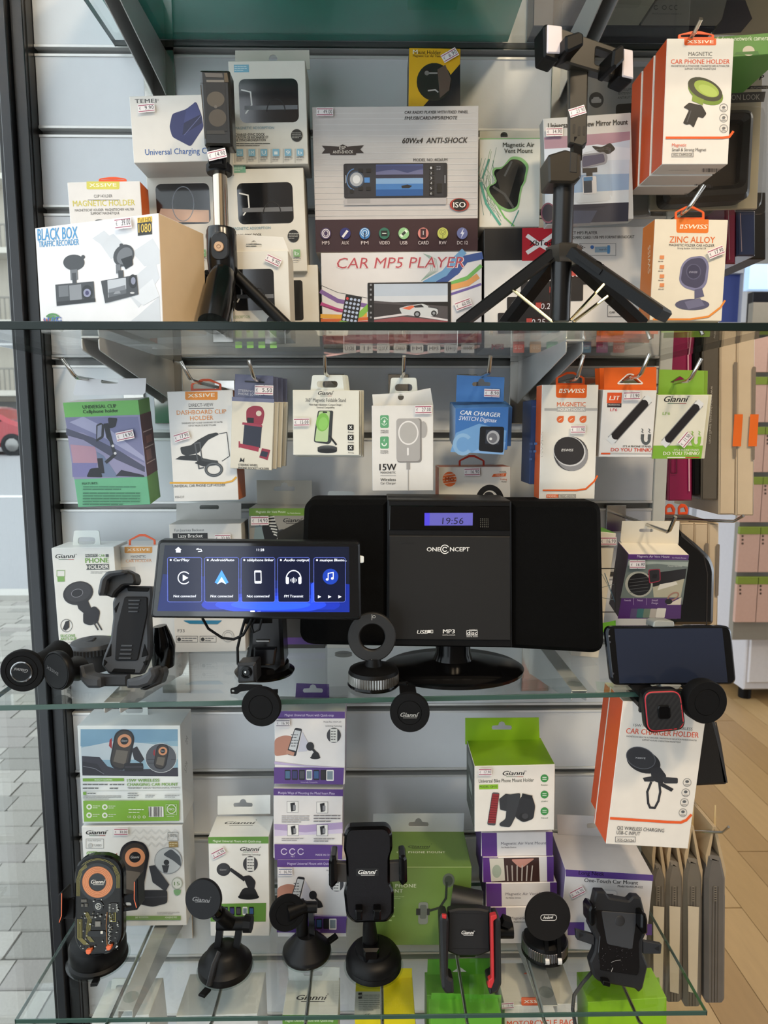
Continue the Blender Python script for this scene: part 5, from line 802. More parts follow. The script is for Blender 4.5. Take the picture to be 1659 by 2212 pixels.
c = Carton('charger_mount_box', 'white wireless charging car mount box standing on the glass, with copper coil picture', (176, 1786), (394, 1783), (188, 1992), .885, .055, 'dfe0dd', {'R': 'd2cec6'}, group='wireless charging mount boxes', on=ZB)
f = c.print()
for k in range(6):
    for j in range(3): f.l([(285+k*17, 1800+j*14), (293+k*17, 1792+j*14), (301+k*17, 1800+j*14)], 3, 'd0d2d0')
f.gi(186, 1802, 45, 9); f.rl(186, 1812, 224, 1832, .8, '8a8c8a').e(195, 1826, 5, 5, 'b8bab8'); f.t('TURBO', 202, 1828, 18, 5, '7a7c7a'); f.t('Power And Speed', 190, 1817, 28, 3.5, '7a7c7a'); f.rr(187, 1839, 212, 1847, 4, '7aa05a'); f.t('GWH01', 189, 1846, 21, 5.5, 'ecf0e4', b=.02); charger_pic(f, 292, 1851, 1.15); f.p([(322, 1870), (335, 1868), (366, 1910), (358, 1925), (330, 1905)], '34363c').p(rnd([(298, 1936), (304, 1922), (362, 1922), (362, 1950), (330, 1958), (300, 1952)], 6), '26262b').l([(300, 1938), (360, 1936)], 1.5, '4a4a50').o(364, 1858, 30, 29, 1, '8a9096').e(364, 1858, 28.5, 27.5, 'c2c8ca').p(rnd([(352, 1845), (370, 1832), (390, 1850), (392, 1872), (375, 1858)], 6), '4c5258').e(360, 1862, 6, 6, '2c2e32').p([(350, 1868), (366, 1868), (362, 1884), (354, 1884)], '36383c'); f.rl(363, 1797, 385, 1815, .8, '6a6c6a'); f.t('100%', 365, 1807, 18, 7, '55585a'); f.r(365, 1817, 385, 1829, '9c8450').tl(367, 1819, 383, 1828, 2, 'e0d4b0').e(383, 1907, 12, 13, 'a8b0a4').e(383, 1907, 10, 11, 'd8dcd4'); f.t('15', 377, 1911, 12, 8, '6a8a5a', b=.02); f.p(rnd([(375, 1921), (392, 1921), (390, 1930), (383, 1934), (377, 1930)], 3), '7aa878'); f.tl(340, 1968, 388, 1974, 2, '8a8a8a'); f.p([(268, 1977), (391, 1977), (391, 1986), (268, 1986)], '7a9c58'); f.t('360\u00b0 ROTATION', 293, 1982, 28, 4, 'eef0e4'); f.t('ADHESIVE PAD', 357, 1982, 26, 4, 'eef0e4'); c.done(f); c.price('30.00', 263, 1794, 30, 0)
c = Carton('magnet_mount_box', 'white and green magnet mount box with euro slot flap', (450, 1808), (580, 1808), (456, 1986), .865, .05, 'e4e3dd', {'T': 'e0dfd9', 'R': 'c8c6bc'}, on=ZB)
f = c.print(); f.p([(450, 1808), (580, 1807), (580, 1822), (450, 1822)], '62913e'); f.t('Magnet Universal Mount with Quick-snap', 460, 1819, 104, 5.5, 'e8ecdc', rot=.5); f.gi(519, 1838, 42, 9); disc_pic(f, 483, 1878, 1.0); f.t('Gianni', 475, 1880, 14, 3.5, 'b8b8b8', i=.2); snap(f, 541, 1866, 1.); f.t('Quick-Snap Technology', 523, 1847, 40, 3.5, '3a3a3c'); f.p([(454, 1952), (575, 1950), (574, 1990), (455, 1990)], '62913e'); phones(f, 482, 1958, 5, 11, 18, 14); c.done(f); c.price('16.90', 473, 1840, 30, -27)
f = Print(c.face('T')); f.gi(485, 1780, 66, 9, '2a2a2a', False); f.build('top_print', c.root); c.header([(470, 1760), (470, 1720), (584, 1717), (584, 1758)], 'dcdcd8', (525, 1738, 42), .046)
c = Carton('magnet_mount_box', 'purple magnet mount box, top of the purple stack', (593, 1536), (746, 1537), (592, 1694), .865, .05, 'e6e2e0', {'T': 'c8ccc4', 'R': 'c4b8c8'}, group='purple magnet mount boxes')
def magfront(c, f, x, y):
    f.p([(x, y), (x+152, y+1), (x+152, y+16), (x, y+16)], '5a3c84'); f.t('Magnet Universal Mount with Quick-snap', x+22, y+11, 106, 5.5, 'd8cce4'); f.t('Model No: HX-M-X9', x+106, y+25, 38, 4, '55505a'); f.p(rnd([(x, y+60), (x+20, y+52), (x+38, y+54), (x+44, y+66), (x+40, y+92), (x, y+98)], 8), 'b07e6c').p(rnd([(x+44, y+36), (x+60, y+38), (x+46, y+98), (x+28, y+94), (x+27, y+88)], 4), '2c2c32').p([(x+44, y+41), (x+57, y+43), (x+46, y+86), (x+31, y+82)], 'c8ccd0').tl(x+36, y+48, x+50, y+78, 5, '55585e'); f.p([(x+60, y+44), (x+76, y+74), (x+70, y+86), (x+50, y+88)], 'c9c8d4').l([(x+40, y+92), (x+28, y+88)], 8, 'b88876'); f.e(x+77, y+76, 8.5, 9.5, '26262a').l([(x+82, y+82), (x+90, y+90)], 5, '26262a').p(rnd([(x+78, y+100), (x+84, y+88), (x+94, y+88), (x+99, y+100)], 4), '1f1f23').e(x+88, y+100, 11, 3.5, '17171a'); snap(f, x+128, y+52, .95); f.t('Quick-Snap Technology', x+110, y+33, 36, 3.2, '3a3a3c')
    f.p([(x, y+108), (x+60, y+116), (x+151, y+122), (x+151, y+126), (x, y+114)], 'b8a8cc'); f.p([(x-1, y+121), (x+150, y+122), (x+148, y+158), (x-1, y+156)], '5a3c84'); phones(f, x+22, y+126, 6, 13, 22, 15.5); f.rr(x+112, y+126, x+128, y+150, 2, 'e4e4e0').r(x+114, y+129, x+126, y+147, '7a8a94'); f.t('Universally Compatible', x+57, y+154, 36, 3.2, 'c8b8dc')
f = c.print(); magfront(c, f, 593, 1536); c.done(f); c.header([(636, 1535), (640, 1476), (711, 1478), (712, 1535)], '5a3c84', (676, 1491, 44), .046); c.price('16.90', 612, 1560, 30, 0, h=16, c='5a5460')
c = Carton('magnet_mount_box', 'purple magnet mount box showing its back, middle of the stack', (591, 1703), (741, 1705), (594, 1854), .865, .052, 'e2dedc', {'T': 'd8d4d0', 'R': 'c4b8c8'}, group='purple magnet mount boxes')
f = c.print(); f.p([(591, 1703), (741, 1705), (741, 1720), (591, 1718)], '56387e'); f.t('Mutiple Ways of Mounting the Metal Insert Plate', 601, 1715, 122, 5.5, 'd8cce4', rot=.6)
f.p([(592, 1780), (660, 1782), (740, 1776), (740, 1790), (660, 1798), (593, 1792)], 'b09cc4').p([(593, 1792), (660, 1798), (740, 1790), (740, 1800), (593, 1806)], 'd0c4dc')
for x, y in ((620, 1731), (684, 1732), (621, 1781), (684, 1781)): f.r(x, y, x+24, y+24, 'e8e6e2').rl(x, y, x+24, y+24, .7, '6a6a6e').p([(x+7, y+4), (x+17, y+2), (x+18, y+20), (x+9, y+22)], '1e1e22').r(x+13, y+8, x+19, y+19, '8a8a8e')
f.tl(609, 1760, 668, 1777, 4, '6a686c').tl(678, 1758, 735, 1776, 3, '6a686c').tl(609, 1808, 655, 1816, 2, '6a686c').tl(678, 1808, 722, 1818, 2, '6a686c'); f.p([(593, 1822), (740, 1824), (739, 1858), (594, 1856)], '5a3c84')
for x in (614, 632, 650): f.o(x, 1838, 7, 7, 1.8, 'd8cce0', 20, 330)
f.t('PET', 629, 1850, 8, 3.5, 'd8cce0'); f.t('MADE IN CHINA', 682, 1847, 41, 4.5, 'd8cce0'); c.done(f)
c = Carton('magnet_mount_box', 'lowest purple magnet mount box on the glass', (599, 1858), (749, 1858), (601, 1992), .862, .055, 'e2dedc', {'R': 'c4b8c8'}, group='purple magnet mount boxes', on=ZB)
f = c.print(); magfront(c, f, 599, 1857); c.done(f); c.price('16.90', 617, 1880, 30, 0, h=16, c='4a5a80')
c = Carton('car_phone_mount_box', 'large green car phone mount box with grey flap', (813, 1873), (1019, 1873), (816, 2008), .845, .085, '6a8740', {'T': '627f3a', 'R': '4d6f2a', 'L': '4d6f2a'}, on=ZB)
f = c.print(); f.t('CAR PHONE', 822, 1917, 77, 8, 'd4dcc4', b=.01, sp=1.1); f.t('MOUNT', 822, 1928, 48, 8, 'd4dcc4', b=.01, sp=1.1); f.tl(848, 1935, 874, 1942, 2, 'a8c088').tl(834, 1956, 852, 1992, 4, 'a8c088').e(969, 1901, 13, 15, '5c6458').e(969, 1902, 9, 11, '3e463c').l([(965, 1906), (963, 1940), (950, 1960), (930, 1966)], 5, '2c322a').rr(904, 1948, 924, 1996, 6, '7c8278').rr(907, 1954, 921, 1984, 4, '5e645c').r(899, 1962, 908, 1976, '2a2c2a').r(922, 1962, 928, 1976, '2a2c2a'); c.done(f)
f = Print(c.face('T')); f.gi(882, 1831, 48, 8, '2c3a1c', False); f.t('CAR PHONE MOUNT', 857, 1843, 105, 6.5, 'd8e0cc', b=.01, sp=1.1); f.build('top_print', c.root); c.header([(805, 1806), (806, 1758), (1003, 1757), (1001, 1806)], 'c0c4c8', (904, 1780, 44), .08)
c = Carton('bike_mount_box', 'green topped universal bike phone mount box with open header', (1025, 1655), (1199, 1651), (1021, 1797), .82, .075, 'dfdcd4', {'T': '7ca51e', 'L': '3a3e38', 'R': 'c4c0b4'})
f = c.print(); f.gi(1086, 1675, 48, 10); f.t('Universal Bike Phone Mount Holder', 1034, 1691, 119, 8, '3c4038', b=.01); f.r(1035, 1695, 1076, 1704, '86b82c'); f.t('MODEL: GH10', 1036, 1702, 38, 5, '2c3a14', b=.015)
for k, (y, t_) in enumerate(((1681, 'Rotation'), (1716, 'shake'), (1752, 'Filmed'))): f.e(1176, y, 8.5, 8.5, '3c8a48').l([(1172, y-2), (1180, y-2)], 1.4, 'e0ece0').l([(1172, y+2), (1180, y+2)], 1.4, 'e0ece0'); f.t(t_, 1169, y+16, 14, 3.2, '3a5a3c')
f.p(rnd([(1063, 1711), (1079, 1712), (1070, 1783), (1052, 1781)], 4), '4a4c50').p([(1064, 1714), (1078, 1715), (1070, 1778), (1054, 1777)], '8c2a2e')
for k in range(12): f.l([(1062-k*.7, 1719+k*5), (1077-k*.7, 1720+k*5)], 1, '5a181c')
f.p([(1078, 1725), (1092, 1714), (1108, 1716), (1114, 1750), (1096, 1752), (1080, 1748)], '2e3034').p(rnd([(1096, 1716), (1124, 1712), (1120, 1750), (1102, 1786), (1080, 1784), (1078, 1778), (1092, 1768)], 5), '33363a').p(rnd([(1124, 1720), (1148, 1716), (1156, 1740), (1152, 1768), (1130, 1776), (1112, 1764)], 6), '26282c').p([(1128, 1713), (1150, 1718), (1148, 1726), (1126, 1722)], '1e2024').e(1132, 1764, 11, 9, '1a1c1e').e(1134, 1762, 7, 6, '3a3c40'); c.done(f); c.price('17.90', 1047, 1665, 28, 0, h=15)
c.header([(1005, 1608), (1005, 1551), (1164, 1550), (1166, 1608)], '86b020', (1084, 1571, 44), .07); f = Print(c.face('L')); f.fr(.2, .1, .8, .3, '6a6e68').fr(.3, .42, .7, .6, '8a9288').fr(.2, .7, .8, .72, '8a9288'); f.build('side_print', c.root)
ys = [(1040, 1194, 1799, 1850), (1043, 1196, 1852, 1906), (1050, 1203, 1908, 1958), (1060, 1206, 1960, 2012)]
for i, (x0, x1, y0, y1) in enumerate(ys):
    c = Carton('vent_mount_box', ('white and purple air vent box under the bike mount box', 'air vent box with photo of a hand and vent slats', 'third air vent box down the small stack', 'lowest air vent box of the small stack')[i], (x0, y0), (x1, y0-2), (x0+1, y1), .85-.0015*i, .06, 'e2dcd8', {'R': 'a892b4', 'L': '4a2c66'}, group='stacked small air vent boxes', on=ZB if i == 3 else None)
    f = c.print(); f.p([(x0, y0), (x0+33, y0), (x0+34, y1), (x0+1, y1)], '5a2f80').p([(x1-15, y0-2), (x1, y0-2), (x1, y1), (x1-14, y1)], '54307a')
    if i == 1: f.p([(x0+14, y0+2), (x1-32, y0), (x1-30, y1), (x0+20, y1)], '3c2622').p([(x0+14, y0+2), (x0+45, y0+2), (x0+48, y1-4), (x0+18, y1-2)], 'cfcabc').e(x0+30, y0+30, 10, 14, 'a0aa98'); f.p(rnd([(x0+60, y0+4), (x1-40, y0+2), (x1-70, y0+24), (x0+70, y0+14)], 6), 'c08a7c'); [f.l([(x0+52+k*11, y0+18), (x0+54+k*10, y1-4)], 2.5, 'b8b0a8') for k in range(6)]
    else: f.t('Magnetic Air Vent Mount', x0+42, y0+26, 98, 6.5, '6a646c'); f.t('For Mobile Devices', x0+43, y0+33, 32, 3.2, '3a363c', b=.01)
    c.done(f)
c = Carton('one_touch_mount_box', 'white and purple long neck car mount box', (1222, 1880), (1411, 1892), (1226, 2050), .835, .085, 'dcd8d6', {'T': 'd6d0cc', 'L': '8878a0'}, tr=.83, on=ZB)
f = c.print(); f.p([(1222, 1878), (1411, 1890), (1411, 1903), (1222, 1893)], '5a3d88'); f.t('Long Neck', 1250, 1889, 55, 9, '160c2c', b=.015, rot=3); f.t('One-Touch Car Mount', 1262, 1905, 116, 9, '2a2a30', b=.015, rot=3); f.t('Model No:HX-M-X32', 1334, 1916, 54, 5, '2a2a30', b=.015, rot=3); f.rr(1287, 1920, 1328, 1990, 6, 'c8c6c8').rr(1289, 1922, 1326, 1990, 5, 'e4e2e2').r(1306, 1930, 1324, 1942, '22222a').p([(1226, 1992), (1262, 1992), (1262, 2020), (1226, 2020)], '5a3d88').p([(1395, 1996), (1408, 1996), (1408, 2020), (1395, 2020)], '5a3d88'); c.done(f); c.price('16.90', 1246, 1924, 32, -27)
c.header([(1205, 1802), (1203, 1760), (1395, 1766), (1400, 1812)], 'd2cdca', (1292, 1783, 50), .08)
c = Carton('charger_holder_box', 'tilted wireless car charger holder box with orange side', (1346, 1514), (1528, 1526), (1312, 1823), .745, .045, 'e0dad0', {'L': 'd4511d', 'T': 'd9cfb8'}, bl=.745)
f = c.print(); f.t('15W ICE CHARGING WIRELESS', 1368, 1569, 128, 6, '38383a', rot=4); f.t('CAR CHARGER HOLDER', 1352, 1584, 157, 12, 'd8502a', b=.02, rot=3.5); f.t('MAGNETISCHE INDUCTIE AUTOHOUDER | MAGNETISCHE INDUKTION FAHRZEUGHALTER', 1353, 1592, 152, 3.6, '4a4a4a', rot=3.5); f.t('SUPPORT VOITURE A INDUCTION MAGNETIQUE', 1387, 1600, 83, 3.6, '4a4a4a', rot=3.5)
f.e(1390, 1645, 38, 24, '1c1d20', 20).e(1384, 1637, 32, 22, '2a2b2f', 20).o(1384, 1637, 33, 23, 1.5, '5c5e64', rot=20); f.t('XSSIVE', 1372, 1638, 22, 3.5, 'c8c8c8', rot=4); f.p(rnd([(1404, 1660), (1424, 1655), (1440, 1676), (1430, 1694), (1408, 1685)], 5), '222327').p([(1388, 1680), (1410, 1676), (1412, 1688), (1392, 1688)], '26272b').p(rnd([(1430, 1678), (1464, 1680), (1464, 1692), (1434, 1692)], 3), '2a2b2f').p([(1430, 1690), (1455, 1704), (1450, 1710), (1424, 1696)], '202124').l([(1406, 1690), (1398, 1710), (1400, 1735), (1404, 1744), (1414, 1745), (1422, 1730), (1426, 1710), (1424, 1692)], 5, '26272b')
for y in (1690, 1712, 1733, 1755): x = 1484-(y-1690)*.14; f.o(x, y, 9, 9, .9, '6a6a6a').e(x, y-2, 4, 3, '55585a').l([(x-5, y+5), (x+5, y+5)], 1, '6a6a6a')
f.l([(1319, 1767), (1440, 1775), (1470, 1776), (1482, 1771), (1492, 1760)], 5.5, 'e0591c'); f.t('QI2 WIRELESS CHARGING', 1332, 1791, 102, 8, '38383a', rot=3.5); f.t('USB-C INPUT', 1331, 1801, 51, 8, '38383a', rot=3.5); f.rl(1329, 1807, 1372, 1818, .9, '55555a'); f.t('XSS-CH124', 1332, 1816, 36, 6, '38383a', rot=3.5); c.done(f)
f = Print(c.face('L')); f.fr(.05, 0, .12, 1, 'e8ded4'); f.build('side_print', c.root)
c0 = c; c = Carton('charger_holder_box', 'second orange-sided charger holder box behind the tilted one', (1330, 1500), (1480, 1510), (1300, 1770), .800, .04, 'e0dad0', {'L': 'd4511d', 'T': 'd9cfb8'}); f = Print(c.face('L')); f.fr(.75, 0, .95, 1, 'e4d8cc').fr(.75, .6, .95, .61, 'd4511d'); f.build('side_print', c.root)
# ---------------------------------------------------------------- boxes on hooks below the lowest shelf
def low(name, lab, TL, TR, BL, Y, T, col, top, **k): return Carton(name, lab, TL, TR, BL, Y, T, col, {'T': top}, group='boxes hung below the lowest shelf', **k)
c = low('white_hung_box', 'white box with clear hanger hung below the transparent charger', (197, 2200), (322, 2192), (203, 2330), .80, .06, 'dcdcda', 'd9dad8'); c.hanger(268, 2150, 60, 36, clear=True, d=.045); f = c.print(); f.t('/', 315, 2212, 6, 12, K); c.done(f)
c = low('white_hung_box', 'plain white box hung below the jointed magnet arm', (380, 2195), (556, 2190), (386, 2330), .82, .07, 'd6d6d4', 'd4d4d2')
c = low('magnet_hung_box', 'white magnet mount box with slotted flap below the lowest glass', (610, 2192), (730, 2192), (614, 2340), .80, .06, 'd2d4d2', 'd6d6d0'); f = c.print(); f.fr(0, 0, 1, .18, '62913e'); f.t('Magnet Universal Mount with Quick-snap', 616, 2207, 104, 5.5, 'e8ecdc'); c.done(f); f = Print(c.face('T')); f.gi(640, 2160, 66, 13, '26262a', False); f.build('top_print', c.root); c.header([(624, 2118), (622, 2086), (734, 2090), (732, 2124)], 'd8d9d6', (676, 2102, 42), .055)
c = low('yellow_hung_box', 'bright yellow box hung below the lowest glass', (766, 2200), (896, 2190), (768, 2330), .81, .07, 'e2cf18', 'e4d21c'); f = Print(c.face('T')); f.p([(768, 2142), (826, 2142), (822, 2200), (765, 2200)], 'cdcabd').tl(775, 2148, 820, 2185, 9, '55544c').r(774, 2146, 782, 2150, K).r(774, 2154, 782, 2158, K); f.t('CE', 788, 2197, 12, 6, K); f.build('top_print', c.root); c.header([(835, 2131), (836, 2092), (890, 2092), (890, 2131)], 'e6d41c', None, .06)
c = low('green_hung_box', 'front green box hung below the red bike holder', (930, 2200), (1084, 2196), (932, 2330), .775, .03, '63ab34', '6cb43c'); c.header([(930, 2196), (932, 2145), (1083, 2150), (1082, 2198)], '67af38', (1007, 2178, 48), .028, 'tri')
c = low('green_hung_box', 'rear green box hung below the red bike holder', (922, 2150), (1070, 2148), (924, 2260), .84, .04, '5da032', '63a636'); c.header([(922, 2128), (924, 2072), (1062, 2070), (1066, 2130)], '5fa334', (993, 2100, 46), .035, 'tri')
c = low('motorcycle_bag_box', 'white motorcycle phone bag box hung below the lowest glass', (1090, 2172), (1246, 2168), (1092, 2330), .80, .07, 'dcd6cc', 'd8d2c8'); f = c.print(); f.xs(1126, 2155, 1190, 2172, O1); f.t('STORE YOUR PHONE', 1113, 2198, 104, 8, '3a3836'); f.t('MOTORCYCLE BAG', 1095, 2218, 144, 14, 'dc5a34', b=.015); c.done(f); f = Print(c.face('T')); f.xs(1127, 2154, 1192, 2172, O1); f.build('top_print', c.root); c.hanger(1142, 2132, 56, 30, 'e8602a', d=.05); c.price('19.90', 1096, 2168, 26, -4)
c = low('lime_hung_box', 'lime green box hung below the black one-touch mount', (1270, 2165), (1440, 2155), (1280, 2330), .80, .05, '8fc21c', '93c620'); c.header([(1270, 2162), (1268, 2122), (1424, 2112), (1428, 2152)], '8cbf20', None, .048)
for i, (x, y, Yf, lab) in enumerate(((232, 2215, .735, 'chrome hook below the lowest glass by the transparent charger'), (456, 2215, .735, 'chrome hook below the plain white hung box'), (660, 2214, .735, 'chrome hook through the slotted white flap'), (826, 2214, .735, 'chrome hook beside the yellow box'), (1010, 2216, .735, 'chrome hook through the green triangular slots'), (1178, 2214, .735, 'chrome hook over the motorcycle bag box'), (1384, 2214, .735, 'chrome hook over the lime green box'))): hook(x, y, Yf, lab, .006, 0, plate=i not in (0, 5))
# ---------------------------------------------------------------- shop interior seen past the unit
t = thing('display_tower', 'white framed display tower with pale blue glass panels', 'display stand', (1.95, 4.3, 0)); fr = M('c9cdd4', .4)
x0, x1 = P(1500, 1000, 4.3).x, P(1592, 1000, 4.3).x
for x in (x0, x1-.03): G().box((x, 4.3, .0), (x+.03, 4.34, 2.3), fr).build('upright', t)
for z in (.15, .55, .9, 1.25, 1.6, 1.95, 2.27): G().box((x0, 4.3, z), (x1, 4.34, z+.03), fr).build('crossbar', t)
for k, z in enumerate((.18, .58, .93, 1.28)): G().box((x0+.03, 4.315, z), (x1-.03, 4.325, z+.32), M('8f9fc4', .25)).build('panel', t)
G().box((x0, 4.34, .1), (x1, 4.36, 2.3), M('3a4a8c', .3)).build('back_panel', t)
t = thing('light_sign', 'pale blue lit sign panel high in the shop', 'sign', (1.9, 3.5, 1.9)); G().box((P(1620, 580, 3.5).x, 3.5, P(1600, 625, 3.5).z), (P(1620, 580, 3.5).x+.6, 3.55, P(1600, 570, 3.5).z), M('a8c8ec', .4, em=.7)).build('panel', t)
t = thing('dark_screen', 'dark wall screen behind the side goods', 'screen', (1.7, 3.45, 1.5)); G().box((P(1625, 670, 3.4).x, 3.4, P(1600, 700, 3.4).z), (P(1625, 670, 3.4).x+.7, 3.45, P(1600, 630, 3.4).z), M('16161c', .2)).build('panel', t)
# pink packs with green headers on the far shelf wall
n = 0
for r in range(6):
    y = 712+r*108
    for k in range(2):
        xx = 1618+k*44-(r*5); A = P(xx, y, 3.1); B = P(xx+40, y+92, 3.1)
        t = thing('pink_case_pack', 'pink phone case pack on the far pegs, %s row, %s column' % (('topmost', 'second', 'third', 'fourth', 'fifth', 'lowest')[r], ('inner', 'outer')[k]), 'pack', (A.x+.04, 3.12, B.z), 'pink packs on the far pegs')
        G().box((A.x, 3.1, B.z), (B.x, 3.12, A.z-.02), M('c4a294', .5)).build('pack', t); G().box((A.x, 3.098, A.z-.022), (B.x, 3.115, A.z+.012), M('7a8c30', .5)).build('header', t)
        f = Print(Plane(V((A.x, 3.0995, A.z)), V((1, 0, 0)), V((0, 0, -1))), .0005)
        for j in range(3): f.e(xx+6, y+14+j*8, 2.5, 2.5, '4a3a30', n=8)
        f.build('printed_dots', t)
g = G().box((P(1612, 900, 3.16).x, 3.16, .35), (P(1612, 900, 3.16).x+1.2, 3.2, 1.9), M('8a867c', .6)); struct(g, 'wall_peg', label='grey pegboard behind the pink packs')
# white drawer cabinet
A = PZ(1606, 1490, .06); X0 = A.x; Y0 = A.y; t = thing('drawer_cabinet', 'white metal drawer cabinet on the wood floor', 'cabinet', (X0+.4, Y0+.3, 0)); W_ = M('cbcbd0', .4)
G().box((X0, Y0, .06), (X0+.9, Y0+.6, 1.0), W_, .006).build('body', t); G().prism(Plane(V((X0, Y0+.05, 1.0)), V((1, 0, 0)), V((0, -.2, -1))), [(.03, -.22), (.9, -.22), (.9, 0), (0, 0)], .5, W_, px=False).build('sloped_top', t)
for k, (za, zb) in enumerate(((.1, .52), (.54, .74), (.76, .96))):
    d_ = G().box((X0+.015, Y0-.012, za), (X0+.88, Y0, zb), M('d6d6da', .35), .004).build('drawer', t); G().box((X0+.10, Y0-.035, zb-.1), (X0+.2, Y0-.012, zb-.085), M('8a8a90', .3, .8)).build('handle', d_)
for x in (X0+.04, X0+.8): G().lathe(V((x, Y0+.06, .0)), V((0, 0, 1)), [(.03, 0), (.03, .06)], BLK, 12).build('foot', t)
# ---------------------------------------------------------------- tripods on the upper shelf
Z1 = V((0, 0, 1)); BRZ = M('2a261e', .4, n=.1); FAB = M('060606', .9, sp=.12, n=.3, ns=900, bump=.5, bs=1400)
def shell(pts, r, m, g=None, sq=.55, seg=12): return (g or G()).tube(pts, r, m, seg, sq)
def lerp(a, b, t): return a+(b-a)*t
def leg(t, a, b, w, h, name='leg', m=BLK, foot=True):
    o = G().bar(a, b, w, h, m, bev=.002).build(name, t)
    if foot: G().lathe(b, (b-a), [(w*.5, -.012), (w*.55, -.004), (w*.5, .003), (w*.3, .006)], RUB, 14).build('rubber_foot', o)
    return o
Yc = .745; top = P(1218, 395, Yc); bot = V((top.x, Yc, ZT+.012))
t = thing('phone_tripod', 'black tripod with lighted phone clamp and four spread legs', 'tripod', V((top.x, Yc, ZT)))
cl = G().lathe(bot, Z1, [(.0098, 0), (.0105, .002), (.0105, (top-bot).z)], M('101011', .3, n=.05), 28).build('column', t)
hub = P(1218, 540, Yc); G().lathe(hub+V((0, 0, -.014)), Z1, [(.013, 0), (.018, .006), (.019, .016), (.0115, .019)], M('4a4640', .35, .6), 6).build('hub_collar', t)
leg(t, P(1242, 548, .74), P(1436, 682, .682), .03, .012, foot=False); leg(t, P(1194, 548, .745), P(990, 704, .765), .016, .011, foot=False); leg(t, P(1197, 562, .76), P(1088, 704, .815), .017, .011, foot=False); leg(t, P(1244, 566, .755), P(1386, 699, .785), .016, .011, foot=False)
for a, b in (((1106, 624), (1192, 694)), ((1132, 646), (1196, 697)), ((1304, 614), (1232, 692)), ((1312, 640), (1238, 696))): G().tube([P(*a, .752), P(*b, .742)], .0017, M('c8b890', .22, 1.), 8).build('brace', t)
rm = G().bar(P(1252, 552, .727), P(1304, 590, .713), .018, .007, BLK, bev=.002).build('remote_control', t); G().lathe(P(1292, 572, .713), V((.2, -.75, .6)), [(.004, -.002), (.004, .0015), (0, .0015)], BLKG, 14).build('remote_button', rm)
bx_ = G(); q = P(1220, 362, Yc); bx_.prism(vplane(Yc-.018), rnd([(1184, 334), (1222, 322), (1256, 332), (1256, 384), (1240, 395), (1186, 394)], 5), .034, M('2c2822', .35, .3), bev=.002); bx_.build('height_clamp', t); G().prism(vplane(Yc-.0185), [(1232, 326), (1248, 330), (1247, 374), (1230, 372)], .004, M('050505', .5)).build('clamp_slot', t)
G().bar(P(1243, 350, .742), P(1246, 300, .74), .009, .014, BLK, up=V((0, 1, 0))).build('hinge_joint', t)
npl = vplane(.733, yaw=-8, x=1250, y=230); G().prism(npl, rnd([(1229, 130), (1271, 135), (1268, 308), (1258, 316), (1229, 308)], 2), .012, BRZ, bev=.0012).build('neck_bar', t)
f = Print(npl, .0002); [f.rr(x-2.5, y, x+2.5, y+20, 2, '0c0b09') for x, y in ((1240, 268), (1251, 273), (1262, 272))]; f.build('neck_slots', t); price(t, npl, '23.90', 1247, 241, 36, -17, d=.0006)
cpl = vplane(.727, yaw=10, x=1270, y=110); g = G().prism(cpl, rnd([(1204, 58), (1222, 63), (1345, 106), (1352, 120), (1350, 170), (1330, 166), (1200, 128)], 3), .012, BRZ, bev=.0015, holes=[rnd([(1288, 102), (1324, 114), (1320, 146), (1286, 138)], 4)]); g.build('clamp_bar', t)
lt = M('d8d0d4', .5, n=.02)
for pts, pp in (([(1174, 56), (1180, 50), (1214, 54), (1216, 118), (1204, 132), (1176, 122)], [(1183, 52), (1215, 56), (1216, 115), (1182, 114)]), ([(1346, 102), (1366, 106), (1371, 114), (1370, 172), (1364, 178), (1336, 166), (1340, 150)], [(1348, 104), (1368, 108), (1369, 170), (1345, 164)])):
    h_ = G().prism(cpl.off(.012), rnd(pts, 4), .022, BLK, bev=.002).build('light_housing', t); G().prism(cpl.off(.0135), rnd(pp, 3), .004, lt, bev=.001).build('light_diffuser', h_)
G().prism(cpl.off(.026), rnd([(1222, 76), (1252, 66), (1262, 72), (1262, 96), (1228, 112), (1222, 106)], 3), .028, BLK, bev=.002).build('clamp_jaw', t); G().prism(cpl.off(.026), rnd([(1326, 106), (1344, 94), (1350, 98), (1350, 128), (1332, 146), (1322, 142)], 3), .028, BLK, bev=.002).build('clamp_jaw', t)
# slim selfie stick tripod
Ys = .785; a = P(474, 372, Ys); b = P(478, 497, Ys); t = thing('selfie_stick_tripod', 'slim black selfie stick tripod with chrome pole', 'tripod', V((b.x, Ys, ZT)))
G().lathe(b, Z1, [(.0078, -.1), (.0078, (a-b).z)], M('c9bfae', .14, 1., n=.03), 28).build('chrome_pole', t); G().lathe(a, Z1, [(.013, -.002), (.0138, 0), (.0138, .006), (.011, .009)], BLK, 32).build('collar', t)
hp = vplane(.766, x=466, y=230); G().prism(hp, rnd([(431, 150), (496, 151), (503, 315), (441, 314)], 4), .02, M('17140f', .3), bev=.0025).build('phone_clamp', t)
f = Print(hp, .0003); f.p([(444, 178), (486, 178), (491, 284), (448, 284)], '0b0a09').p([(442, 158), (480, 159), (482, 168), (445, 167)], '55504c').r(446, 173, 484, 178, '6a665f').e(466, 215, 19, 17, '4a4236').e(470, 255, 19, 19, '433b30').p([(447, 282), (484, 282), (487, 290), (446, 290)], '2c2924').e(466, 231, 3.5, 3.5, '57514a').l([(433, 180), (440, 180)], 1, '000000').l([(434, 184), (444, 300)], 2, '2c2418').p([(484, 158), (491, 158), (494, 178), (485, 178)], '4a3c26'); f.build('clamp_recess', t)  # recess shade painted as flat dark tones; the clamp face is not cut
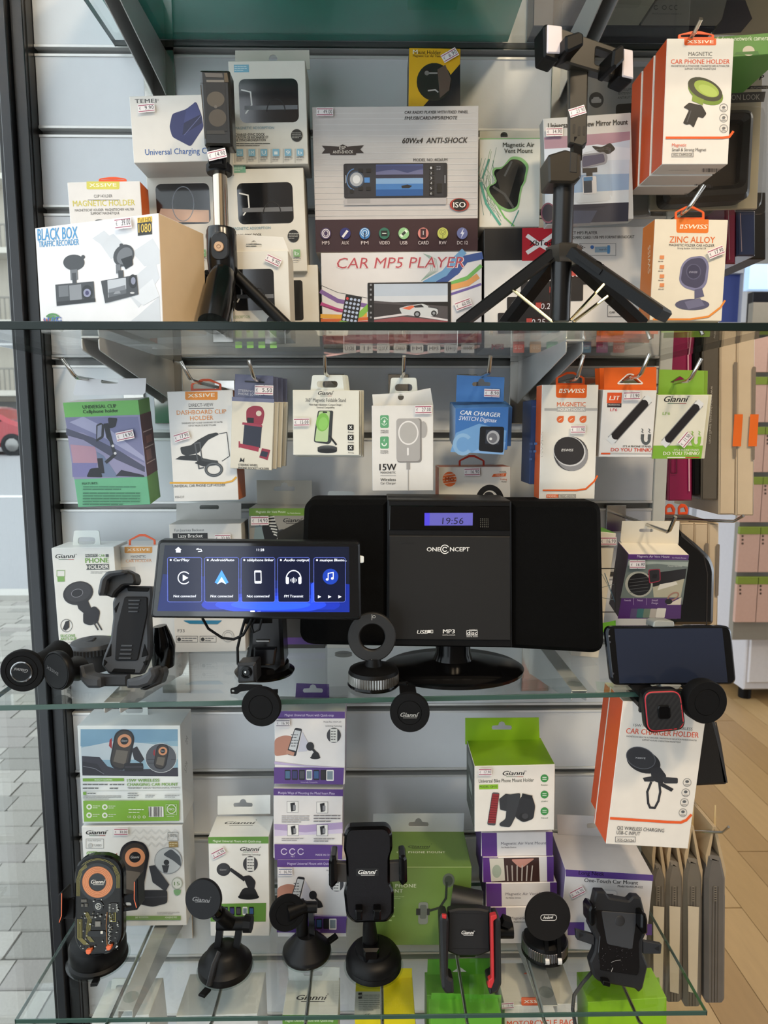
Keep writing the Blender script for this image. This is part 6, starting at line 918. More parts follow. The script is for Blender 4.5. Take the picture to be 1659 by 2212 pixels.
G().prism(vplane(.768, x=470, y=335), rnd([(447, 312), (488, 312), (486, 360), (448, 360)], 3), .022, BLK, bev=.003).build('neck', t); price(t, vplane(.7655, x=470, y=335), '14.90', 469, 334, 40, -13, d=.0004)
hd = P(478, 540, Ys); G().tube([P(478, 494, Ys), P(478, 500, Ys), P(480, 560, Ys), P(482, 590, Ys), P(482, 604, Ys)], [.0145, .0158, .0163, .0155, .012], M('0c0c0d', .22, n=.05), 28).build('handle', t)
pp = vplane(Ys-.0166, x=475, y=535); G().prism(pp, rrect(455, 500, 493, 562, 17, 6), .004, M('141415', .35), bev=.001).build('button_panel', t); G().lathe(pp.at(473, 533, .0008), -pp.N*-1, [(.0052, -.002), (.0052, .0006), (.0046, .0011), (0, .0011)], M('c8a482', .35, .4), 24).build('shutter_button', t)
f = Print(pp, .0023); f.o(473, 533, 4.5, 4, .9, '8a6a50').l([(468, 505), (472, 501)], .8, '55524e').l([(471, 505), (475, 501)], .8, '55524e'); f.build('button_marks', t)
G().tube([P(482, 588, .775), P(478, 610, .768), P(465, 680, .745), P(461, 700, .738)], [.012, .0155, .0165, .016], M('0a0a0b', .18, n=.05), 24).build('leg', t); shell([P(504, 590, .79), P(628, 712, .788)], .0065, BLK, sq=.8).build('leg', t); shell([P(452, 590, .79), P(422, 698, .826)], .0065, BLK, sq=.8).build('leg', t)
G().lathe(V((P(494, 640, .795).x, .795, ZT)), Z1, [(.0056, .0005), (.0056, .075)], CHROME, 20).build('centre_leg', t)
# ---------------------------------------------------------------- stereo
Yst = .80; pl = vplane(Yst); base = PZ(978, 1447, ZM); t = thing('compact_stereo', 'black compact stereo with central disc door on oval stand', 'stereo', (base.x, base.y, ZM))
G().prism(pl, rnd([(657, 1080), (839, 1080), (839, 1398), (646, 1394)], [26, 0, 0, 34], 7), .055, FAB, bev=.006).build('speaker_cloth', t); G().prism(pl, rnd([(1104, 1084), (1300, 1084), (1307, 1414), (1104, 1402)], [0, 26, 30, 0], 7), .055, FAB, bev=.006).build('speaker_cloth', t)
ct = G().prism(pl.off(.006), rnd([(837, 1079), (1105, 1082), (1107, 1400), (835, 1396)], 3), .07, M('0d0d0e', .4, sp=.3, n=.05), bev=.002).build('control_tower', t)
G().prism(pl.off(.0072), [(842, 1092), (1100, 1094), (1101, 1146), (841, 1145)], .002, M('060607', .08), bev=.0005).build('display_window', t)
f = Print(pl.off(.0074), .0001); f.r(917, 1108, 1021, 1135, M('5a58a8', .3, em=.3)).r(917, 1108, 928, 1135, M('4840c8', .3, em=.35)); f.t('19:56', 955, 1132, 46, 14, '1c1a34', i=.06, b=-.01)
for i in range(5):
    for j in range(5): f.e(1038+i*4, 1121+j*4.2, .9, .9, '7a786e', n=6)
f.build('clock_display', t)
dr = G().prism(pl.off(.0085), [(841, 1157), (1102, 1159), (1103, 1384), (839, 1382)], .004, M('201f1e', .5, sp=.3, n=.04), bev=.001).build('disc_door', t)
f = Print(pl.off(.0086), .0001); w_ = 'e6e4e0'; f.t('ONE', 922, 1191, 29, 9, w_, b=.02); f.t('NCEPT', 972, 1191, 42, 9, w_, b=.02); f.o(961, 1186.5, 10, 10, 1.8, w_, 35, 330).o(961, 1186.5, 5.5, 5.5, 1.8, w_, 35, 330); f.t('OPEN/CLOSE', 862, 1175, 34, 4, '1a1918')
f.t('USB', 901, 1369, 23, 8, w_, b=.03, i=.2).r(924, 1361, 930, 1367, w_).rl(931, 1361, 935, 1367, 1, w_); f.t('MP3', 957, 1368, 25, 9, w_, b=.03); f.t('DIGITAL SOUND', 956, 1373, 27, 2.6, w_); f.t('disc', 1009, 1371, 22, 8, w_, b=.02); f.rl(1008, 1362, 1031, 1372, .9, w_); f.t('COMPACT', 1013, 1361.5, 18, 2.6, w_); f.t('DIGITAL AUDIO', 1008, 1376, 24, 2.6, w_); f.build('white_lettering', t)
G().lathe(base, Z1, [(.085, .0), (.086, .004), (.080, .0075), (.05, .010), (.024, .014), (.021, .022), (.021, .05)], BLKG, 64, V((1, 0, 0)), .78).build('oval_stand', t)
# ---------------------------------------------------------------- car screen on a suction mount
Yv = .735; pl = vplane(Yv); bs = PZ(572, 1452, ZM); t = thing('car_screen', 'wide car touchscreen with five app tiles on a suction mount', 'screen', (bs.x, bs.y, ZM))
G().prism(pl, rnd([(341, 1167), (777, 1171), (780, 1340), (324, 1335)], 9), .014, M('0c0c0e', .3, sp=.3), bev=.002).build('housing', t)
f = Print(pl, .0002)
f.p(rnd([(346, 1172), (773, 1175), (775, 1334), (330, 1330)], 6), M('08090c', .06, coat=1.)); sc = lambda h, e=.6: M(h, .12, em=e)
f.p([(356, 1178), (754, 1181), (755, 1322), (340, 1320)], sc('151a2c', .5)).p([(352, 1240), (755, 1262), (755, 1322), (340, 1320)], sc('16225a', .5)).p([(520, 1262), (590, 1272), (700, 1255), (755, 1262), (755, 1322), (540, 1322)], sc('182a86', .6))
for k, (rx, ry, h_) in enumerate(((150, 26, '1c2f9c'), (120, 19, '2440c4'), (86, 12, '2c52e6'))): f.p([(585+x, 1306+y) for x, y in arc(0, 0, rx, ry, n=30) if 1306+y < 1321], sc(h_, .75))
f.p([(672, 1262), (682, 1254), (684, 1300), (672, 1302)], sc('2c4cf0', .8)); wh = sc('dce2ee', .75); ol = sc('5a6ac4', .7)
for i, (x0, x1, ti, su) in enumerate(((362, 436, 'CarPlay', 'Not connected'), (442, 516, 'AndroidAuto', 'Not connected'), (521, 594, 't\u00e9l\u00e9phone linker', 'Not connected'), (600, 669, 'Audio output', 'FM Transmit'), (678, 746, 'musique Blueto...', ''))):
    f.rr(x0, 1204, x1, 1300, 4, sc('10152e', .5)); f.l(rrect(x0, 1204, x1, 1300, 4, 3), .9, ol, True); cx = (x0+x1)/2
    f.t(ti, x0+13, 1212, min(58, 6+len(ti)*4.1), 5.5, wh, b=.02, i=.15)
    f.e(x0+7, 1209.5, 2.2, 2.2, wh, n=8)
    if su: f.t(su, cx-len(su)*1.85, 1290, len(su)*3.75, 5.5, wh, b=.015, i=.15)
    if i == 0: f.o(cx-1, 1248, 14, 14, 2, wh, 40, 320).p([(cx-4, 1241), (cx+8, 1248), (cx-4, 1255)], wh)
    if i == 1: f.p([(cx, 1231), (cx+15, 1258), (cx+9, 1261), (cx, 1246), (cx-9, 1261), (cx-15, 1258)], sc('3a86f0', .8)).p([(cx, 1246), (cx+10, 1262), (cx, 1257), (cx-10, 1262)], sc('bcd6f8', .8))
    if i == 2: f.rr(cx-8, 1232, cx+8, 1260, 2, wh).r(cx-6, 1236, cx+6, 1255, sc('10152e', .4))
    if i == 3: f.o(cx, 1250, 17, 19, 2.2, wh, 180, 360).rr(cx-17, 1246, cx-10, 1261, 3, wh).rr(cx+10, 1246, cx+17, 1261, 3, wh); [f.l([(cx-6+k*3, 1253-(2, 4, 6, 4, 2)[k]), (cx-6+k*3, 1253+(2, 4, 6, 4, 2)[k])], 1.2, wh) for k in range(5)]
    if i == 4: f.e(cx+2, 1245, 17, 17, sc('1c3a9c', .6)).l([(cx-3, 1251), (cx-3, 1238), (cx+8, 1236), (cx+8, 1249)], 1.8, wh).e(cx-5, 1251, 3, 2.5, wh).e(cx+6, 1249, 3, 2.5, wh); [f.p([(cx+d-3, 1285), (cx+d+4, 1288.5), (cx+d-3, 1292)], wh) for d in (-22, 0, 22)]
f.t('11:28', 555, 1190, 16, 5.5, wh, b=.01); f.p([(379, 1187), (386, 1181), (393, 1187), (391, 1187), (391, 1193), (381, 1193), (381, 1187)], wh).l([(429, 1184), (425, 1186), (435, 1186), (437, 1190), (429, 1191)], 1.5, wh).rr(541, 1318, 551, 1321, 1, wh).rr(556, 1318.5, 564, 1320.5, 1, ol); f.build('display', t)
G().prism(pl.off(-.003), rnd([(776, 1200), (786, 1202), (786, 1216), (776, 1217)], 3), .002, GL_PLASTIC).build('film_tab', t)
G().lathe(bs, Z1, [(.0345, 0), (.036, .003), (.030, .007), (.029, .013), (.022, .017), (.02, .03)], BLKG, 48).build('suction_base', t)
G().prism(vplane(.785), rnd([(541, 1325), (608, 1325), (614, 1440), (600, 1455), (545, 1455), (530, 1440), (538, 1390)], 5), .04, M('0b0b0c', .2), bev=.004).build('mount_body', t)
G().prism(vplane(.781), rnd([(548, 1400), (597, 1400), (592, 1438), (546, 1438)], 3), .006, M('101013', .25), bev=.002).build('release_lever', t); G().prism(vplane(.783), [(552, 1382), (583, 1382), (582, 1388), (552, 1388)], .003, STEEL).build('lever_slot', t)
G().bar(P(560, 1330, .775), P(556, 1300, .752), .03, .02, BLK).build('swivel_arm', t)
cb = lambda pts, Y, r=.0016: G().tube([P(x, y, Y) for x, y in pts], r, BLK, 8)
cb([(437, 1335), (450, 1358), (480, 1378), (505, 1381), (525, 1372), (540, 1345), (545, 1330)], .76).build('cable', t); cb([(530, 1335), (520, 1370), (513, 1400), (514, 1435)], .765).build('cable', t); cb([(552, 1335), (543, 1352), (548, 1366), (560, 1360), (566, 1336)], .762, .0014).build('cable', t)
cm = thing('reversing_camera', 'small square reversing camera on a metal strap', 'camera', V((P(532, 1480, .748).x, .748, ZM))); kp = vplane(.748, yaw=-6, x=530, y=1455); G().prism(kp, rnd([(511, 1434), (552, 1432), (553, 1476), (513, 1478)], 4), .022, M('17171a', .4), bev=.003).build('camera_body', cm); G().lathe(kp.at(532, 1452), kp.N, [(.0068, -.001), (.0068, .0015), (.0045, .002), (.004, .0006), (0, .0006)], BLKG, 28).build('lens', cm); G().lathe(kp.at(531, 1451, .0012), kp.N, [(.0018, -.001), (.0012, .0004), (0, .0006)], CHROME, 12).build('lens_glint', cm)
G().prism(vplane(.745), rnd([(497, 1488), (512, 1484), (516, 1478), (566, 1480), (568, 1488), (520, 1494), (512, 1500), (498, 1499)], 3), .0015, BLK, holes=[arc(503, 1493, 3, 2.5, n=10)], bev=.0003).build('mounting_strap', cm)
# ---------------------------------------------------------------- magnet discs along the front edge
def disc(name, label, cx, cy, rx, Y, yaw=0, tilt=0, th=.009, ring=.6, logo=None, ex=None, group='round magnet discs on the middle shelf edge', m=RUB, zb=None):
    pl = vplane(Y, yaw, tilt, cx, cy); k = pl.scale(cx, cy)*rx/max(.3, math.cos(math.radians(yaw))); c = pl.at(cx, cy)
    t = thing(name, label, 'phone mount', V((c.x, c.y+.02, c.z-k if zb is None else zb)), group); o = G().lathe(c-pl.N*th, pl.N, [(k*.7, 0), (k*.97, .001), (k, .003), (k, th-.0015), (k*.96, th), (k*(ring+.02), th), (k*ring, th-.0007), (k*(ring-.02), th), (0, th)], m, 56).build('magnet_pad', t)
    return t, pl, k
def clip(t, x, y, Y, Yb, zt, w=.018):
    "jaw that grips the glass edge behind a disc"
    c = P(x, y, Y); G().tube([c+V((0, .003, 0)), V((c.x, (Y+Yb)/2, lerp(c.z, zt, .6)))], [.008, .006], BLK, 16).build('ball_joint', t)
    G().box((c.x-w/2, (Y+Yb)/2-.003, min(zt-.016, c.z)), (c.x+w/2, (Y+Yb)/2+.003, zt+.009), BLK, .002).build('clip_back', t)
    g = G().box((c.x-w/2, (Y+Yb)/2, zt+.0006), (c.x+w/2, Yb+.022, zt+.0045), BLK, .001); g.build('upper_jaw', t); G().box((c.x-w/2, (Y+Yb)/2, zt-.0115), (c.x+w/2, Yb+.022, zt-.0066), BLK, .001).build('lower_jaw', t)
t, pl, k = disc('magnetic_vent_mount', 'plain round magnet disc on the glass edge below the reversing camera', 563, 1528, 42, .683, -6, 4); clip(t, 566, 1515, .69, .722, ZM)
t, pl, k = disc('magnetic_vent_mount', 'round magnet disc with white script logo on the glass edge', 885, 1540, 43, .690, -4, 6); clip(t, 885, 1515, .70, .732, ZM); Print(pl, .0003).gi(865, 1548, 38, 9, '9a9a98', False).build('logo', t)
t, pl, k = disc('magnetic_vent_mount', 'plain round magnet disc below the end of the phone', 1528, 1518, 44, .695, 6, 4, .016); clip(t, 1528, 1508, .71, .745, ZM)
pl = vplane(.693, -4, 5, 1434, 1537); c = pl.at(1434, 1537); t = thing('square_magnet_mount', 'square carbon pattern magnet mount with red outline', 'phone mount', V((c.x, c.y+.02, c.z-.025))); o4 = [(1388, 1492), (1472, 1489), (1483, 1577), (1397, 1586)]
def inn(P4, s): m_ = (sum(p[0] for p in P4)/4, sum(p[1] for p in P4)/4); return [(m_[0]+(p[0]-m_[0])*s, m_[1]+(p[1]-m_[1])*s) for p in P4]
G().prism(pl, rnd(o4, 22, 7), .012, BLK, bev=.002).build('pad_body', t); G().prism(pl.off(.0006), rnd(inn(o4, .93), 20, 7), .002, M('b82c38', .4), bev=.0005).build('red_outline', t)
fp = G().prism(pl.off(.0011), rnd(inn(o4, .88), 18, 7), .002, M('18181a', .45), bev=.0005).build('carbon_face', t); f = Print(pl.off(.0011), .0001)
for k_ in range(-7, 8):
    a0 = [(1435+k_*11+26, 1502), (1435+k_*11-26, 1574)]; lo, hi = 0, 1
    ins = [tt/20 for tt in range(21) if all(1400 < 1 or 1 for _ in (0,)) and 1399+((a0[0][1]+(a0[1][1]-a0[0][1])*tt/20)-1500)*.1 < a0[0][0]+(a0[1][0]-a0[0][0])*tt/20 < 1468+((a0[0][1]+(a0[1][1]-a0[0][1])*tt/20)-1500)*.12]
    if len(ins) > 2: f.l([(lerp(a0[0][0], a0[1][0], ins[0]), lerp(a0[0][1], a0[1][1], ins[0])), (lerp(a0[0][0], a0[1][0], ins[-1]), lerp(a0[0][1], a0[1][1], ins[-1]))], 4.5, M('252526', .35))
f.build('carbon_weave', t); G().prism(pl.off(.0032), rnd([(1421, 1525), (1448, 1524), (1450, 1553), (1423, 1554)], 7), .003, BLKG, bev=.001).build('centre_plate', t); clip(t, 1420, 1500, .705, .742, ZM, .022)
# discs and joints standing at the street end
t, pl, k = disc('magnet_arm_mount', 'large round magnet mount with chrome ringed logo at the shelf end', 47, 1450, 48, .728, 4, 2, .008, .72, zb=ZM, group=None); G().lathe(pl.at(47, 1451), pl.N, [(.0115, -.002), (.0115, .0012), (.0105, .0016), (.0100, .001), (0, .001)], M('9a9a9a', .15, 1.), 40).build('chrome_ring', t); G().lathe(pl.at(47, 1451), pl.N, [(.0098, -.002), (.0098, .0014), (0, .0014)], BLK, 40).build('logo_button', t); Print(pl, .0018).t('Gianni', 62, 1445, 30, 8, '8a8a8a', b=.02, i=.25, rot=188).build('logo', t)
G().tube([P(75, 1445, .742), P(105, 1425, .762), P(130, 1412, .785)], [.014, .0125, .016], RUB, 28).build('neck', t)
t, pl, k = disc('magnet_ball_mount', 'small round magnet mount with faint lettering beside the large disc', 120, 1450, 25, .722, -28, 2, .009, .9, zb=ZM, group=None, m=BLK); Print(pl, .0003).t('XSSIVE', 101, 1443, 30, 4.5, '6a6a6a', rot=34).build('lettering', t); G().tube([P(135, 1448, .735), P(158, 1446, .75), P(166, 1444, .76)], [.010, .012, .014], BLK, 24).build('ball_joint', t)
# ---------------------------------------------------------------- motorcycle phone holder
t = thing('motorcycle_phone_holder', 'chunky dark grey motorcycle phone holder with four claws', 'phone holder', V((P(270, 1490, .76).x, .77, ZM))); DG = M('3a3d42', .5, sp=.4, n=.06); DG2 = M('26282c', .5, sp=.35, n=.06); pl = vplane(.772, 0, 14, 270, 1400)
G().prism(pl, rnd([(272, 1265), (327, 1266), (329, 1292), (321, 1335), (323, 1383), (322, 1417), (313, 1441), (304, 1458), (234, 1456), (218, 1437), (223, 1417), (237, 1383), (243, 1335), (242, 1301), (251, 1280)], 4), .014, DG, bev=.0025).build('back_plate', t)
G().prism(pl.off(.002), rnd([(269, 1289), (318, 1289), (318, 1325), (297, 1427), (248, 1427), (252, 1354)], 5), .003, M('1a1b1e', .6, sp=.2), bev=.0008).build('rubber_pad', t)
for y in (1295, 1303, 1311, 1319): G().prism(pl.off(.0032), [(277, y), (303-(y-1295)*.2, y), (302-(y-1295)*.2, y+4), (277, y+4)], .002, DG, bev=.0004).build('pad_rib', t)
for y in (1393, 1402, 1411, 1420): G().prism(pl.off(.0032), [(262-(y-1393)*.2, y), (286-(y-1393)*.1, y), (285-(y-1393)*.1, y+4), (261-(y-1393)*.2, y+4)], .002, DG, bev=.0004).build('pad_rib', t)
for q in ([(274, 1268), (323, 1269), (320, 1278), (276, 1277)], [(246, 1315), (258, 1300), (250, 1325)], [(312, 1390), (320, 1415), (305, 1420)], [(240, 1390), (240, 1417), (228, 1420)], [(246, 1444), (292, 1446), (290, 1454), (240, 1452)], [(224, 1424), (232, 1430), (224, 1440)], [(318, 1426), (316, 1438), (308, 1430)]): G().prism(pl.off(.0008), rnd(q, 2), .002, M('070708', .6, sp=.15), bev=.0004).build('plate_facet', t)  # facet shade painted in near-black so the plate reads deeper
G().prism(pl.off(.024), rnd([(209, 1280), (215, 1251), (229, 1234), (266, 1230), (268, 1240), (240, 1244), (228, 1252), (222, 1284), (212, 1288)], 5), .034, DG, bev=.003).build('upper_claw', t); G().prism(pl.off(.012), rnd([(222, 1284), (228, 1250), (240, 1242), (270, 1231), (289, 1240), (293, 1255), (289, 1264), (265, 1264), (248, 1280), (243, 1292)], 4), .02, M('0e0e10', .5), bev=.002).build('claw_socket', t)
G().prism(pl.off(.026), rnd([(168, 1439), (178, 1437), (182, 1458), (216, 1464), (216, 1487), (188, 1487), (172, 1470)], 5), .03, DG, bev=.003).build('lower_claw', t); G().prism(pl.off(.026), rnd([(272, 1468), (301, 1463), (318, 1452), (320, 1443), (330, 1443), (334, 1460), (322, 1480), (300, 1487), (272, 1487)], 5), .03, DG, bev=.003).build('lower_claw', t)
G().prism(pl.off(.008), rnd([(330, 1442), (350, 1443), (354, 1455), (347, 1477), (313, 1492), (300, 1488), (322, 1478)], 4), .02, M('161618', .5), bev=.002).build('claw_back', t); G().prism(pl.off(.012), [(214, 1458), (274, 1458), (274, 1483), (214, 1483)], .012, DG2, bev=.002).build('bottom_bar', t)
def gear(c, r, n, d, h, m, name, par):
    g = G(); pts = [((r-(d if i % 2 else 0))*math.cos(math.pi*i/n), (r-(d if i % 2 else 0))*math.sin(math.pi*i/n)) for i in range(2*n)]; g.prism(Plane(c+V((0, 0, h)), V((1, 0, 0)), V((0, -1, 0))), pts, h, m, bev=.0003, px=False); return g.build(name, par)
kc = P(203, 1438, .83); G().lathe(V((kc.x, kc.y, ZM)), Z1, [(.024, 0), (.026, .004), (.026, .022)], DG2, 36).build('clamp_base', t); gear(V((kc.x, kc.y, ZM+.022)), .029, 44, .0012, .007, M('131315', .5), 'adjusting_ring', t); G().lathe(V((kc.x, kc.y, ZM+.029)), Z1, [(.027, 0), (.025, .004), (.015, .007), (0, .0075)], DG, 36).build('clamp_cap', t); G().bar(V((kc.x-.03, kc.y-.005, ZM+.026)), V((kc.x+.005, kc.y-.005, ZM+.036)), .01, .006, DG2).build('clamp_lever', t)
G().tube([P(345, 1352, .81), P(350, 1378, .81), P(352, 1395, .812), P(353, 1436, .815)], [.008, .012, .0145, .013], BLKG, 28).build('ball_mount', t)
# ---------------------------------------------------------------- ring magnet on a knurled base
c = PZ(807, 1479, ZM); t = thing('ring_magnet_mount', 'black ring magnet mount on a silver knurled base', 'phone mount', V((c.x, c.y, ZM)))
G().lathe(V((c.x, c.y, ZM)), Z1, [(.0285, 0), (.03, .002), (.029, .0045)], BLKG, 48).build('suction_base', t); gear(V((c.x, c.y, ZM+.0045)), .0292, 60, .0008, .011, M('8a8884', .3, .9), 'knurled_ring', t); G().lathe(V((c.x, c.y, ZM+.0155)), Z1, [(.029, 0), (.0275, .004), (.018, .007), (.01, .008), (.008, .016)], BLK, 44).build('cap', t)
G().bar(V((c.x+.026, c.y-.006, ZM+.003)), V((c.x+.038, c.y-.012, ZM+.006)), .007, .003, BLK).build('release_tab', t)
rp = vplane(c.y-.004, -3, 3, 803, 1377); k = rp.scale(803, 1377); G().prism(rp, arc(803, 1377, 52, 53, n=56), .007, M('181716', .5), holes=[arc(804, 1377, 27.5, 28.5, n=44)], bev=.0012).build('magnet_ring', t); f = Print(rp, .0003); f.p([(803, 1424), (805.5, 1428), (800.5, 1428)], 'c8c8c4').o(808, 1332, 3.5, 3, .8, 'b8b8b4'); f.t('OPEN', 802, 1327, 12, 2.6, 'b8b8b4', rot=90); f.build('ring_marks', t)
# ---------------------------------------------------------------- phone in a holder
pl = vplane(.735, 1, 7, 1450, 1416); t = thing('smartphone', 'black smartphone lying sideways in its holder', 'phone', V((P(1450, 1480, .74).x, .74, ZM+.004)))
ph = [(1308, 1354), (1580, 1352), (1592, 1479), (1322, 1481)]; G().prism(pl, rnd(ph, 17, 7), .008, M('22242a', .12, .7), bev=.002).build('phone_body', t); G().prism(pl.off(.0004), rnd(inn(ph, .975), 15, 7), .002, M('0a0b0d', .06), bev=.0006).build('front_glass', t)
f = Print(pl.off(.0004), .0001); f.p([(1327, 1358), (1560, 1357), (1572, 1474), (1338, 1476)], M('242a3a', .08, n=.1, ns=8)).e(1316, 1374, 2, 2, '6a6c70').e(1317, 1387, 2.5, 2.5, '3a3c44').e(1324, 1455, 2.5, 2.5, '3a3c44'); f.build('screen', t)
hc = thing('phone_clip_holder', 'grey edged clip holder gripping the sideways phone', 'phone holder', V((P(1450, 1480, .78).x, .79, ZM))); G().prism(pl.off(.002), rnd([(1411, 1355), (1413, 1343), (1420, 1340), (1456, 1342), (1458, 1354)], 3), .02, M('8a8c88', .4), bev=.001).build('upper_claw', hc); G().prism(pl.off(.002), rnd([(1428, 1479), (1474, 1480), (1466, 1490), (1430, 1489)], 3), .02, M('8a8c88', .4), bev=.001).build('lower_claw', hc)
G().prism(pl.off(-.010), rnd([(1405, 1362), (1462, 1362), (1470, 1478), (1415, 1478)], 4), .012, BLK).build('cradle', hc); q = P(1440, 1420, .77); G().tube([q, V((q.x, .81, ZM+.05)), V((q.x, .82, ZM+.012))], [.009, .009, .012], BLK, 16).build('stem', hc); G().lathe(V((q.x, .82, ZM)), Z1, [(.032, 0), (.033, .003), (.024, .012), (.012, .018)], BLK, 36).build('suction_base', hc)
# ---------------------------------------------------------------- seven mounts on the lowest shelf
def cup(t, c, r, prof, m=BLK, halo=True, name='suction_base'):
    if halo: G().lathe(c, Z1, [(r*1.06, 0), (r*1.07, .0006), (r*.9, .0016)], GELM, 48).build('gel_pad', t)
    return G().lathe(c+V((0, 0, .001)), Z1, [(a*r, h) for a, h in prof], m, 52).build(name, t)
GELM = glass('gel_pad', (.8, .84, .83), 1.45, .1)
# transparent charger
c = PZ(213, 2070, ZB); t = thing('transparent_charger', 'oval see-through wireless charger with copper coil', 'phone mount', c); cup(t, c, .0365, [(1, 0), (1.0, .003), (.93, .006), (.96, .009), (.96, .022), (.90, .027), (.5, .032), (.2, .036)])
G().bar(c+V((.012, -.036, .002)), c+V((.013, -.048, .004)), .008, .004, BLK).build('release_tab', t)
pl = vplane(.797, 0, 12, 213, 1960); st = rnd([(160, 1848), (266, 1847), (266, 2030), (240, 2062), (182, 2066), (160, 2035)], [50, 50, 34, 26, 30, 34], 9)
G().prism(pl, st, .011, BLKG, bev=.002).build('charger_body', t); ci = inn(st, 1); cx0 = 213; st2 = [(213+(a-213)*.88, 1957+(b-1957)*.93) for a, b in st]; f = Print(pl, .0002); f.p(st2, M('14110b', .12, sp=.3)); f.build('clear_window', t)
CU = M('c8805a', .3, .75, n=.1, ns=200); f = Print(pl, .0004); f.e(211, 1905, 40, 41, M('0b0a09', .1), n=40); f.build('coil_well', t)
f = Print(pl, .0006)
for k in range(9): f.o(211, 1905, 33-k*1.6, 34-k*1.65, 1.45, M('cc8660' if k % 2 else 'b06c46', .3, .7), n=44)
f.build('copper_coil', t); f = Print(pl, .0009); f.gi(197, 1908, 30, 8, 'd8d4cc', False); f.build('logo', t)
f = Print(pl, .0005); R = random.Random(5); gold = M('8a8048', .3, .5); sil = M('b0ada4', .3, .6)
for k in range(4): f.l([(166+k*2.2, 1935), (166+k*2.2, 1900+k), (172+k*2, 1880), (186+k, 1866+k*2)], .8, gold); f.l([(259-k*2.2, 1918), (259-k*2.2, 1890+k), (250-k*2, 1872)], .8, gold)
f.o(212, 1905, 50, 51, .8, gold, 225, 320).o(212, 1905, 47.5, 48.5, .8, gold, 235, 310)
for k in range(5): f.l([(168+k*2.4, 1985), (168+k*2.4, 2026), (182+k*2.6, 2040)], .9, gold); f.l([(182+k*2, 1970), (190+k*2, 1985), (188+k*2, 2000), (186+k*2, 2022), (196+k*2, 2034)], .7, gold)
f.l([(238, 1972), (238, 1990), (250, 1990), (250, 1965)], 1.6, gold).l([(242, 1975), (242, 1986), (247, 1986), (247, 1968)], 1, gold).l([(232, 1970), (230, 2000), (232, 2040)], 1.2, M('9a6a40', .3, .5))
for x, y, w, h_ in ((206, 1989, 12, 12), (176, 1952, 5, 6), (184, 1951, 6, 7), (240, 1950, 13, 20), (176, 1942, 12, 6), (196, 1978, 6, 5)): f.r(x, y, x+w, y+h_, '2a2824' if w == 13 else '55534c')
f.r(207, 1990, 217, 2000, '77756e').e(213, 1957, 11, 12, '0e0d0c').o(213, 1957, 6.5, 7, 1.2, sil).l([(207, 1957), (219, 1957)], 1, sil).l([(210, 1951), (216, 1963)], 1, sil).l([(216, 1951), (210, 1963)], 1, sil).rr(190, 2010, 230, 2022, 6, '080808').rr(218, 2010, 223, 2016, 1, 'd0ccc0')
for k in range(70):
    x = R.uniform(170, 256); y = R.uniform(1940, 2050)
    if 188 < x < 232 and 2004 < y < 2026: continue
    f.r(x, y, x+R.choice((1.5, 2.5, 3.5)), y+R.choice((1.2, 2, 2.6)), sil if R.random() < .55 else '6a6658')
for k in range(6): f.l([(237, 1952+k*3), (240, 1952+k*3)], 1, sil); f.l([(253, 1952+k*3), (256, 1952+k*3)], 1, sil); f.o(240, 1998+k*9, 4, 4, 1, sil, 60, 250, n=10)
f.build('circuit_board', t)
OR = M('e06a3c', .4)
for q in ([(184, 2054), (197, 2052), (196, 2059), (192, 2063), (186, 2062)], [(228, 2046), (240, 2044), (240, 2050), (236, 2054), (230, 2054)]): G().prism(pl.off(.006), rnd(q, 1.5), .008, OR).build('orange_foot', t)
G().prism(pl.off(-.003), rnd([(134, 1946), (160, 1941), (160, 1986), (134, 1985)], 2), .005, BLK).build('left_arm', t); G().prism(pl.off(-.003), rnd([(264, 1936), (297, 1928), (297, 1966), (264, 1970)], 2), .005, BLK, holes=[rrect(268, 1950, 283, 1960, 4, 3)]).build('right_arm', t)
for q, l_ in (([(125, 1934), (132, 1927), (135, 1930), (134, 1980), (128, 1996), (125, 1995)], [(133.5, 1930), (133, 1978), (128, 1992)]), ([(290, 1905), (297, 1897), (299, 1962), (296, 1966), (290, 1965)], [(290.5, 1905), (290, 1942), (295, 1960)])):
    w = G().prism(pl.off(.014), rnd(q, 2), .024, BLK).build('side_jaw', t); f = Print(pl.off(.014), .0003); f.l(l_, 1.6, OR); f.build('orange_trim', w)
# jointed magnet arm
c = PZ(487, 2092, ZB); t = thing('jointed_magnet_mount', 'round logo magnet on a jointed arm with domed suction foot', 'phone mount', c); cup(t, c, .0335, [(1, 0), (1.02, .003), (1.0, .009), (.86, .013), (.8, .016), (.66, .024), (.5, .029), (.2, .031)])
G().tube([c+V((-.004, -.012, .0305)), c+V((-.008, -.024, .024)), c+V((-.0105, -.0315, .012)), c+V((-.012, -.0345, .007))], .0075, M('26282c', .4), 12, .4).build('lock_lever', t); G().bar(c+V((-.014, -.034, .002)), c+V((-.019, -.046, .003)), .009, .003, RUB).build('release_tab', t)
for dx in (-.006, .018): G().bar(c+V((dx-.004, .002, .024)), c+V((dx+.001, .006, .060)), .008, .013, BLK, up=V((0, 1, 0))).build('fork_arm', t)
pv_ = c+V((.007, .005, .058)); G().tube([pv_+V((-.017, 0, 0)), pv_+V((.018, 0, 0))], .0078, BLK, 20).build('pivot', t); G().tube([pv_+V((.018, 0, 0)), pv_+V((.027, -.001, 0))], [.011, .0105], BLK, 9).build('knob', t)
pl = vplane(.775, -10, 16, 438, 1943); dc = pl.at(438, 1943); G().tube([pv_+V((0, 0, .001)), lerp(pv_, dc, .45)], .0088, BLK, 22).build('arm_sleeve', t); G().tube([lerp(pv_, dc, .4), dc-pl.N*.006], .0066, BLKG, 22).build('arm_rod', t); k = pl.scale(438, 1943)*39
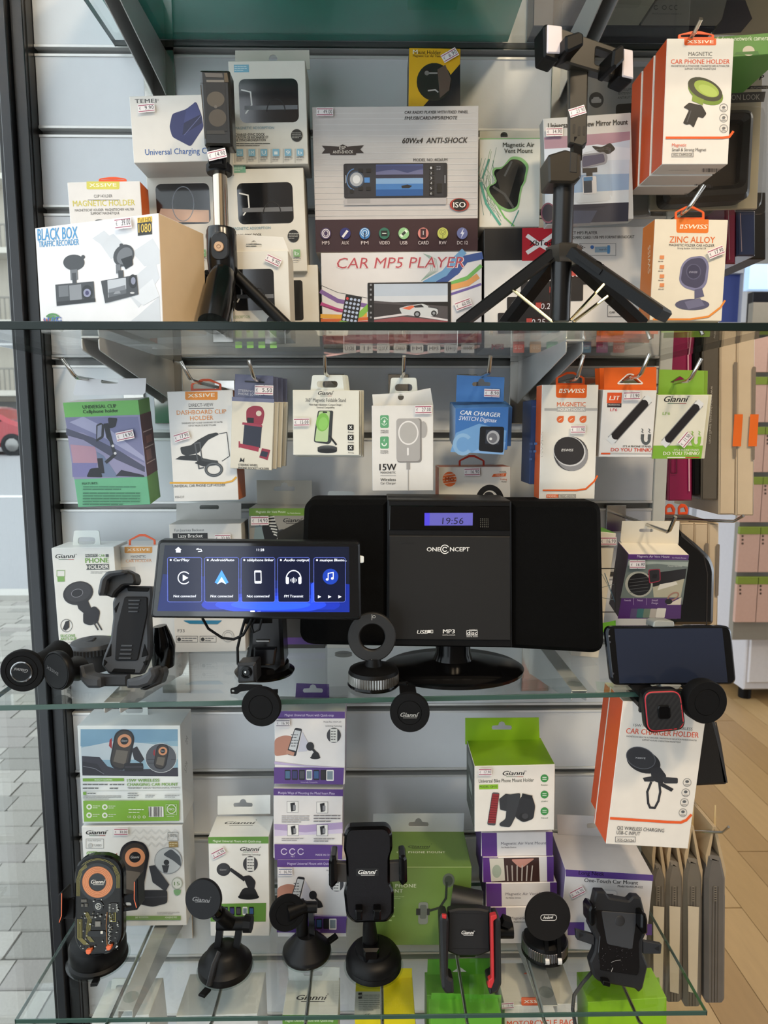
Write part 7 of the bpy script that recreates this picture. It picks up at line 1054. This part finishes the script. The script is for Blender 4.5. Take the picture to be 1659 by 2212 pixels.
G().lathe(dc-pl.N*.006, pl.N, [(k*.8, 0), (k, .0015), (k, .0045), (k*.97, .006), (0, .006)], M('0f0f12', .5, sp=.25, n=.05), 56).build('magnet_pad', t); Print(pl, .0003).gi(416, 1946, 38, 8.5, '77787a', False).build('logo', t)
# small magnet mount
c = PZ(663, 2060, ZB); t = thing('small_magnet_mount', 'plain small round magnet mount on a cone shaped suction foot', 'phone mount', c); cup(t, c, .0305, [(1, 0), (1.03, .002), (1.03, .006), (.98, .008), (.46, .026), (.42, .028)], M('0e0e10', .4, sp=.25, n=.05)); G().bar(c+V((.024, .012, .005)), c+V((.038, .02, .010)), .008, .004, RUB).build('release_tab', t)
G().tube([c+V((-.006, 0, .024)), c+V((-.006, .0, .045)), c+V((-.004, 0, .070))], [.008, .0075, .008], BLK, 16).build('rear_post', t); G().bar(c+V((.008, .0, .024)), c+V((.006, .003, .062)), .007, .012, BLKG, up=V((0, 1, 0))).build('side_plate', t); G().tube([c+V((-.014, .0, .066)), c+V((.014, 0, .066))], .007, BLK, 18).build('pivot', t)
pl = vplane(c.y-.014, 16, 10, 621, 1974); dc = pl.at(621, 1974); k = pl.scale(621, 1974)*38; G().tube([dc-pl.N*.004, c+V((-.002, 0, .068))], [.011, .009], BLK, 18).build('neck', t); G().lathe(dc-pl.N*.007, pl.N, [(k*.8, 0), (k, .002), (k, .0055), (k*.96, .007), (k*.66, .007), (k*.64, .0063), (k*.62, .007), (0, .007)], RUB, 56).build('magnet_pad', t)
# large clamp cradle
c = PZ(807, 2086, ZB); t = thing('clamp_phone_mount', 'tall black clamp phone cradle with side jaws on suction foot', 'phone mount', c); cup(t, c, .0355, [(1, 0), (1.0, .003), (.96, .006), (1.0, .008), (.98, .012), (.86, .019), (.66, .022), (.64, .026), (.3, .03)])
G().box(c+V((-.013, -.022, .018)), c+V((.007, .002, .040)), BLKG, .003).build('pivot_block', t); G().tube([c+V((-.008, -.018, .034)), c+V((.004, -.018, .034))], .004, CHROME, 16).build('pivot_pin', t)
pl = vplane(.79, 0, 10, 795, 1890); a = pl.at(796, 1985, -.016); G().tube([c+V((-.004, -.004, .036)), lerp(c+V((-.004, -.004, .036)), a, .5), a], [.010, .0085, .006], BLK, 20).build('stem', t)
ol_ = [(752, 1788), (836, 1786), (847, 1800), (848, 1836), (842, 1850), (842, 1912), (851, 1926), (851, 1978), (836, 1994), (764, 1996), (748, 1980), (742, 1926), (749, 1912), (747, 1852), (742, 1838), (744, 1800)]
G().prism(pl, rnd(ol_, 8), .016, BLKG, bev=.003).build('cradle_frame', t); ii = [(797+(a_-797)*.9, 1891+(b_-1891)*.94) for a_, b_ in ol_]; G().prism(pl.off(.0008), rnd(ii, 8), .002, M('16161a', .7, sp=.2, n=.25, ns=700, bump=.6, bs=1100), bev=.0006).build('grip_pad', t)
f = Print(pl.off(.0009), .0001); f.rr(769, 1876, 818, 1892, 2, '0a0a0b'); f.gi(774, 1888, 38, 8.5, 'e4e4e2', False); f.build('logo_plate', t)
for q in ([(767, 1967), (783, 1967), (783, 1990), (767, 1990)], [(806, 1967), (823, 1967), (823, 1990), (806, 1990)]): G().prism(pl.off(.016), rnd(q, 3), .018, BLKG, bev=.002).build('support_foot', t)
for q, w in (([(710, 1862), (714, 1850), (726, 1850), (729, 1908), (718, 1920), (710, 1916)], [(726, 1864), (750, 1866), (750, 1906), (726, 1906)]), ([(862, 1850), (874, 1848), (879, 1858), (880, 1908), (870, 1916), (862, 1906)], [(841, 1864), (864, 1862), (864, 1904), (841, 1906)])):
    G().prism(pl.off(.010), rnd(q, 4), .03, BLKG, bev=.003).build('side_jaw', t); G().prism(pl.off(-.004), w, .008, M('2c2824', .4)).build('jaw_slide', t)
# bike holder with red rails
pl = vplane(.782, 0, 16, 1015, 2030); b_ = pl.at(1015, 2140); t = thing('bike_phone_holder', 'black bike phone holder with red lined rails', 'phone holder', V((b_.x, b_.y, ZB))); RED = M('b8282c', .5)
G().prism(pl, rnd([(968, 1968), (990, 1963), (1035, 1963), (1058, 1968), (1060, 2056), (1034, 2066), (988, 2066), (966, 2056)], 5), .014, M('0f0f10', .5, n=.1), bev=.002).build('back_pad', t); f = Print(pl, .0002); f.rr(994, 2008, 1029, 2021, 6, '0a0a0b'); f.gi(997, 2018, 27, 7, 'e4e4e2', False); f.l(rrect(972, 1974, 1054, 2050, 6, 4), .9, '1c1c1e', True); f.build('logo', t)
for s_, q, rq in ((0, [(950, 1986), (954, 1974), (966, 1976), (970, 1990), (968, 2112), (980, 2118), (981, 2148), (964, 2149), (955, 2136)], [(955, 1976), (965, 1977), (964, 1986), (955, 1984)]), (1, [(1068, 1980), (1078, 1978), (1082, 1990), (1084, 2128), (1076, 2146), (1058, 2151), (1054, 2118), (1066, 2112)], [(1060, 1979), (1073, 1976), (1074, 1984), (1066, 1990), (1068, 2120), (1062, 2136), (1054, 2134), (1056, 2118), (1062, 2114)])):
    g = G().prism(pl.off(.018), rnd(q, 4), .026, M('131315', .45, n=.1), bev=.003).build('rail', t); G().prism(pl.off(.0195), rnd(rq, 2), .01, RED).build('red_lining', t)
G().prism(pl.off(.016), rnd([(969, 2115), (976, 2116), (977, 2134), (968, 2132)], 2), .01, RED).build('red_lining', t)
rp_ = P(1008, 1945, .825); G().tube([rp_+V((-.019, .004, 0)), rp_+V((.019, -.004, -.004))], .0165, M('1a1918', .5), 28).build('bar_clamp', t); q = P(1094, 2010, .795); G().tube([q+V((-.012, 0, 0)), q+V((.008, 0, 0))], .009, BLK, 10).build('tightening_knob', t); G().bar(q+V((-.03, .0, .004)), q+V((-.01, 0, .002)), .01, .01, BLK).build('screw_block', t); G().bar(P(1090, 1996, .79), P(1096, 1984, .79), .012, .012, BLK).build('wing_nut', t)
G().bar(P(1008, 1960, .825), P(1010, 2010, .803), .03, .02, BLK).build('rear_bracket', t); G().bar(P(1012, 2050, .815), V((P(1012, 2050, .815).x, .83, ZB+.002)), .02, .012, BLK, up=V((0, 1, 0))).build('rear_prop', t)
# round magnet with silver collar
c = PZ(1176, 2054, ZB); t = thing('collar_magnet_mount', 'large plain magnet disc with small badge over a silver ribbed collar', 'phone mount', c); cup(t, c, .030, [(1, 0), (1.0, .004), (.97, .006)], halo=False); gear(c+V((0, 0, .006)), .030, 64, .0008, .012, M('77767a', .28, .9), 'ribbed_collar', t); G().lathe(c+V((0, 0, .018)), Z1, [(.0285, 0), (.027, .004), (.016, .010), (.008, .016)], BLK, 44).build('cap', t)
for dx in (-.008, .008): G().bar(c+V((dx+.004, -.027, .004)), c+V((dx+.004, -.018, .040)), .005, .008, BLK, up=V((0, 1, 0))).build('hinge_arm', t); G().tube([c+V((dx+.0015, -.028, .009)), c+V((dx+.0065, -.028, .009))], .0045, M('d8d8d6', .3), 16).build('hinge_washer', t)
pl = vplane(c.y-.028, 3, 12, 1184, 1981); dc = pl.at(1184, 1981); k = pl.scale(1184, 1981)*49; G().lathe(dc-pl.N*.005, pl.N, [(k*.9, 0), (k, .001), (k, .004), (k*.985, .005), (0, .005)], M('141211', .5, sp=.25, n=.05), 60).build('magnet_disc', t); f = Print(pl, .0002); f.l(rrect(1168, 1976, 1202, 1988, 5, 4), 1.2, 'd4d2ce', True); f.t('Andowl', 1173, 1985, 22, 6, 'e0deda', b=.02, i=.2); f.build('badge', t); G().tube([dc-pl.N*.010, c+V((.002, -.018, .036))], .007, BLK, 16).build('hinge_block', t)
# one-touch mount
pl = vplane(.785, 2, 14, 1338, 2040); b_ = pl.at(1338, 2135); t = thing('one_touch_mount', 'dark grey one-touch phone mount with film covered back plate', 'phone mount', V((b_.x, b_.y, ZB)))
G().prism(pl, rnd([(1288, 1926), (1309, 1927), (1316, 1940), (1359, 1947), (1368, 1937), (1385, 1939), (1393, 1971), (1400, 2010), (1389, 2033), (1389, 2062), (1400, 2088), (1389, 2137), (1381, 2145), (1373, 2137), (1294, 2121), (1284, 2112), (1275, 2079), (1285, 2057), (1288, 2030), (1273, 2000), (1281, 1958)], 3), .013, M('1d1e21', .55, sp=.3, n=.06), bev=.002).build('back_plate', t)
G().prism(pl.off(.0008), rnd([(1287, 1966), (1388, 1975), (1392, 2010), (1380, 2036), (1382, 2090), (1378, 2108), (1296, 2096), (1292, 2060), (1296, 2020), (1288, 2004)], 5), .002, M('0e0c0d', .08, n=.3, ns=300), bev=.0006).build('protective_film', t)
G().prism(pl.off(.0014), rnd([(1299, 1968), (1377, 1974), (1366, 2051), (1312, 2040)], 5), .002, M('323438', .45), bev=.0005).build('centre_panel', t); G().lathe(pl.at(1338, 1988, .0014), pl.N, [(.0062, -.001), (.0062, .0004), (.0056, .0008), (0, .0008)], M('232427', .5), 28).build('press_button', t)
f = Print(pl.off(.0009), .0001); R = random.Random(9)
for k in range(34): x = R.uniform(1300, 1375); y = R.uniform(2045, 2096); f.e(x, y, R.uniform(.3, .6), R.uniform(.3, .6), '77757a', n=6)
f.l([(1320, 2078), (1330, 2074), (1340, 2073)], 1, '8a8886').l([(1320, 2098), (1323, 2090)], 1.2, 'a8a6a4'); f.build('dust_specks', t)
for q, a_ in (([(1244, 2009), (1284, 2020), (1284, 2043), (1246, 2030)], [(1251, 2015), (1261, 2021), (1251, 2026)]), ([(1389, 2033), (1430, 2040), (1428, 2061), (1389, 2061)], [(1424, 2043), (1413, 2049), (1424, 2055)])): o = G().prism(pl.off(-.003), rnd(q, 2), .006, DG2).build('side_arm', t); f = Print(pl.off(-.003), .0002); f.p(a_, '0c0c0d'); f.build('arrow_mark', o)
for q in ([(1273, 1966), (1278, 1957), (1288, 1960), (1288, 1996), (1280, 2003), (1274, 1996)], [(1386, 1975), (1396, 1974), (1400, 1990), (1400, 2018), (1390, 2020), (1385, 2006)]): G().prism(pl.off(.018), rnd(q, 3), .024, BLKG, bev=.002).build('side_jaw', t)
G().prism(pl.off(.010), rnd([(1303, 2119), (1320, 2122), (1318, 2133), (1302, 2129)], 2), .012, BLK).build('support_foot', t)
G().bar(pl.at(1335, 2020, -.012), V((pl.at(1335, 2020).x, .806, ZB+.02)), .02, .010, BLK).build('rear_neck', t); G().lathe(V((pl.at(1335, 2020).x, .803, ZB)), Z1, [(.028, 0), (.029, .003), (.02, .014), (.012, .022)], BLK, 40).build('suction_base', t)
t = thing('charging_cable', 'black cable curving below the one-touch mount', 'cable', P(1236, 2160, .80)); G().tube([P(1282, 2096, .80), P(1258, 2124, .79), P(1240, 2150, .775), P(1237, 2180, .765), P(1243, 2216, .76)], .0022, M('232325', .6), 10).build('cable', t)
